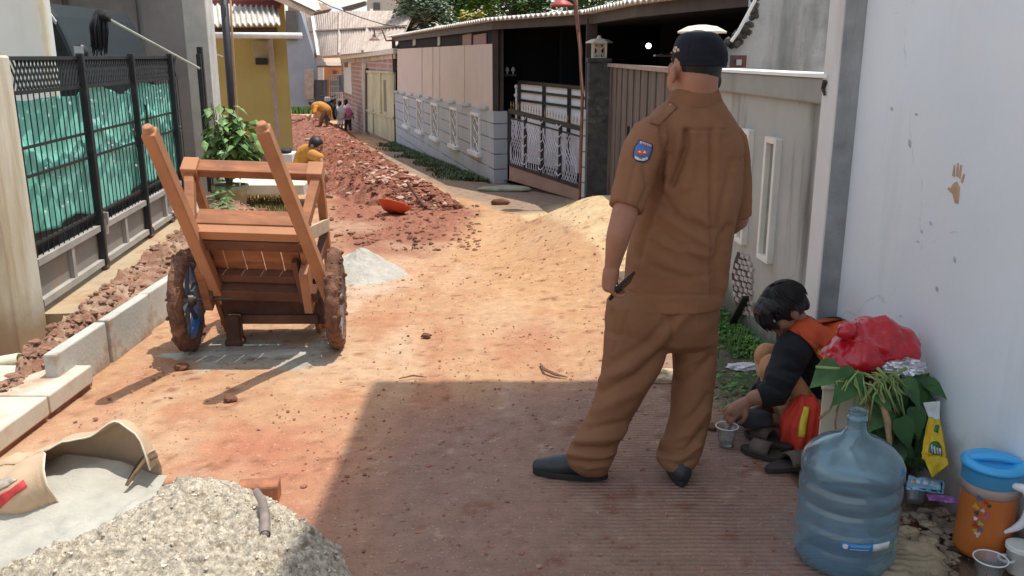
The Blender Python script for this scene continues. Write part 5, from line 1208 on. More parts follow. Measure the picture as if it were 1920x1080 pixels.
# sack lying on its side: closed tube to the left, its near side torn away to the right
def sack():
    sk = thing('cement_sack', (-1.9, 3.0, 0), 'torn brown paper cement sack lying open with a red printed band', 'sack')
    n = 46; K = 46; cols = []
    rim_px = [(-80, 858), (40, 846), (92, 824), (160, 804), (240, 781), (262, 800), (280, 832), (292, 862)]
    for i in range(n + 1):
        px_ = -150 + (292 + 150) * i / n; py_ = np.interp(px_, [a for a, b_ in rim_px], [b_ for a, b_ in rim_px]); Yf = 3.10 - .05 * max(0, (px_ - 240) / 52)
        top = PY(px_, py_ + 2.5 * math.sin(px_ * .11), Yf); x = top.x; zt_ = top.z; op = float(sstep(120, 205, np.array(px_)))      # how far the near side is torn away
        ry = .17 - .05 * max(0, (px_ - 200) / 92); rz = zt_ / 2; yc = Yf - ry * (.62 + .3 * (1 - op)); col_ = []
        a0 = 2 + 186 * op; a1 = 360 if op < .5 else 352
        for k in range(K + 1):
            a = R(a0 + (a1 - a0) * k / K); ca, sa_ = math.cos(a), math.sin(a)
            y = yc - ry * math.copysign(abs(sa_) ** .8, sa_); z = rz + rz * math.copysign(abs(ca) ** .8, ca)
            w_ = .013 * float(vn(np.array([[x, y, z]]), 9, 80, 3)[0]) + .010 * (.4 - abs(float(vn(np.array([[x, y, z]]), 20, 83, 2)[0]))) + .006 * math.sin(x * 30 + z * 8)
            col_.append((x + (.03 * (z - rz)), y + w_, max(z + w_, .008)))
        cols.append(col_)
    mb = MB()
    for c_ in cols: mb.v += c_
    mb.f = [(i * (K + 1) + k, i * (K + 1) + k + 1, (i + 1) * (K + 1) + k + 1, (i + 1) * (K + 1) + k) for i in range(n) for k in range(K)]
    o = mb.build('bag', mat('kraft_paper', (.50, .36, .235), rough=.85, var=.12, vs=5, bump=.35, bs=20, bd=.01, col2=(.50, .38, .26), c2s=4, c2lo=.56, c2hi=.7), sk, smooth=True)
    sd = o.modifiers.new('t', 'SOLIDIFY'); sd.thickness = .005; sd.offset = 0
    rim = MB(); rim.tube([Vector(c_[-1]) for c_ in cols[28:]], .0035, 6); rim.tube([Vector(cols[i][0]) for i in range(28, 37)], .0035, 6); rim.build('torn_edge', mat('sack_pale', (.70, .62, .50), rough=.9), sk, smooth=True)
    # powder still inside
    pw = MB(); W1 = 31
    for j in range(15):
        for i in range(W1):
            px_ = 30 + 262 * i / 30; Yf = 3.10; x = PY(px_, 850, 3.0).x; y = Yf - .02 - .36 * j / 14; u = (px_ - 150) / 110
            z = .02 * float(vn(np.array([[x, y, 3]]), 7, 15, 2)[0]) + .10 * math.exp(-(u + .25) ** 2 * 1.1) * (1 - .72 * j / 14) + (.035 + .012 * float(vn(np.array([[x, y, 0]]), 16, 5, 3)[0])) * (1 - (j / 14) ** 3 * 1.4) - .03 * max(0, abs(u) - .8); pw.v.append((x, y, z))
    pw.f = [(j * W1 + i, j * W1 + i + 1, (j + 1) * W1 + i + 1, (j + 1) * W1 + i) for j in range(14) for i in range(W1 - 1)]
    pw.build('powder', cem, sk, smooth=True)
    T_ = (list(mb.v), list(mb.f))
    decal(T_, [(-4, 930), (20, 918), (45, 900), (52, 912), (26, 930), (-4, 958)], .005, mat('sack_red', (.52, .05, .05), rough=.8, var=.25, vs=20), 'red_band', sk, 3, 6)
    decal(T_, [(-4, 903), (18, 896), (34, 900), (14, 914), (-4, 922)], .005, mat('sack_grey', (.40, .34, .28), rough=.8, var=.4, vs=40), 'faded_print', sk, 2, 6)
    fl2 = MB(); fl2.prism([PZ(292, 842, .18), PZ(296, 858, .15), PZ(270, 872, .12), PZ(240, 912, .075), PZ(234, 910, .08), PZ(256, 868, .135), PZ(276, 850, .17)], (.0, .004, .003)); fl2.build('torn_flap', MATS['kraft_paper'], sk, smooth=True)
sack()
# pipe and brick on the sand
pc = [PZ(481, 922, .165), PZ(492, 940, .19), PZ(497, 965, .205), PZ(497, 1003, .20)]
pm_ = MB(); n = 16
pm_.tube(pc, [.0125, .0145, .016, .0165], n, cap=False); pm_.tube([p + Vector((0, 0, 0)) for p in pc[::-1]], [.0125, .0125, .011, .009], n, cap=True)
tag(pm_.build('steel_pipe', mat('old_pipe', (.26, .21, .19), rough=.5, var=.3, vs=14, bump=.3, metal=.3), smooth=True), 'short bent rusty-grey pipe lying on the sand heap', 'pipe')
bx = G(487, 935); tag(MB().box((bx.x, bx.y + .0, .03), (.15, .08, .075), rz=.1).build('brick', mat('brick_orange', (.36, .15, .08), rough=.95, var=.3, vs=16, bump=.6), bevel=.008), 'orange brick half sunk at the back of the sand heap', 'brick')

# ============================================================= PLANT AND BOX BY THE YELLOW HOUSE
pq_ = PZ(425, 402, .0); pl = thing('potted_shrub', pq_, 'leafy green shrub in a mossy cement pot in front of the yellow house', 'plant')
MB().lathe(pq_ + Vector((.06, 0, 0)), [(.13, 0), (.17, .26), (.19, .27), (.185, .31), (.15, .31), (.14, .25)], 24, True, True).build('pot', mat('mossy_pot', (.34, .35, .24), rough=.95, var=.3, vs=8, bump=.5), pl, smooth=True)
st = MB(); rg = np.random.default_rng(5); cs = []
for i in range(38):
    a = rg.uniform(0, 6.28); r_ = rg.uniform(.03, .25); top = pq_ + Vector((.10 + r_ * math.cos(a), r_ * math.sin(a), rg.uniform(.55, 1.15))); mid = pq_ + Vector((.06 + .06 * math.cos(a), .05 * math.sin(a), .45)); st.tube([pq_ + Vector((.05, 0, .26)), mid, top], [.012, .008, .004], 5)
    for k in range(11): f_ = rg.uniform(.3, 1.02); cs.append(mid.lerp(top, f_) + Vector((rg.normal() * .04, rg.normal() * .04, rg.normal() * .03)))
st.build('stems', mat('stem_brown', (.16, .12, .06)), pl)
mb = MB(); leaves(mb, cs, .13, rg, ar=.30, droop=.7); mb.build('foliage', leafm('shrub_leaf', (.12, .24, .06), vs=8, col2=(.42, .5, .28), c2s=5, c2lo=.55, c2hi=.7), pl)
rg = np.random.default_rng(6); mb = MB(); cs = [PZ(rg.uniform(400, 436), rg.uniform(335, 400), rg.uniform(.0, .35)) for _ in range(240)]; leaves(mb, cs, .07, rg, ar=.3); tag(mb.build('fern', leafm('fern_leaf', (.07, .15, .04)), origin=PZ(418, 400, 0)), 'dark ferny weeds between the pale pillar and the cement pot', 'plant', kind='stuff')
gs = []
for _ in range(1500):
    p = G(rng.uniform(440, 545), rng.uniform(364, 402)); gs.append((p.x, p.y, p.z))
blades('grass', leafm('grass_dry', (.24, .24, .09)), gs, .07, 'thin dry grass on the bank behind the cart', 'grass', 8, .006)
p = PZ(500, 350, .05); MBc = MB().box((p.x, p.y + .3, .04), (1.0, 1.0, .12)).build('concrete_pad', conc_pale, bevel=.01); MBc['kind'] = 'structure'
for (a, b_, lb, m_) in ((416, 396, 'whitish broken slab piece at the foot of the pot', conc_pale), (486, 396, 'small dark brick piece lying on the grass by the pot', soil_dk)):
    p = PZ(a, b_, .04); tag(MB().box(p, (.17, .10, .05), rz=.3).build('rubble_piece', m_, bevel=.01), lb, 'rubble')
wbx = thing('white_box', PZ(540, 305, .0), 'tall white box standing by the yellow house corner', 'box')
q = PY(540, 300, 12.6); zt_ = PY(540, 286, 12.6).z
MB().box((q.x, 12.6, (zt_ - .3) / 2), (.23, .42, zt_ + .3)).build('body', mat('box_white', (.72, .74, .73), rough=.7, var=.06), wbx, bevel=.006)
v_, f_ = blob((q.x + .0, 12.55, zt_ + .03), (.075, .13, .045), 3, .5, 3, 3); tag(MB().add(v_, f_).build('black_cloth', mat('cloth_black', (.04, .04, .045), rough=.95), smooth=True), 'crumpled black cloth lying on top of the white box', 'cloth')
# ============================================================= PEOPLE
skin = mat('skin_tan', (.33, .155, .095), rough=.55, var=.10, vs=14, bump=.12, bs=90, bd=.003, sss=.08)
skin2 = mat('skin_brown', (.30, .15, .095), rough=.55, var=.10, vs=14, bump=.1, bs=90, bd=.003, sss=.08)
hairm = mat('black_hair', (.012, .011, .012), rough=.5, var=.4, vs=60, bump=.5, bs=160, bd=.004, stretch=(1, 1, .3))
def frame(f, up=(0, 0, 1)):
    f = Vector(f).normalized(); up = Vector(up); s = f.cross(up).normalized(); u = s.cross(f).normalized(); return f, s, u     # forward, person's right, up
def head(mb, c, f, up=(0, 0, 1), k=1., neck=None, nr=.058):
    f, s, u = frame(f, up); c = Vector(c); A = (s, f, u); q = lambda a, b_, d_: c + s * a * k + f * b_ * k + u * d_ * k
    mb.ball(q(0, -.008, .018), (.076 * k, .094 * k, .092 * k), 20, 14, A)
    mb.ball(q(0, .028, -.035), (.062 * k, .062 * k, .078 * k), 18, 12, A)
    mb.ball(q(0, .055, -.088), (.030 * k, .028 * k, .026 * k), 12, 8, A)
    mb.limb([q(0, .082, .022), q(0, .103, -.012), q(0, .106, -.026)], [.008 * k, .012 * k, .014 * k], 10)
    mb.ball(q(.012, .092, -.028), .009 * k, 8, 6); mb.ball(q(-.012, .092, -.028), .009 * k, 8, 6)
    mb.ball(q(0, .084, -.052), (.024 * k, .012 * k, .006 * k), 10, 6, A); mb.ball(q(0, .082, -.063), (.02 * k, .012 * k, .007 * k), 10, 6, A)
    for e in (-1, 1):
        mb.ball(q(e * .045, .055, -.028), (.026 * k, .028 * k, .03 * k), 10, 8, A)      # cheek
        mb.ball(q(e * .031, .078, .028), (.024 * k, .012 * k, .007 * k), 10, 6, A)       # brow
        mb.ball(q(e * .079, -.006, -.008), (.010 * k, .021 * k, .034 * k), 12, 8, A)      # ear
    if neck is not None: mb.limb([q(0, -.022, -.05), (q(0, -.03, -.1) + Vector(neck)) / 2, neck], [nr * k, nr * k * .96, nr * k * 1.15], 18)
def eyes(c, f, up, k, parent):
    f, s, u = frame(f, up); c = Vector(c)
    for e in (-1, 1):
        p = c + s * e * .031 * k + f * .078 * k + u * .008 * k
        w_ = MB().ball(p, .0115 * k, 12, 8).build('eye', mat('eye_white', (.7, .68, .64), rough=.2, var=0, bump=0), parent, smooth=True)
        MB().ball(p + f * .0085 * k, .0055 * k, 10, 6).build('iris', mat('iris_brown', (.04, .02, .01), rough=.2, var=0, bump=0), w_, smooth=True)
def hand(mb, wrist, d, palm_n, k=1., curl=.9, thumb=1, spread=.12):
    """palm, four unequal bent fingers, thumb from the side; d points to the fingers, palm_n out of the palm"""
    d = Vector(d).normalized(); n = Vector(palm_n); n = (n - d * n.dot(d)).normalized(); s = d.cross(n).normalized() * thumb; w_ = Vector(wrist)
    mb.limb([w_, w_ + d * .045 * k, w_ + d * .085 * k], [.026 * k, .031 * k, .027 * k], 12)
    for o in (-.022, .022): mb.limb([w_ + d * .02 * k + s * o * .7 * k, w_ + d * .082 * k + s * o * k], [.018 * k, .016 * k], 10)
    for i, (o, L_) in enumerate(((.031, .072), (.011, .082), (-.010, .076), (-.030, .060))):
        b = w_ + d * .088 * k + s * o * k; dd = (d + s * o * spread * 20).normalized(); a1 = curl * .7; a2 = curl * 1.5; a3 = curl * 2.1
        q = [b]
        for a, l in ((a1, .42), (a2, .33), (a3, .25)): q.append(q[-1] + (dd * math.cos(a) + n * math.sin(a)) * L_ * l * 1.1 * k)
        mb.limb(q, [.0095 * k, .009 * k, .0082 * k, .007 * k], 9, 3)
    b = w_ + d * .03 * k + s * .024 * k
    q = [b, b + (d * .6 + s * .7 + n * .25).normalized() * .034 * k, b + (d * .8 + s * .5 + n * .5).normalized() * .064 * k, b + (d * .95 + s * .28 + n * .75).normalized() * .086 * k]
    mb.limb(q, [.014 * k, .012 * k, .0105 * k, .008 * k], 9, 3)
def ringp(py, xl_, xr_, Y, ry, rot=0):
    a = PY(xl_, py, Y); b_ = PY(xr_, py, Y); return ((a + b_) / 2, (b_.x - a.x) / 2, ry, rot)
BR = mat('khaki_cloth', (.235, .113, .058), rough=.85, var=.10, vs=5, bump=.3, bs=260, bd=.002, spec=.25)
BRd = mat('khaki_cloth_dark', (.215, .103, .053), rough=.85, var=.10, vs=5, bump=.3, bs=260, bd=.002, spec=.25)
# ---------------------------------------------------------- standing person
YM = 3.22; hf = (-.45, .89, .02); hc = PY(1303, 116, YM)
bm_ = MB(); head(bm_, hc, hf, neck=PY(1304, 205, YM), nr=.073)
bm_.ball(PY(1268, 154, YM + .03), (.034, .045, .042)); bm_.ball(PY(1282, 170, YM), (.045, .05, .03)); bm_.limb([PY(1306, 130, YM + .005), PY(1304, 190, YM)], [.066, .076], 18); bm_.ball(PY(1263, 138, YM - .035), (.012, .020, .034), 14, 10)
bm_.ball(PY(1262, 140, YM - .045), (.012, .02, .032))
shL = PY(1217, 252, 3.12); shR = PY(1368, 262, 3.32)
bm_.loft([ringp(222, 1242, 1352, YM, .08), ringp(300, 1212, 1380, YM + .01, .12), ringp(420, 1208, 1362, YM, .12), ringp(560, 1190, 1330, YM, .11), ringp(620, 1170, 1310, YM, .09)])
wr = PY(1149, 494, 2.98)
bm_.limb([shL, PY(1190, 320, 3.06), PY(1172, 398, 3.0), PY(1160, 440, 2.97), wr], [.044, .045, .046, .042, .029], 16)
hand(bm_, wr, PY(1137, 560, 3.0) - wr, (.92, .25, .1), .98, curl=.95, thumb=-1)
wr2 = PY(1322, 430, 3.62); el = PY(1382, 412, 3.36)
bm_.limb([shR, PY(1376, 330, 3.34), el, wr2], [.045, .045, .044, .03], 14); hand(bm_, wr2, (-.9, .2, .1), (0, -.6, -.4), .98, curl=.6)
for pts in ([(1192, 620, 3.18), (1170, 730, 3.16), (1120, 850, 3.13), (1112, 880, 3.13)], [(1300, 620, 3.26), (1298, 730, 3.22), (1278, 850, 3.16), (1272, 880, 3.15)]):
    bm_.limb([PY(*p) for p in pts], [.055, .040, .032, .030], 14)
hL, tL = G(1122, 897), G(1022, 888); hR, tR = G(1274, 899), G(1262, 870)
for h_, t_ in ((hL, tL), (hR, tR)): bm_.limb([h_ + Vector((0, 0, .05)), t_ + Vector((0, 0, .03))], [.036, .026], 10)
man = MB().build('person', skin, me=fuse(bm_, .0055, 3), origin=(PY(1200, 890, 3.14).x, 3.2, 0))
tag(man, 'person standing, seen from behind, in brown uniform and dark blue cap, phone in left hand', 'person')
eyes(hc, hf, (0, 0, 1), 1, man)
sh = MB()
sh.loft([ringp(192, 1246, 1354, YM, .080), ringp(208, 1226, 1366, YM, .105), ringp(232, 1208, 1380, YM, .130), ringp(265, 1199, 1390, YM + .005, .145), ringp(310, 1200, 1392, YM + .01, .155),
         ringp(370, 1200, 1386, YM, .160), ringp(430, 1187, 1373, YM, .165), ringp(480, 1176, 1367, YM, .168), ringp(530, 1171, 1361, YM, .168), ringp(556, 1174, 1355, YM, .17), ringp(567, 1178, 1349, YM, .172)], 44, 2.25)
sh.loft([ringp(200, 1236, 1362, YM, .085), ringp(188, 1252, 1354, YM, .085), ringp(176, 1257, 1350, YM, .082), ringp(166, 1261, 1346, YM, .078)], 36, 2.1)
sh.limb([PY(1264, 220, YM), shL + Vector((0, 0, -.005))], [.048, .062], 18); sh.limb([PY(1336, 222, YM), shR + Vector((0, 0, -.005))], [.048, .062], 18)
sh.tube([shL + Vector((.010, 0, .01)), PY(1203, 285, 3.10), PY(1191, 330, 3.06), PY(1173, 392, 3.005)], [.066, .072, .069, .060], 26)
sh.tube([shR + Vector((0, 0, .01)), PY(1374, 300, 3.33), PY(1377, 350, 3.33), PY(1380, 408, 3.335)], [.063, .066, .064, .060], 26)
shm = fuse(sh, .0065, 5, .5)
folds(shm, [([(1215, 440), (1270, 470), (1330, 478)], .006, 9), ([(1225, 500), (1280, 520), (1335, 515)], -.004, 8), ([(1375, 300), (1355, 380), (1345, 430)], -.006, 9), ([(1240, 360), (1268, 400)], -.006, 7), ([(1205, 300), (1215, 350), (1200, 385)], -.005, 6), ([(1300, 400), (1330, 420)], .005, 8),
            ([(1287, 246), (1288, 272), (1276, 308), (1260, 345)], -.016, 7), ([(1300, 252), (1298, 310), (1285, 350)], .006, 12), ([(1274, 250), (1268, 290)], .005, 8), ([(1333, 246), (1333, 400), (1336, 556)], -.007, 4.5), ([(1346, 246), (1344, 330)], .005, 8),
            ([(1285, 243), (1358, 243)], -.0045, 3), ([(1238, 335), (1228, 390), (1208, 440), (1196, 480)], -.016, 10), ([(1240, 238), (1246, 290), (1238, 338)], -.007, 5), ([(1252, 300), (1246, 360), (1226, 410)], .006, 9),
            ([(1240, 385), (1285, 415), (1325, 432)], -.006, 7), ([(1238, 402), (1290, 436), (1330, 460)], .007, 10), ([(1230, 425), (1280, 470), (1325, 500)], -.005, 9), ([(1368, 424), (1350, 445), (1342, 500), (1345, 556)], -.009, 7), ([(1360, 470), (1356, 540)], .004, 8),
            ([(1210, 470), (1260, 500), (1320, 520)], .004, 12), ([(1178, 549), (1240, 553), (1346, 553)], -.003, 3), ([(1150, 378), (1196, 392)], -.003, 3), ([(1388, 300), (1396, 360), (1382, 402)], -.004, 6), ([(1258, 189), (1290, 182), (1320, 181), (1348, 188)], -.007, 3.5), ([(1170, 300), (1160, 370)], .004, 6), ([(1190, 310), (1176, 375)], -.004, 5)], .0028, 3)
shirt = MB().build('shirt', BR, man, me=shm); T = tgt(shm)
v = getv(shirt.data) + np.array(man.location); Tt = (v.tolist(), T[1])
cl_ = mat('khaki_cloth', (0, 0, 0))
ep = decal(Tt, [(1251, 197), (1262, 193), (1270, 203), (1234, 236), (1218, 231)], .003, BR, 'epaulette', shirt, 4, 4); ep.modifiers['t'].thickness = .005
MB().ball(PY(1257, 197, 3.10), .005, 8, 6).build('button', mat('button_brass', (.4, .2, .08), rough=.4), shirt, smooth=True)
blue = mat('patch_blue', (.06, .16, .38), rough=.8, var=.1, bump=.2, bs=300, bd=.002); navy = mat('patch_navy', (.015, .02, .05), rough=.8)
wht = mat('patch_white', (.62, .64, .66), rough=.8); redp = mat('patch_red', (.5, .09, .06), rough=.8)
sc0 = lambda pts, k=1.: [(1205 + (a - 1205) * k, 284 + (b_ - 284) * k) for a, b_ in pts]
sl_ = [(1199, 262), (1224, 271), (1223, 285), (1217, 299), (1208, 305), (1194, 303), (1186, 294), (1189, 277)]
decal(Tt, sl_, .0015, navy, 'crest_border', shirt, 3, 4); decal(Tt, sc0(sl_, .88), .0026, blue, 'crest_field', shirt, 3, 4)
decal(Tt, [(1201, 265), (1221, 272), (1220, 276), (1200, 269)], .0038, wht, 'crest_title', shirt, 2, 3)
for i in range(5): decal(Tt, [(1203 + i * 3.6, 266.6 + i * 1.25), (1205 + i * 3.6, 267.4 + i * 1.25), (1204.6 + i * 3.6, 271 + i * 1.25), (1202.6 + i * 3.6, 270.2 + i * 1.25)], .0048, redp, 'crest_letter', shirt, 1, 4)
decal(Tt, [(1191, 293), (1196, 297), (1205, 299), (1213, 295), (1214, 299), (1206, 303), (1195, 301), (1190, 297)], .0038, wht, 'crest_scroll', shirt, 2, 3)
decal(Tt, [(1193, 286), (1197, 281), (1201, 284), (1205, 279), (1210, 285), (1215, 283), (1216, 289), (1205, 292), (1194, 291)], .0040, redp, 'crest_emblem', shirt, 2, 3)
decal(Tt, [(1197, 286), (1200, 283), (1203, 287)], .0050, wht, 'crest_peak', shirt, 1, 3); decal(Tt, [(1205, 287), (1208, 283), (1211, 288)], .0050, wht, 'crest_peak', shirt, 1, 3)
co = MB(); n_ = 40; prof_ = [(198, 1250, 1352, .094), (190, 1251, 1352, .094), (176, 1256, 1350, .088), (165, 1261, 1346, .081), (167, 1264, 1343, .077), (185, 1262, 1344, .078)]
for py_, a_, b_, ry_ in prof_:
    c_, rx_, _, _ = ringp(py_, a_, b_, YM, ry_)
    for k in range(n_):
        a = 6.28318 * k / n_; co.v.append((c_.x + rx_ * math.cos(a), c_.y + ry_ * math.sin(a), c_.z - .018 * max(0, math.sin(a)) - .012 * max(0, -math.cos(a))))
for i in range(5):
    for k in range(n_): co.f.append((i * n_ + k, i * n_ + (k + 1) % n_, (i + 1) * n_ + (k + 1) % n_, (i + 1) * n_ + k))
co.build('collar', BR, shirt, smooth=True)
# trousers
tr = MB()
tr.loft([ringp(535, 1172, 1355, YM, .155), ringp(565, 1138, 1350, YM, .16), ringp(600, 1134, 1345, YM, .16), ringp(632, 1136, 1340, YM, .14), ringp(648, 1160, 1330, YM, .09)], 40, 2.3)
tr.loft([ringp(620, 1134, 1260, YM - .02, .12), ringp(660, 1132, 1248, YM - .03, .115), ringp(700, 1127, 1231, YM - .04, .102), ringp(740, 1117, 1208, YM - .05, .092), ringp(780, 1103, 1184, YM - .06, .086), ringp(815, 1082, 1166, YM - .07, .082), ringp(840, 1068, 1156, YM - .075, .080), ringp(858, 1062, 1150, YM - .08, .08), ringp(872, 1067, 1142, YM - .08, .07), ringp(884, 1082, 1140, YM - .08, .055)], 34, 2.2)
tr.loft([ringp(620, 1240, 1345, YM + .05, .12), ringp(660, 1262, 1342, YM + .04, .11), ringp(700, 1264, 1340, YM + .02, .098), ringp(740, 1259, 1336, YM, .092), ringp(780, 1257, 1331, YM - .02, .088), ringp(815, 1248, 1323, YM - .04, .085), ringp(840, 1236, 1317, YM - .06, .085), ringp(860, 1230, 1308, YM - .07, .082), ringp(874, 1240, 1300, YM - .08, .07)], 34, 2.2)
trm = fuse(tr, .0065, 4, .5)
folds(trm, [([(1285, 590), (1240, 640), (1180, 690), (1130, 712)], .012, 12), ([(1262, 585), (1215, 640), (1150, 680)], -.007, 9), ([(1250, 672), (1200, 730), (1120, 770)], .010, 12), ([(1245, 655), (1190, 705), (1128, 735)], -.010, 8), ([(1225, 740), (1180, 790), (1100, 805)], -.011, 8), ([(1205, 770), (1160, 820), (1085, 828)], .012, 9),
            ([(1190, 815), (1140, 842), (1075, 838)], -.012, 6), ([(1178, 838), (1130, 858), (1068, 852)], .010, 6), ([(1160, 858), (1110, 868), (1066, 864)], -.008, 5), ([(1150, 872), (1100, 878)], .006, 4),
            ([(1262, 560), (1260, 620), (1256, 655)], -.010, 7), ([(1340, 640), (1310, 670), (1272, 690)], .010, 10), ([(1335, 670), (1300, 705), (1262, 715)], -.009, 8), ([(1330, 740), (1300, 780), (1262, 800)], -.009, 8), ([(1325, 770), (1290, 815), (1245, 830)], .012, 9), ([(1320, 805), (1285, 845), (1236, 845)], -.012, 6), ([(1312, 835), (1275, 862), (1236, 858)], .010, 6), ([(1305, 860), (1270, 872)], -.006, 4),
            ([(1148, 585), (1156, 640), (1150, 660)], -.005, 4), ([(1172, 580), (1160, 620)], .004, 6), ([(1345, 580), (1342, 650)], -.004, 5)], .0025, 8, fk=1.0)
MB().build('trousers', BRd, man, me=trm)
hmk = mat('hem_lining', (.50, .36, .27), rough=.9)
shoem = mat('shoe_black', (.022, .028, .03), rough=.42, var=.3, vs=20, bump=.3, bs=120, bd=.002)
for h_, t_ in ((hL, tL), (hR, tR)):
    d_ = (t_ - h_); d_.z = 0; L_ = .29; d_.normalize(); 
    if h_ is hR: d_ = Vector((.06, .99, 0)).normalized()
    s_ = Vector((-d_.y, d_.x, 0)); o = h_ + Vector((0, 0, .001)) - d_ * (.055 if h_ is hR else .02)
    m_ = MB(); m_.limb([o + d_ * .03 + Vector((0, 0, .058)), o + d_ * .12 + Vector((0, 0, .052)), o + d_ * .19 + Vector((0, 0, .036)), o + d_ * .25 + Vector((0, 0, .030))], [.038, .042, .042, .033], 18)
    m_.limb([o + d_ * .02 + Vector((0, 0, .05)), o + d_ * .04 + Vector((0, 0, .085))], [.042, .040], 16)
    me_ = fuse(m_, .005, 3); v = getv(me_).copy(); v[:, 2] = np.maximum(v[:, 2], .020); setv(me_, v)
    MB().build('shoe', shoem, man, me=me_)
    so = []
    for k in range(28):
        a = 6.2832 * k / 28; ca, sa_ = math.cos(a), math.sin(a); so.append(o + d_ * (.132 + .150 * ca) + s_ * (.046 * sa_ * (1 + .12 * ca)))
    so = [p - Vector((0, 0, p.z)) + Vector((0, 0, .002)) for p in so]
    MB().prism(so, (0, 0, .024)).build('shoe_sole', mat('sole_black', (.02, .02, .02), rough=.8), man, bevel=.004)
# cap and hair
capm = mat('navy_cap', (.005, .007, .015), rough=.9, var=.15, vs=8, bump=.3, bs=220, bd=.002)
hr = MB(); hr.loft([ringp(152, 1290, 1346, YM + .0, .055), ringp(142, 1270, 1350, YM + .005, .090), ringp(126, 1264, 1353, YM + .004, .100), ringp(105, 1262, 1352, YM, .1)], 30, 2.1)
hr.ball(PY(1345, 152, YM), (.014, .03, .03)); hrm = fuse(hr, .006, 2)
v = getv(hrm).copy(); fx = (v - np.array(hc)) @ np.array(Vector(hf).normalized()); v[fx > .02] -= np.outer((fx[fx > .02] - .02) * 1.0, np.array(Vector(hf).normalized())); setv(hrm, v)
MB().build('hair', hairm, man, me=hrm)
cp_ = MB(); rt = math.atan2(.62, .78)
cp_.loft([ringp(124, 1264, 1360, YM, .112), ringp(112, 1261, 1363, YM, .115), ringp(98, 1261, 1363, YM, .115), ringp(84, 1265, 1358, YM, .11), ringp(72, 1270, 1350, YM - .003, .10), ringp(64, 1276, 1344, YM - .006, .075), ringp(60, 1288, 1334, YM - .006, .04)], 40, 2.1)
cm = fuse(cp_, .006, 2); folds(cm, [([(1300, 62), (1290, 118)], -.002, 2), ([(1335, 66), (1345, 118)], -.002, 2), ([(1325, 76), (1330, 100), (1350, 110)], -.006, 8), ([(1280, 78), (1300, 92)], .003, 8), ([(1262, 117), (1362, 117)], -.002, 2.5)], .0015, 5)
cap = MB().build('cap', capm, man, me=cm)
f_, s_, u_ = frame((-.68, .73, .02)); br = MB(); bc = hc + f_ * .085 + u_ * .028; pts = []
for k in range(13):
    a = math.pi * k / 12; pts.append(bc + s_ * (-.078 * math.cos(a)) + f_ * (.078 * math.sin(a)) - u_ * .012 * math.sin(a) - u_ * .006 * abs(math.cos(a)))
br.prism(pts, (0, 0, .005)).build('cap_brim', capm, cap)
MB().tube([p + Vector((0, 0, .003)) for p in pts[2:11]], .0022, 6).build('brim_edge', mat('silver_braid', (.5, .48, .42), rough=.4), cap)
tc_ = getv(cm); Tc = ((tc_ + np.array(wloc(man))).tolist(), [tuple(p.vertices) for p in cm.polygons])
for i, (a, b_) in enumerate(((1263, 92), (1268, 90), (1272, 94), (1266, 96))): decal(Tc, [(a - 2.5, b_ - 2), (a + 2, b_ - 3), (a + 3, b_ + 2), (a - 1, b_ + 3)], .002, mat('gold_thread', (.5, .42, .25), rough=.5), 'cap_badge', cap, 1, 3)
ph = MB(); p0 = PY(1152, 549, 2.99); p1 = PY(1185, 519, 3.06); ph.bar(p0 - (p1 - p0) * .15, p1, .012, .066, up=(.3, -.5, .8)); tag(ph.build('mobile_phone', mat('phone_black', (.008, .008, .01), rough=.2, var=0, bump=0), bevel=.003), 'black mobile phone in the left hand of the standing person', 'phone')

# ---------------------------------------------------------- crouching person
cb_ = MB(); hc2 = PY(1470, 582, 3.72); f2 = (-.78, -.22, -.55); up2 = (-.42, 0, .9)
head(cb_, hc2, f2, up2, .95, neck=PY(1508, 632, 3.76), nr=.055)
tp = [(1508, 640, 3.76), (1535, 685, 3.78), (1540, 740, 3.76), (1515, 795, 3.70)]
cb_.limb([PY(*p) for p in tp], [.09, .115, .115, .11], 20); cb_.ball(PY(1562, 642, 3.86), .10)
armN = [(1488, 660, 3.60), (1462, 710, 3.50), (1450, 740, 3.46), (1418, 745, 3.46), (1404, 752, 3.47)]
armF = [(1500, 640, 3.92), (1455, 690, 3.9), (1432, 735, 3.78), (1410, 748, 3.64)]
cb_.limb([PY(*p) for p in armN], [.05, .045, .042, .034, .025], 14); cb_.limb([PY(*p) for p in armF], [.05, .044, .034, .025], 14)
wN = PY(*armN[-1]); hand(cb_, wN, (-.75, -.05, -.5), (-.2, .5, -.8), .92, curl=.75, thumb=1); wF = PY(*armF[-1]); hand(cb_, wF, (-.8, -.35, -.35), (.1, -.5, -.8), .92, curl=.8, thumb=-1)
legN = [(1515, 795, 3.62), (1478, 735, 3.60), (1450, 690, 3.60), (1462, 745, 3.62), (1478, 792, 3.60)]; legF = [(1512, 785, 3.84), (1470, 715, 3.9), (1440, 668, 3.88), (1448, 730, 3.86), (1458, 778, 3.84)]
for lg_ in (legN, legF): cb_.limb([PY(*p) for p in lg_[:3]], [.075, .066, .052], 16); cb_.limb([PY(*p) for p in lg_[2:]], [.050, .046, .034], 14)
ftN = [G(1480, 806), G(1430, 803)]; fz_ = Vector((0, 0, .03))
for a, b_ in ((PY(1478, 795, 3.6), G(1425, 803)), (PY(1458, 782, 3.84), G(1415, 778))): 
    cb_.limb([a, (a + b_) / 2 + Vector((0, 0, .025)), b_ + Vector((0, 0, .022))], [.034, .03, .022], 12)
    for k in range(5): cb_.limb([b_ + Vector((-.005, (k - 2) * .014, .02)), b_ + Vector((-.03 + abs(k - 1) * .004, (k - 2) * .016, .012))], [.010, .008], 8)
cman = MB().build('person', skin2, me=fuse(cb_, .0055, 3), origin=(PY(1490, 800, 3.65).x, 3.68, 0))
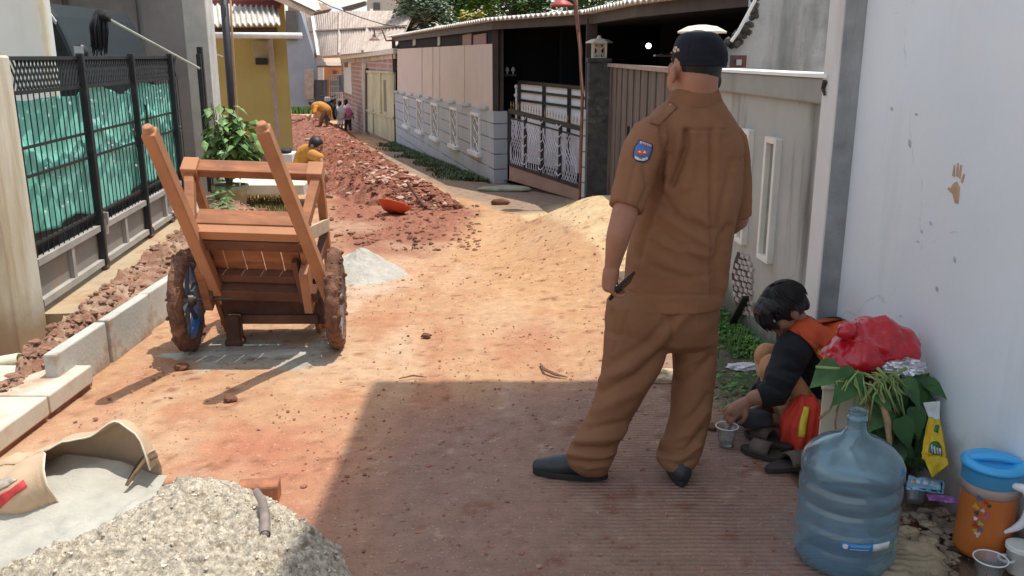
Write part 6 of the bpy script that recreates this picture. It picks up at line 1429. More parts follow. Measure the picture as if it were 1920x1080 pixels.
tag(cman, 'person squatting by the wall in a black long-sleeved shirt and orange vest', 'person'); eyes(hc2, f2, up2, .95, cman)
black_c = mat('black_shirt', (.010, .011, .015), rough=.9, var=.2, vs=8, bump=.3, bs=60, bd=.004)
s2 = MB(); s2.limb([PY(*p) for p in [(1500, 632, 3.76), (1532, 680, 3.78), (1542, 740, 3.76), (1520, 790, 3.70)]], [.105, .142, .138, .12], 24); s2.ball(PY(1562, 645, 3.84), (.125, .12, .125), 22, 14)
s2.tube([PY(1492, 650, 3.64), PY(1464, 706, 3.51), PY(1450, 738, 3.46), PY(1424, 744, 3.46)], [.078, .068, .062, .048], 20); s2.limb([PY(1492, 650, 3.64), PY(1480, 668, 3.58)], [.078, .075], 20)
s2.tube([PY(1498, 640, 3.9), PY(1458, 688, 3.9), PY(1436, 728, 3.8), PY(1424, 738, 3.72)], [.07, .06, .05, .042], 18); s2.limb([PY(1500, 632, 3.70), PY(1500, 632, 3.9)], [.085, .075], 18)
sm2 = fuse(s2, .007, 5); folds(sm2, [([(1470, 690), (1500, 700), (1520, 735)], -.010, 7), ([(1440, 720), (1470, 735)], -.008, 5), ([(1445, 705), (1480, 720)], .008, 7), ([(1490, 740), (1520, 750)], .008, 8), ([(1478, 660), (1500, 690)], -.006, 7)], .004, 5)
sh2 = MB().build('shirt', black_c, cman, me=sm2); v = getv(sm2) + np.array(wloc(cman)); T2 = (v.tolist(), [tuple(p.vertices) for p in sm2.polygons])
orv = mat('vest_orange', (.62, .09, .02), rough=.7, var=.12, vs=6, bump=.3, bs=40, bd=.004); yel_s = mat('reflective_yellow', (.75, .62, .06), rough=.4, var=.1)
vest = decal(T2, [(1474, 616), (1488, 604), (1510, 598), (1545, 590), (1580, 592), (1606, 630), (1608, 690), (1602, 730), (1575, 755), (1556, 720), (1540, 680), (1520, 650), (1500, 630)], .006, orv, 'vest', sh2, 8, 5)
vest.modifiers['t'].thickness = .006
decal(T2, [(1528, 652), (1545, 660), (1562, 664), (1562, 672), (1542, 669), (1530, 663)], .011, yel_s, 'reflective_stripe', sh2, 2, 4)
tan = mat('tan_shorts', (.42, .22, .10), rough=.85, var=.25, vs=9, bump=.3, bs=80, bd=.003, col2=(.55, .40, .26), c2s=12, c2lo=.5, c2hi=.62)
t2 = MB(); 
for lg_ in (legN, legF): t2.limb([PY(*p) for p in lg_[:3]], [.095, .082, .064], 18); t2.limb([PY(*lg_[2]), PY(*lg_[3])], [.064, .058], 16)
t2.limb([PY(1520, 792, 3.62), PY(1518, 790, 3.82)], [.115, .115], 18)
tm2 = fuse(t2, .007, 4); folds(tm2, [([(1470, 740), (1495, 760)], -.008, 6), ([(1445, 670), (1455, 700)], -.006, 5)], .004, 2); MB().build('trousers', tan, cman, me=tm2)
h2 = MB(); F2, S2_, U2 = frame(f2, up2)
def hq(a, b_, c_): return hc2 + S2_ * a + F2 * b_ + U2 * c_
h2.ball(hq(0, -.018, .030), (.086, .102, .092), 22, 16, (S2_, F2, U2)); h2.ball(hq(0, .035, .062), (.078, .065, .05), 16, 12, (S2_, F2, U2)); h2.ball(hq(0, .088, .052), (.066, .024, .046), 14, 10, (S2_, F2, U2)); h2.ball(hq(0, -.082, -.01), (.06, .03, .05), 14, 10, (S2_, F2, U2))
hm2 = fuse(h2, .006, 2); v = getv(hm2); n = getn(hm2); loc = v - np.array(hc2); a_ = loc @ np.array(U2); b_2 = loc @ np.array(F2)
st_ = vn(np.stack([loc @ np.array(S2_) * 60, b_2 * 60, a_ * 12], -1), 1, 4, 3); setv(hm2, v + n * (st_ * .006)[:, None]); MB().build('hair', hairm, cman, me=hm2)
rg = np.random.default_rng(12); hs = MB()
for k in range(150):
    a = rg.uniform(-1, 1); p = hq(a * .07, .085 + .02 * (1 - a * a) + rg.normal() * .006, .06); hs.tube([p, p + F2 * .012 - U2 * .035, p - U2 * (.065 + .03 * rg.random()) + F2 * .0 + S2_ * rg.normal() * .006], [.004, .0035, .001], 4)
hs.build('fringe', hairm, cman)['kind'] = 'stuff'
hs = MB()
for k in range(520):
    az = rg.uniform(0, 6.2832); t0 = rg.uniform(.1, 1.2); pts = []
    for j in range(5):
        th_ = t0 + j * .16; rr_ = 1.03 + .02 * rg.random(); az2 = az + .05 * j; pts.append(hq(.087 * rr_ * math.sin(th_) * math.cos(az2), -.018 + .104 * rr_ * math.sin(th_) * math.sin(az2), .030 + .094 * rr_ * math.cos(th_)))
    hs.tube(pts, [.0015, .0035, .0035, .003, .001], 4)
hs.build('hair_strands', hairm, cman)['kind'] = 'stuff'
v_, f_ = blob(tuple(PY(1412, 785, 3.52)), (.085, .07, .035), 3, .3, 2.2, 3); tag(MB().add(v_, f_).build('black_cloth', mat('cloth_black', (.02, .02, .022), rough=.95), smooth=True), 'black crumpled cloth under the hands of the squatting person', 'cloth')

# ---------------------------------------------------------- people farther down the lane
def small_person(label, hcp, hdir, torso, arms, legs, cols, hair_r=.1, voxel=.012, k=1., group=None, up=(0, 0, 1), extra=None):
    b_ = MB(); Hc = PY(*hcp); head(b_, Hc, hdir, up, k, neck=PY(*torso[0][:3]), nr=.05)
    b_.limb([PY(*t[:3]) for t in torso], [t[3] for t in torso], 14)
    for a in arms: b_.limb([PY(*p) for p in a], [.045 * k, .036 * k, .026 * k], 10); w_ = PY(*a[-1]); dd = w_ - PY(*a[-2]); hand(b_, w_, dd, (.3, .2, -1), k * .95, .6)
    for l in legs:
        b_.limb([PY(*p) for p in l], [.075 * k, .055 * k, .038 * k][:len(l)], 12); e = PY(*l[-1]); b_.limb([e, e + Vector((hdir[0], hdir[1], 0)).normalized() * .14 * k - Vector((0, 0, .01))], [.036 * k, .028 * k], 8)
    low = min(PY(*l[-1]).z for l in legs)
    P_ = MB().build('person', skin2, me=fuse(b_, voxel, 2), origin=(PY(*legs[0][-1]).x, PY(*legs[0][-1]).y, low)); tag(P_, label, 'person', group)
    s_ = MB(); s_.limb([PY(*t[:3]) for t in torso], [t[3] * 1.12 + (.03 if voxel > .015 else .01) for t in torso], 16)
    for a in arms: s_.limb([PY(*a[0]), PY(*a[0]).lerp(PY(*a[1]), 1.0)], [.07 * k, .06 * k], 12)
    MB().build('shirt', cols[0], P_, me=fuse(s_, voxel, 2))
    if cols[1]:
        q = MB()
        for l in legs: q.limb([PY(*l[0]), PY(*l[1])] + ([PY(*l[2])] if cols[3] else []), [.092 * k, .068 * k] + ([.05 * k] if cols[3] else []), 12)
        MB().build(cols[4], cols[1], P_, me=fuse(q, voxel, 2))
    F_, S_, U_2 = frame(hdir, up); h_ = MB(); h_.ball(Hc - F_ * .018 * k + U_2 * .026 * k, (.087 * k, .098 * k, .094 * k), 16, 12, (S_, F_, U_2))
    if extra: extra(h_, Hc, F_, U_2)
    MB().build('hair', cols[2], P_, me=fuse(h_, voxel, 2)); eyes(Hc, hdir, up, k, P_); return P_
or_sh = mat('shirt_amber', (.48, .22, .04), rough=.85, var=.2, vs=8); _b = None; brn = mat('trouser_brown', (.16, .09, .06), rough=.9, var=.2)
small_person('person in an amber shirt squatting beside the soil heap just past the cart, reaching down', (592, 274, 11.35), (.75, -.35, -.55), [(584, 283, 11.4, .08), (575, 292, 11.5, .12), (569, 312, 11.6, .12)],
             [[(586, 290, 11.25), (600, 296, 11.0), (606, 318, 10.9)], [(580, 288, 11.6), (598, 300, 11.4), (604, 322, 11.3)]], [[(572, 322, 11.4), (598, 330, 11.05), (604, 366, 11.0)], [(570, 322, 11.7), (592, 334, 11.5), (594, 362, 11.4)]], (or_sh, brn, hairm, True, 'trousers'), up=(.5, 0, .85))
Yw = 27.5
small_person('person in an amber shirt bending over the far end of the soil heap', (584, 196, Yw), (-.7, -.3, -.6), [(590, 199, Yw, .08), (601, 200, Yw, .12), (611, 206, Yw, .13)],
             [[(592, 201, Yw - .2), (590, 211, Yw - .3), (588, 222, Yw - .4)], [(592, 201, Yw + .2), (586, 210, Yw + .2), (580, 220, Yw)]], [[(609, 208, Yw - .1), (604, 222, Yw - .15), (600, 236, Yw)], [(612, 208, Yw + .15), (612, 222, Yw + .1), (614, 237, Yw)]], (or_sh, brn, hairm, True, 'trousers'), up=(-.6, 0, .8), voxel=.016)
Yg = 34.0; wsh = mat('white_cotton', (.88, .86, .86), rough=.9); pks = mat('pink_cotton', (.66, .16, .30), rough=.85)
def longh(h_, Hc, F_, U_2): h_.limb([Hc - F_ * .04, Hc - F_ * .06 - U_2 * .1], [.075, .05], 12)
small_person('child in white blouse and white skirt walking away down the lane, left of the pair', (637, 194, Yg), (.1, 1, -.1), [(638, 202, Yg, .09), (638, 210, Yg, .13), (638, 218, Yg, .13)],
             [[(632, 203, Yg), (630, 211, Yg), (629, 219, Yg - .1)], [(644, 203, Yg), (646, 210, Yg), (646, 217, Yg)]], [[(636, 222, Yg), (635, 232, Yg), (635, 243, Yg)], [(641, 222, Yg), (641, 232, Yg), (641, 243, Yg)]], (wsh, wsh, hairm, False, 'skirt'), k=.85, voxel=.016, extra=longh)
g2 = small_person('child with a pink backpack and dark trousers, right of the walking pair', (649, 191, Yg + .3), (.2, 1, -.1), [(651, 200, Yg + .3, .09), (652, 208, Yg + .3, .13), (652, 217, Yg + .3, .13)],
             [[(658, 202, Yg + .3), (661, 210, Yg + .3), (662, 218, Yg + .2)], [(646, 202, Yg + .3), (644, 210, Yg + .3), (644, 216, Yg + .3)]], [[(650, 220, Yg + .3), (649, 232, Yg + .3), (648, 243, Yg + .3)], [(655, 220, Yg + .3), (656, 232, Yg + .3), (657, 243, Yg + .3)]], (wsh, mat('dark_trousers', (.05, .04, .05)), hairm, True, 'trousers'), k=.9, voxel=.016, extra=longh)
bp = MB(); bp.ball(PY(653, 211, Yg + .08), (.15, .10, .20)); bp.ball(PY(653, 216, Yg + .02), (.11, .07, .10)); tag(MB().build('backpack', pks, me=fuse(bp, .016, 2)), 'pink backpack on the right-hand child walking away', 'backpack')
# parked motorbike
mk = G(622, 226); Ym = mk.y; mt = thing('motorbike', PY(622, 226, 33), 'small dark motorbike parked by the orange house, beyond the bending person', 'motorbike')
mo = PY(622, 226, 33); 
for dy, nm in ((-.55, 'wheel'), (.6, 'wheel')):
    w_ = MB().torus(mo + Vector((0, dy, .26)), .22, .05, 'X', 24, 8).build('wheel', mat('tyre', (0, 0, 0)), mt, smooth=True); MB().tube([mo + Vector((-.04, dy, .26)), mo + Vector((.04, dy, .26))], .16, 16).build('hub', mat('spoke_grey', (0, 0, 0)), w_)
bk2 = MB(); bk2.limb([mo + Vector((0, -.5, .62)), mo + Vector((0, -.2, .5)), mo + Vector((0, .2, .6)), mo + Vector((0, .6, .66))], [.10, .13, .14, .09], 12); MB().build('body', mat('bike_black', (.03, .03, .035), rough=.3), mt, me=fuse(bk2, .02, 2))
MB().tube([mo + Vector((-.3, -.45, .92)), mo + Vector((0, -.42, .86)), mo + Vector((.3, -.45, .92))], .018, 8).build('handlebar', black_iron, mt); MB().box(mo + Vector((0, -.55, .8)), (.2, .14, .16)).build('headlight', mat('lamp_grey', (.4, .4, .42), rough=.2), mt, bevel=.03); MB().box(mo + Vector((0, .25, .74)), (.2, .6, .07)).build('seat', black_iron, mt, bevel=.02)
# ============================================================= RIGHT FOREGROUND
# planter with cut vines, red bag and foil on top
def boxp(name, px0, px1, Yf, depth, ztop, m, par=None, z0=0):
    a, b_ = PY(px0, 800, Yf).x, PY(px1, 800, Yf).x; k_ = .375 * depth; return MB().hexa([(a, Yf, z0), (b_, Yf, z0), (b_ + k_, Yf + depth, z0), (a + k_, Yf + depth, z0), (a, Yf, ztop), (b_, Yf, ztop), (b_ + k_, Yf + depth, ztop), (a + k_, Yf + depth, ztop)]).build(name, m, par, bevel=.006)
plz = PY(1600, 700, 3.15)
planter = thing('planter', (PY(1610, 860, 3.2).x, 3.25, 0), 'cream block planter under the red bag, half hidden by cut leafy vines', 'planter')
boxp('block', 1536, 1690, 3.10, .22, .385, mat('cream_block', (.62, .55, .42), rough=.85, var=.12, vs=4, bump=.2, col2=(.45, .36, .26), c2s=3, c2lo=.56, c2hi=.75), planter)
boxp('rim', 1533, 1694, 3.09, .24, .40, mat('cream_block', (0, 0, 0)), planter, .386)
vine_m = leafm('vine_leaf', (.028, .085, .02), vs=6, col2=(.07, .17, .045), c2s=5, c2lo=.5, c2hi=.66)
vine = thing('cut_vines', (PY(1680, 870, 3.05).x, 3.05, 0), 'bundle of cut green vines with big heart-shaped leaves spilling over the cream planter', 'plant')
def bigleaf(mb, c, d, n, L, W):
    c = Vector(c); d = Vector(d).normalized(); n = Vector(n); n = (n - d * n.dot(d)).normalized(); s = d.cross(n); i = len(mb.v)
    prof = [(-.12, .0), (-.16, .22), (-.08, .40), (.10, .50), (.32, .46), (.55, .32), (.78, .15), (1.0, 0)]
    mid = [c + d * (t * L) - n * (.10 * L * t * t) for t in (-.02, .08, .2, .32, .45, .58, .78, 1.0)]
    for sgn in (-1, 1):
        i = len(mb.v)
        for (t, w_), m_ in zip(prof, mid): mb.v += [tuple(m_), tuple(c + d * (t * L) + s * (sgn * w_ * W) + n * (.10 * W * w_ * 2 - .10 * L * max(t, 0) ** 2 - .03 * L * (w_ > .3)))]
        for k in range(len(prof) - 1): q = (i + 2 * k, i + 2 * k + 1, i + 2 * k + 3, i + 2 * k + 2); mb.f.append(q if sgn > 0 else q[::-1])
rg = np.random.default_rng(77)
def L_(px, py, Y, dx, dy, size, n=(0, -.5, 1)):
    m_ = MB(); p = PY(px, py, Y); q = PY(px + dx, py + dy, Y - .04); bigleaf(m_, p, q - p, n, size, size * .82); return m_.build('leaf', vine_m, vine, smooth=True)
for a in ((1566, 690, 3.0, -40, 30, .125, (-.2, -.9, .8)), (1600, 705, 2.98, -26, 40, .14, (.3, -.9, .5)), (1556, 790, 3.05, 60, 60, .0001), (1655, 800, 3.0, 30, 60, .10), (1700, 715, 3.0, 22, 40, .11, (.5, -.8, .6)), (1715, 770, 3.0, 10, 50, .11, (.3, -.9, .3)), (1690, 790, 2.95, 20, 60, .11, (.2, -1, .3)), (1725, 735, 3.05, 20, 60, .10, (.6, -.7, .3)), (1640, 735, 2.98, 30, 30, .09), (1680, 840, 2.98, -10, 40, .10), (1560, 860, 3.05, 26, -16, .10), (1736, 820, 3.05, -20, 60, .12, (.4, -.9, .3)), (1660, 770, 3.0, -30, 36, .11)):
    if a[5] > .01: L_(*a)
for _ in range(130):
    px_ = rg.uniform(1625, 1745); py_ = rg.uniform(700, 850); L_(px_, py_, 3.12 + rg.uniform(-.06, .06), rg.uniform(-30, 34), rg.uniform(20, 60), rg.uniform(.05, .10), (rg.uniform(-.5, .6), -.9, rg.uniform(.1, .8)))
stm = mat('vine_stem', (.22, .30, .10), rough=.6, var=.2); sth = mat('vine_twig', (.38, .25, .14), rough=.8, var=.3, vs=20)
for pts, r_, m_ in (([(1640, 700, 3.0), (1652, 745, 2.97), (1664, 790, 2.94), (1668, 830, 2.94), (1662, 858, 2.95)], [.010, .010, .013, .009, .007], sth), ([(1530, 688, 3.0), (1580, 692, 3.0), (1640, 706, 3.0)], .006, stm), ([(1700, 690, 3.0), (1640, 720, 2.98), (1612, 760, 2.95)], .006, stm), ([(1640, 700, 3.0), (1690, 720, 3.0), (1722, 745, 3.0)], .007, stm),
                    ([(1570, 730, 3.02), (1556, 768, 3.03), (1536, 785, 3.04)], .005, sth), ([(1575, 740, 3.04), (1566, 790, 3.05), (1568, 835, 3.07)], .004, sth), ([(1632, 715, 3.0), (1628, 770, 3.0), (1630, 820, 3.0)], .006, sth), ([(1645, 690, 2.98), (1690, 735, 2.97), (1706, 742, 2.97)], .006, stm), ([(1600, 700, 3.0), (1604, 740, 2.98), (1598, 775, 2.98)], .005, stm), ([(1618, 700, 3.0), (1612, 750, 2.98), (1608, 785, 2.99)], .004, stm)):
    MB().tube([PY(*p) for p in pts], r_, 7).build('stem', m_, vine, smooth=True)
for _ in range(26):
    a_ = (rg.uniform(1590, 1690), rg.uniform(694, 716)); b_ = (a_[0] + rg.uniform(-50, 60), a_[1] + rg.uniform(20, 110)); m_ = ((a_[0] + b_[0]) / 2 + rg.uniform(-18, 18), (a_[1] + b_[1]) / 2 - 14); MB().tube([PY(*a_, 2.99), PY(*m_, 2.95), PY(*b_, 2.98)], rg.uniform(.0022, .0042), 6).build('stem', stm, vine, smooth=True)
# red bag
rbm = mat('red_plastic', (.46, .010, .022), rough=.24, var=.12, vs=4, bump=.3, bs=9, bd=.02, spec=.6, trans=.0, coat=.3)
rb_ = MB()
for a, r_ in (((1606, 667, 3.15), (.115, .10, .07)), ((1650, 650, 3.17), (.13, .10, .085)), ((1680, 655, 3.16), (.07, .08, .07)), ((1572, 682, 3.11), (.04, .05, .03)), ((1625, 628, 3.16), (.07, .05, .05)), ((1652, 618, 3.16), (.06, .04, .035))): rb_.ball(PY(*a), r_, 20, 14)
rb_.limb([PY(1610, 632, 3.14), PY(1592, 618, 3.12), PY(1580, 622, 3.1)], [.03, .018, .008], 12)
rbm_ = fuse(rb_, .007, 6); v = getv(rbm_); n = getn(rbm_); c = np.array(PY(1618, 622, 3.1)); d_ = v - c; ang = np.arctan2(d_[:, 2], d_[:, 0]); rr_ = np.linalg.norm(d_, axis=1)
wr_ = (1 - 2 * np.abs(vn(np.stack([ang * 5, rr_ * 5, v[:, 1] * 6], -1), 1, 9, 3))) * .007 * np.clip(1.3 - rr_ / .22, .3, 1) + .014 * (1 - 2 * np.abs(vn(v, 11, 3, 3))) + .006 * (1 - 2 * np.abs(vn(v, 22, 5, 2)))
setv(rbm_, v + n * wr_[:, None]); tag(MB().build('plastic_bag', rbm, me=rbm_), 'knotted red plastic bag resting on top of the planter against the wall', 'bag')
foil = mat('silver_foil', (.62, .63, .66), rough=.22, metal=.7, var=.3, vs=20, bump=.3)
v_, f_ = blob(tuple(PY(1690, 686, 3.08)), (.075, .06, .035), 6, .5, 3.4, 4); tag(MB().add(v_, f_).build('foil', foil), 'crumpled silver foil wrapper beside the red bag', 'wrapper')
# vest bundle with a yellow stripe
vb = MB(); nk = 120; lv = [(842, 1462, 1537, .075), (832, 1462, 1538, .085), (812, 1466, 1538, .09), (790, 1469, 1537, .085), (770, 1478, 1536, .075), (756, 1490, 1534, .055), (747, 1500, 1528, .03)]
for li, (py_, a_, b_, ry_) in enumerate(lv):
    c_, rx_, _, _ = ringp(py_, a_, b_, 3.45, ry_)
    for k in range(nk):
        a = 6.28318 * k / nk; f_ = 1 + .13 * math.sin(a * 6 + li * .35) * (1 - li / 9) + .07 * math.sin(a * 13 + 2 - li * .5) + .05 * math.sin(a * 3 + li); vb.v.append((c_.x + rx_ * f_ * math.cos(a), c_.y + ry_ * f_ * math.sin(a), max(c_.z + .012 * math.sin(a * 4 + li), .004)))
for li in range(len(lv) - 1):
    for k in range(nk): vb.f.append((li * nk + k, li * nk + (k + 1) % nk, (li + 1) * nk + (k + 1) % nk, (li + 1) * nk + k))
vb.f += [tuple(range(nk))[::-1], tuple((len(lv) - 1) * nk + k for k in range(nk))]
vbm = fuse(vb, .005, 3); v = getv(vbm); n = getn(vbm); v = v + n * (.008 * (1 - 2 * np.abs(vn(v * np.array((1, 1, .6)), 14, 8, 3))))[:, None]; v[:, 2] = np.maximum(v[:, 2], .004); setv(vbm, v)
vo = MB().build('vest_bundle', mat('vest_red_orange', (.60, .045, .02), rough=.7, var=.15, vs=6, bump=.3, bs=50, bd=.004), me=vbm, origin=tuple(G(1500, 840))); tag(vo, 'folded red-orange safety vest with a yellow stripe behind the squatting person', 'vest')
Tv = ((getv(vbm) + np.array(vo.location)).tolist(), [tuple(p.vertices) for p in vbm.polygons]); decal(Tv, [(1507, 762), (1517, 765), (1512, 795), (1508, 821), (1497, 818), (1500, 790)], .003, yel_s, 'reflective_stripe', vo, 3, 5)
# water jug
JC = Vector((PY(1592, 930, 2.58).x, 2.58, .002)); jm = mat('clear_blue_plastic', (.62, .86, 1.0), rough=.07, trans=.92, ior=1.45, var=0, bump=.08, bs=14, bd=.01)
jug = thing('water_jug', JC, 'large empty clear blue water jug standing open on the concrete', 'jug'); jr = .158
prof = [(.02, .012), (.10, .004), (.135, .0), (jr * .96, .012), (jr, .04), (jr, .075), (jr * .965, .085), (jr * .965, .095), (jr, .105), (jr, .145), (jr * .96, .155), (jr * .96, .166), (jr, .176), (jr, .212), (jr * .96, .222), (jr * .96, .233), (jr, .243), (jr, .275), (jr * .95, .288), (jr * .95, .296), (jr * 1.0, .312), (jr * 1.0, .345), (jr * .92, .372), (jr * .74, .400), (jr * .50, .422), (.045, .436), (.032, .452), (.029, .470), (.029, .488), (.031, .490), (.031, .496), (.028, .498), (.028, .512), (.030, .514), (.030, .520)]
jb = MB().lathe(JC, prof, 64, True, False).build('bottle', jm, jug, smooth=True); sd = jb.modifiers.new('t', 'SOLIDIFY'); sd.thickness = .0022
jl = MB()
def cylp(c, r, a0, a1, z0, z1, m, nm, par, n=18):
    mb = MB(); 
    for i in range(n + 1):
        a = a0 + (a1 - a0) * i / n
        for z in (z0, z1): mb.v.append((c.x + r * math.cos(a), c.y + r * math.sin(a), c.z + z))
    mb.f = [(2 * i, 2 * i + 1, 2 * i + 3, 2 * i + 2) for i in range(n)]; o = mb.build(nm, m, par, smooth=True); s_ = o.modifiers.new('t', 'SOLIDIFY'); s_.thickness = .0008; s_.offset = 0; return o
lbl = cylp(JC, jr + .0022, -2.02, -1.42, .118, .140, mat('label_blue', (.03, .22, .55), rough=.4), 'label', jug); cylp(JC, jr + .0024, -1.42, -1.02, .116, .140, mat('label_white', (.6, .68, .72), rough=.4, var=.2, vs=60), 'label', jug)
cylp(JC, jr + .0038, -1.86, -1.5, .1205, .1225, wht, 'label_line', lbl)
for k in range(9): cylp(JC, jr + .0038, -1.84 + k * .04, -1.82 + k * .04, .128, .134, mat('label_cyan', (.2, .5, .75)), 'letter', lbl, 2)
ac = -1.94; pc_ = JC + Vector((math.cos(ac) * (jr + .004), math.sin(ac) * (jr + .004), .129)); MB().torus((0, 0, 0), .006, .0018, 'X', 16, 6)
dq = MB(); nn_ = Vector((math.cos(ac), math.sin(ac), 0)); t_ = Vector((-nn_.y, nn_.x, 0)); dq.prism([pc_ + t_ * .0085 * math.cos(a) + Vector((0, 0, .0085 * math.sin(a))) for a in np.linspace(0, 5.9, 16)], nn_ * .0008); dq.build('label_logo', wht, lbl)
# pitcher
PC = Vector((PY(1843, 1000, 2.62).x, 2.62, .002)); pit = thing('pitcher', PC, 'tall plastic pitcher of orange drink with a bright blue lid and white handle', 'pitcher')
frost = mat('frosted_plastic', (.80, .62, .56), rough=.30, trans=.45, var=.05, bump=0, ior=1.3); oj = mat('orange_drink', (.50, .15, .035), rough=.25, var=.05, vs=3, bump=0, sss=.2)
pr_ = .087
MB().lathe(PC, [(.07, .0), (pr_ * .93, .006), (pr_ * 1.0, .02), (pr_ * .985, .12), (pr_ * .98, .222)], 48, True, True).build('drink', oj, pit, smooth=False)
MB().lathe(PC, [(pr_ * .985, .2235), (pr_ * .99, .25), (pr_ * 1.0, .275)], 48, True, False).build('jar_wall', frost, pit, smooth=True)
bl_ = mat('bright_blue_plastic', (.05, .40, .78), rough=.3, var=.08, vs=4, bump=.05, coat=.2)
MB().lathe(PC, [(pr_ * 1.0, .258), (pr_ * 1.04, .262), (pr_ * 1.04, .305), (pr_ * 1.0, .308)], 48, True, True).build('collar', mat('blue_translucent', (.06, .30, .55), rough=.35, trans=.2, bump=0), pit, smooth=False)
lid = MB().lathe(PC, [(pr_ * 1.0, .309), (pr_ * 1.12, .312), (pr_ * 1.12, .322), (pr_ * .95, .332), (pr_ * .80, .330), (pr_ * .60, .322), (.02, .320)], 48, True, True).build('lid', bl_, pit, smooth=True)
MB().limb([PC + Vector((-.06, .02, .328)), PC + Vector((0, 0, .338)), PC + Vector((.07, -.02, .330))], [.012, .014, .010], 12).build('lid_ridge', bl_, lid, smooth=True)
hd_ = mat('handle_white', (.72, .73, .76), rough=.35, var=.05, bump=0)
hp0 = [PC + Vector((.028, -.086, .280)), PC + Vector((.056, -.108, .272)), PC + Vector((.066, -.118, .22)), PC + Vector((.050, -.112, .16)), PC + Vector((.018, -.090, .12))]
MB().limb(hp0, [.012, .016, .016, .013, .006], 12, 6).build('handle', hd_, pit, smooth=True)
stk = [(.42, .03, .02), (.05, .12, .30), (.55, .35, .04), (.6, .45, .45), (.05, .05, .06), (.5, .1, .15), (.7, .7, .72), (.3, .4, .1)]
k = 0
for z, a in ((.215, -1.75), (.222, -1.98), (.192, -2.05), (.185, -1.80), (.170, -1.98), (.160, -1.72), (.150, -2.0), (.138, -1.82), (.128, -1.98), (.118, -1.78), (.108, -1.95), (.098, -1.85), (.205, -1.62), (.175, -1.60)):
    a -= .42
    c_ = PC + Vector((math.cos(a) * (pr_ + .0012), math.sin(a) * (pr_ + .0012), z)); nn_ = Vector((math.cos(a), math.sin(a), 0)); t_ = Vector((-nn_.y, nn_.x, 0)); rr2 = .0085 + .002 * (k % 3)
    pl_ = [c_ + t_ * rr2 * (.75 + .3 * math.sin(j * 2.1 + k)) * math.cos(j * .628) + Vector((0, 0, rr2 * (.75 + .3 * math.sin(j * 2.1 + k)) * math.sin(j * .628))) for j in range(10)]
    MB().prism(pl_, nn_ * .0012).build('flower_sticker', mat('sticker_%s' % ['red', 'blue', 'amber', 'pink', 'black', 'crimson', 'white', 'olive'][k % 8], stk[k % 8], rough=.5), pit); k += 1
# cups
clr = mat('clear_plastic', (.86, .88, .88), rough=.12, trans=.9, var=0, bump=0); water = mat('cup_water', (.55, .57, .56), rough=.1, trans=.7, var=0, bump=0)
def cup(px, py, r0, r1, h, label, tilt=None, fill=0, m=None, nm='plastic_cup', rimk=1.08):
    c = G(px, py); c = c + Vector((0, r0, .003)); t_ = thing(nm, c, label, 'cup'); M_ = tilt.to_3x3() if tilt else None
    o = MB().lathe(c, [(r0 * .9, 0), (r0, .004), (r1, h - .006), (r1 * rimk, h - .004), (r1 * rimk, h)], 32, True, False, M=M_).build('wall', m or clr, t_, smooth=True); s_ = o.modifiers.new('t', 'SOLIDIFY'); s_.thickness = .0014
    MB().torus(c + (M_ @ Vector((0, 0, h)) if M_ else Vector((0, 0, h))), r1 * rimk, .0022, 'Z', 36, 6).build('rim', mat('rim_white', (.78, .8, .8), rough=.3, var=0, bump=0), t_, smooth=True) if not M_ else None
    if fill: MB().lathe(c, [(r0 * .86, .003), (r0 + (r1 - r0) * fill * .9 - .003, h * fill)], 32).build('water', water, t_)
    return t_
cup(1364, 842, .031, .043, .088, 'clear plastic cup with a little water beside the bare feet of the squatting person', fill=.4)
cup(1722, 952, .028, .040, .075, 'clear plastic cup lying against the blue wrapper, partly behind the jug', tilt=Matrix.Rotation(R(-50), 4, 'X') @ Matrix.Rotation(R(20), 4, 'Y'))
cup(1862, 1100, .034, .046, .075, 'clear plastic cup at the bottom edge in front of the pitcher')
wc = cup(1918, 1085, .034, .040, .085, 'white cup with a pale lid in the bottom right corner', m=mat('cup_white', (.66, .68, .66), rough=.35, bump=0), nm='lidded_cup')
c = wc.location; MB().lathe(Vector(c), [(.040, .087), (.045, .088), (.045, .096), (.04, .098), (.01, .096)], 32, True, True).build('lid', mat('lid_cream', (.72, .76, .68), rough=.4, bump=0), wc, smooth=False)
MB().torus(Vector(c) + Vector((-.045, -.005, .05)), .022, .005, 'Z', 20, 8).build('handle', mat('cup_white', (0, 0, 0)), wc, smooth=True)
# pouch, wrappers
ypm = mat('pouch_yellow', (.72, .50, .02), rough=.35, var=.12, vs=8, bump=.5, bs=18, bd=.02, coat=.2)
def sheet(name, pts, Ys, m, label, cat, par=None, bulge=.012, seed=1, div=16):
    """crumpled thin packet from four measured corners"""
    q = [PY(a, b_, y) for (a, b_), y in zip(pts, Ys)]; mb = MB(); P_ = []
    for j in range(div + 1):
        for i in range(div + 1):
            u, v_ = i / div, j / div; p = q[0].lerp(q[1], u).lerp(q[3].lerp(q[2], u), v_); P_.append(p)
    P_ = np.array([tuple(p) for p in P_]); nn = (q[1] - q[0]).cross(q[3] - q[0]).normalized(); w_ = vn(P_, 22, seed, 3) * bulge + vn(P_, 60, seed + 1, 2) * bulge * .3
    front = P_ + np.outer(w_ + bulge * .5, np.array(nn)); mb.v = front.tolist(); W1 = div + 1
    mb.f = [(j * W1 + i, j * W1 + i + 1, (j + 1) * W1 + i + 1, (j + 1) * W1 + i) for j in range(div) for i in range(div)]
    o = mb.build(name, m, par, smooth=True); s_ = o.modifiers.new('t', 'SOLIDIFY'); s_.thickness = bulge * .4
    if label: tag(o, label, cat)
    return o, (front.tolist(), list(mb.f))
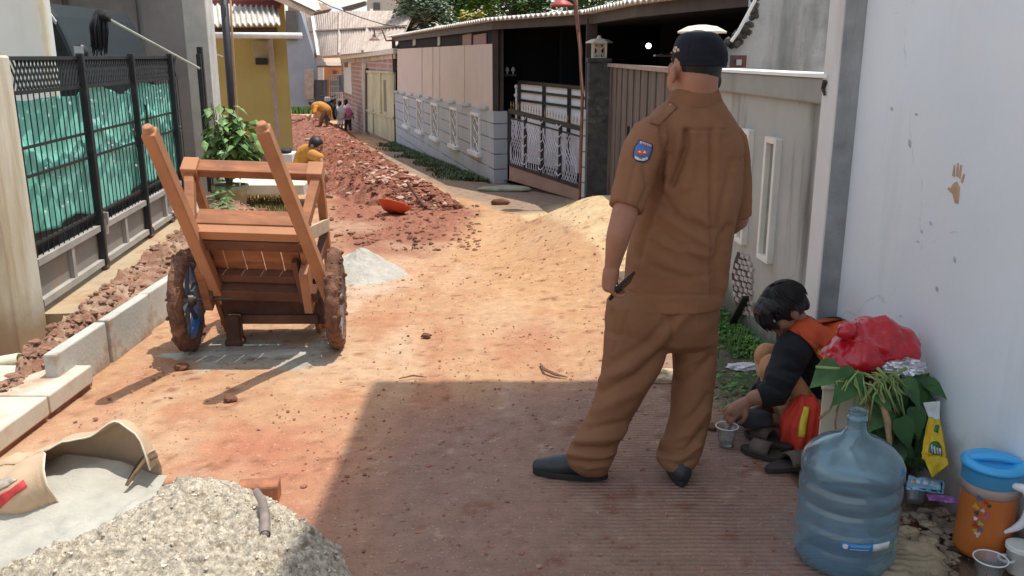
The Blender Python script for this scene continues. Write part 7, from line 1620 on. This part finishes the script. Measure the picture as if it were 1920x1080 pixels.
ypt = thing('detergent_pouch', tuple(PY(1750, 890, 2.95)), 'empty twisted yellow pouch with a white top and green oval print leaning on the wall', 'pouch')
o1, T1_ = sheet('body', [(1742, 782), (1763, 786), (1776, 862), (1728, 850)], (3.0, 3.0, 2.92, 2.92), ypm, None, None, ypt, .012, 4)
o2, T2_ = sheet('body', [(1728, 848), (1776, 860), (1778, 872), (1748, 896)], (2.92, 2.92, 2.9, 2.88), ypm, None, None, ypt, .008, 5)
sheet('spout', [(1731, 755), (1764, 752), (1762, 788), (1742, 784)], (3.02, 3.02, 3.0, 3.0), mat('pouch_white', (.66, .68, .66), rough=.35, bump=.3, bs=20), None, None, ypt, .010, 6)
sheet('side_strip', [(1742, 790), (1750, 792), (1738, 866), (1728, 860)], (2.99, 2.99, 2.905, 2.905), mat('pouch_amber', (.80, .42, .01), rough=.35), None, None, ypt, .005, 7)
oval = [(1752 + 13 * math.cos(a), 848 + 20 * math.sin(a)) for a in np.linspace(0, 5.9, 18)]
decal(T1_, [(a, b_) for a, b_ in oval if b_ < 862] , .006, mat('print_green', (.04, .16, .05), rough=.4), 'oval_print', o1, 2, 5)
for i in range(4): decal(T1_, [(1743 + i * 5, 836 + i * 2), (1746 + i * 5, 835 + i * 2), (1747 + i * 5, 850 + i), (1744 + i * 5, 851 + i)], .0085, wht, 'letter', o1, 1, 8)
decal(T1_, [(1752, 797), (1760, 798), (1757, 812), (1750, 810)], .006, mat('print_green', (0, 0, 0)), 'print_mark', o1, 1, 5)
bw1 = mat('wrap_blue', (.22, .45, .60), rough=.3, var=.3, vs=40, bump=.4, bs=30); o3, T3 = sheet('snack_wrapper', [(1704, 890), (1772, 900), (1770, 926), (1700, 916)], (2.90, 2.92, 2.82, 2.80), bw1, 'pale blue and navy snack wrapper lying by the foot of the wall', 'wrapper', None, .010, 8)
decal(T3, [(1764, 899), (1772, 900), (1770, 925), (1763, 924)], .004, mat('wrap_navy', (.02, .04, .22), rough=.3), 'wrapper_band', o3, 1, 5); decal(T3, [(1702, 914), (1765, 922), (1765, 927), (1702, 919)], .004, mat('wrap_navy', (0, 0, 0)), 'wrapper_band', o3, 1, 6)
for i in range(3): decal(T3, [(1718 + i * 14, 897 + i * 2), (1727 + i * 14, 899 + i * 2), (1725 + i * 14, 909 + i * 2), (1716 + i * 14, 907 + i * 2)], .004, wht, 'wrapper_print', o3, 1, 5)
decal(T3, [(1706, 900), (1714, 899), (1714, 908), (1706, 908)], .004, mat('wrap_peach', (.7, .4, .3)), 'wrapper_print', o3, 1, 5)
sheet('candy_wrapper', [(1738, 926), (1792, 928), (1794, 942), (1742, 938)], (2.80, 2.80, 2.76, 2.77), mat('wrap_purple', (.24, .08, .30), rough=.3, var=.5, vs=50, col2=(.6, .4, .6), c2s=30, c2lo=.55, c2hi=.65), 'narrow purple candy wrapper on the ground left of the pitcher', 'wrapper', None, .008, 9)
# sandals, litter, broken edge
lea = mat('sandal_brown', (.10, .075, .06), rough=.6, var=.3, vs=12, bump=.3)
def sandal(px, py, ang, label, flip=0):
    c = G(px, py) + Vector((0, 0, .004)); t_ = thing('sandal', c, label, 'sandal', 'worn brown sandals by the vest'); d_ = Vector((math.cos(ang), math.sin(ang), 0)); s_ = Vector((-d_.y, d_.x, 0))
    so = [c + d_ * (.115 * math.cos(a)) + s_ * (.042 * math.sin(a) * (1 + .15 * math.cos(a))) for a in np.linspace(0, 6.0, 24)]; MB().prism(so, (0, 0, .022)).build('sole', mat('sole_brown', (.035, .028, .025), rough=.8), t_, bevel=.004)
    st = MB(); 
    for k in range(9):
        a = math.pi * k / 8
        for w_ in (-.035, .045): st.v.append(tuple(c + d_ * (w_ + .02) + s_ * (.045 * math.cos(a)) + Vector((0, 0, .02 + .045 * math.sin(a)))))
    st.f = [(2 * i, 2 * i + 1, 2 * i + 3, 2 * i + 2) for i in range(8)]; o = st.build('strap', lea, t_, smooth=True); m_ = o.modifiers.new('t', 'SOLIDIFY'); m_.thickness = .005
sandal(1440, 832, 2.3, 'worn brown sandal in front of the vest bundle, the left one'); sandal(1438, 858, 2.5, 'worn brown sandal nearer the camera, by the concrete edge')
sandal(1478, 878, .4, 'dark sandal half under the jug side, in front of the planter')
v_, f_ = blob(tuple(G(1392, 692) + Vector((0, 0, .012))), (.075, .04, .018), 9, .55, 3, 3); tag(MB().add(v_, f_).build('plastic_scrap', mat('litter_white', (.66, .68, .70), rough=.4, bump=.4)), 'crumpled white plastic scrap on the mossy ground by the wall', 'litter')
v_, f_ = blob(tuple(G(1240, 712) + Vector((0, 0, .02))), (.10, .06, .035), 19, .5, 3, 3); tag(MB().add(v_, f_).build('paper_scrap', mat('paper_tan', (.55, .44, .30), rough=.9, var=.3, vs=14, bump=.5)), 'crumpled tan paper scrap seen between the legs of the standing person', 'litter')
v_, f_ = blob(tuple(G(1345, 805) + Vector((0, 0, .01))), (.055, .03, .015), 29, .5, 3, 3); tag(MB().add(v_, f_).build('bark_piece', soil_dk), 'dark bark piece lying left of the clear cup', 'litter')
tw = MB(); tw.tube([G(1013, 686) + Vector((0, 0, .012)), G(1022, 700) + Vector((0, 0, .02)), G(1042, 706) + Vector((0, 0, .012)), G(1064, 710) + Vector((0, 0, .008))], [.005, .009, .009, .003], 6); tag(tw.build('twig', mat('twig_brown', (.20, .11, .07), rough=.95)), 'short brown twig at the edge of the shade', 'twig')
tl = MB(); tl.tube([G(748, 712) + Vector((0, 0, .006)), G(775, 708) + Vector((0, 0, .012)), G(800, 709) + Vector((0, 0, .005))], [.003, .005, .002], 5); tag(tl.build('twig', mat('twig_brown', (0, 0, 0))), 'thin twig at the top left corner of the shade', 'twig')
for px_, py_, s_, lb in ((432, 752, .035, 'dark clod left of the second handle shadow'), (340, 692, .04, 'reddish clod by the left cart wheel'), (800, 632, .03, 'grey clod in the middle of the lane'), (1500, 1000, .0, '')):
    if s_: v_, f_ = blob(tuple(G(px_, py_) + Vector((0, 0, s_ * .3))), (s_, s_ * .7, s_ * .5), px_, .5, 2.5, 2); tag(MB().add(v_, f_).build('clod', soil_dk), lb, 'clod')
# weeds by the low wall
rg = np.random.default_rng(50); cs = []; gs = []
for _ in range(1700):
    t_ = rg.random(); a = G(1338 + 100 * t_, 588 + 84 * t_); w_ = abs(rg.normal(0, .10)); p = a + Vector((-w_ * 1.1 + .04, 0, 0)); cs.append((p.x, p.y, float(gz(p.x, p.y)) - .02 + rg.uniform(0, .10) * max(0, 1 - w_ / .3)))
for _ in range(260):
    p = G(rg.uniform(1335, 1450), rg.uniform(680, 775)); cs.append((p.x, p.y, p.z + rg.uniform(-.02, .02)))
mb = MB(); leaves(mb, cs, .030, rg, ar=.36); tag(mb.build('weeds', leafm('weed_leaf', (.08, .19, .035), vs=9, col2=(.16, .30, .06), c2s=7, c2lo=.5, c2hi=.65), origin=tuple(G(1380, 640))), 'low green weeds creeping along the foot of the stained wall', 'weeds', kind='stuff')
for _ in range(500):
    t_ = rg.random(); a = G(1338 + 100 * t_, 588 + 84 * t_); gs.append((a.x - abs(rg.normal(0, .08)), a.y, -.02))
blades('grass', MATS['weed_leaf'], gs, .09, 'thin grass blades among the weeds by the stained wall', 'grass', 9, .003)
# broken concrete chunks near the jug
lbr = {1700: 'tan concrete chunk close behind the water jug', 1738: 'small tan chunk midway between the jug and the pitcher', 1720: 'widest flat tan chunk between the jug and the pitcher', 1740: 'smallest tan chunk just below the purple wrapper', 1660: 'tan chunk half hidden by the water jug'}
for px_, py_, sz in ((1700, 1000, .05), (1738, 1018, .04), (1720, 1046, .10), (1740, 985, .03), (1660, 1075, .06)):
    v_, f_ = blob(tuple(G(px_, py_) + Vector((0, 0, .004))), (sz, sz * .7, sz * .35), px_, .4, 2.5, 3); tag(MB().add(v_, f_).build('rubble_piece', mat('tan_rubble', (.42, .34, .22), rough=.95, var=.35, vs=12, bump=.7), smooth=True), lbr[px_], 'rubble', 'rubble chunks between the jug and the pitcher')
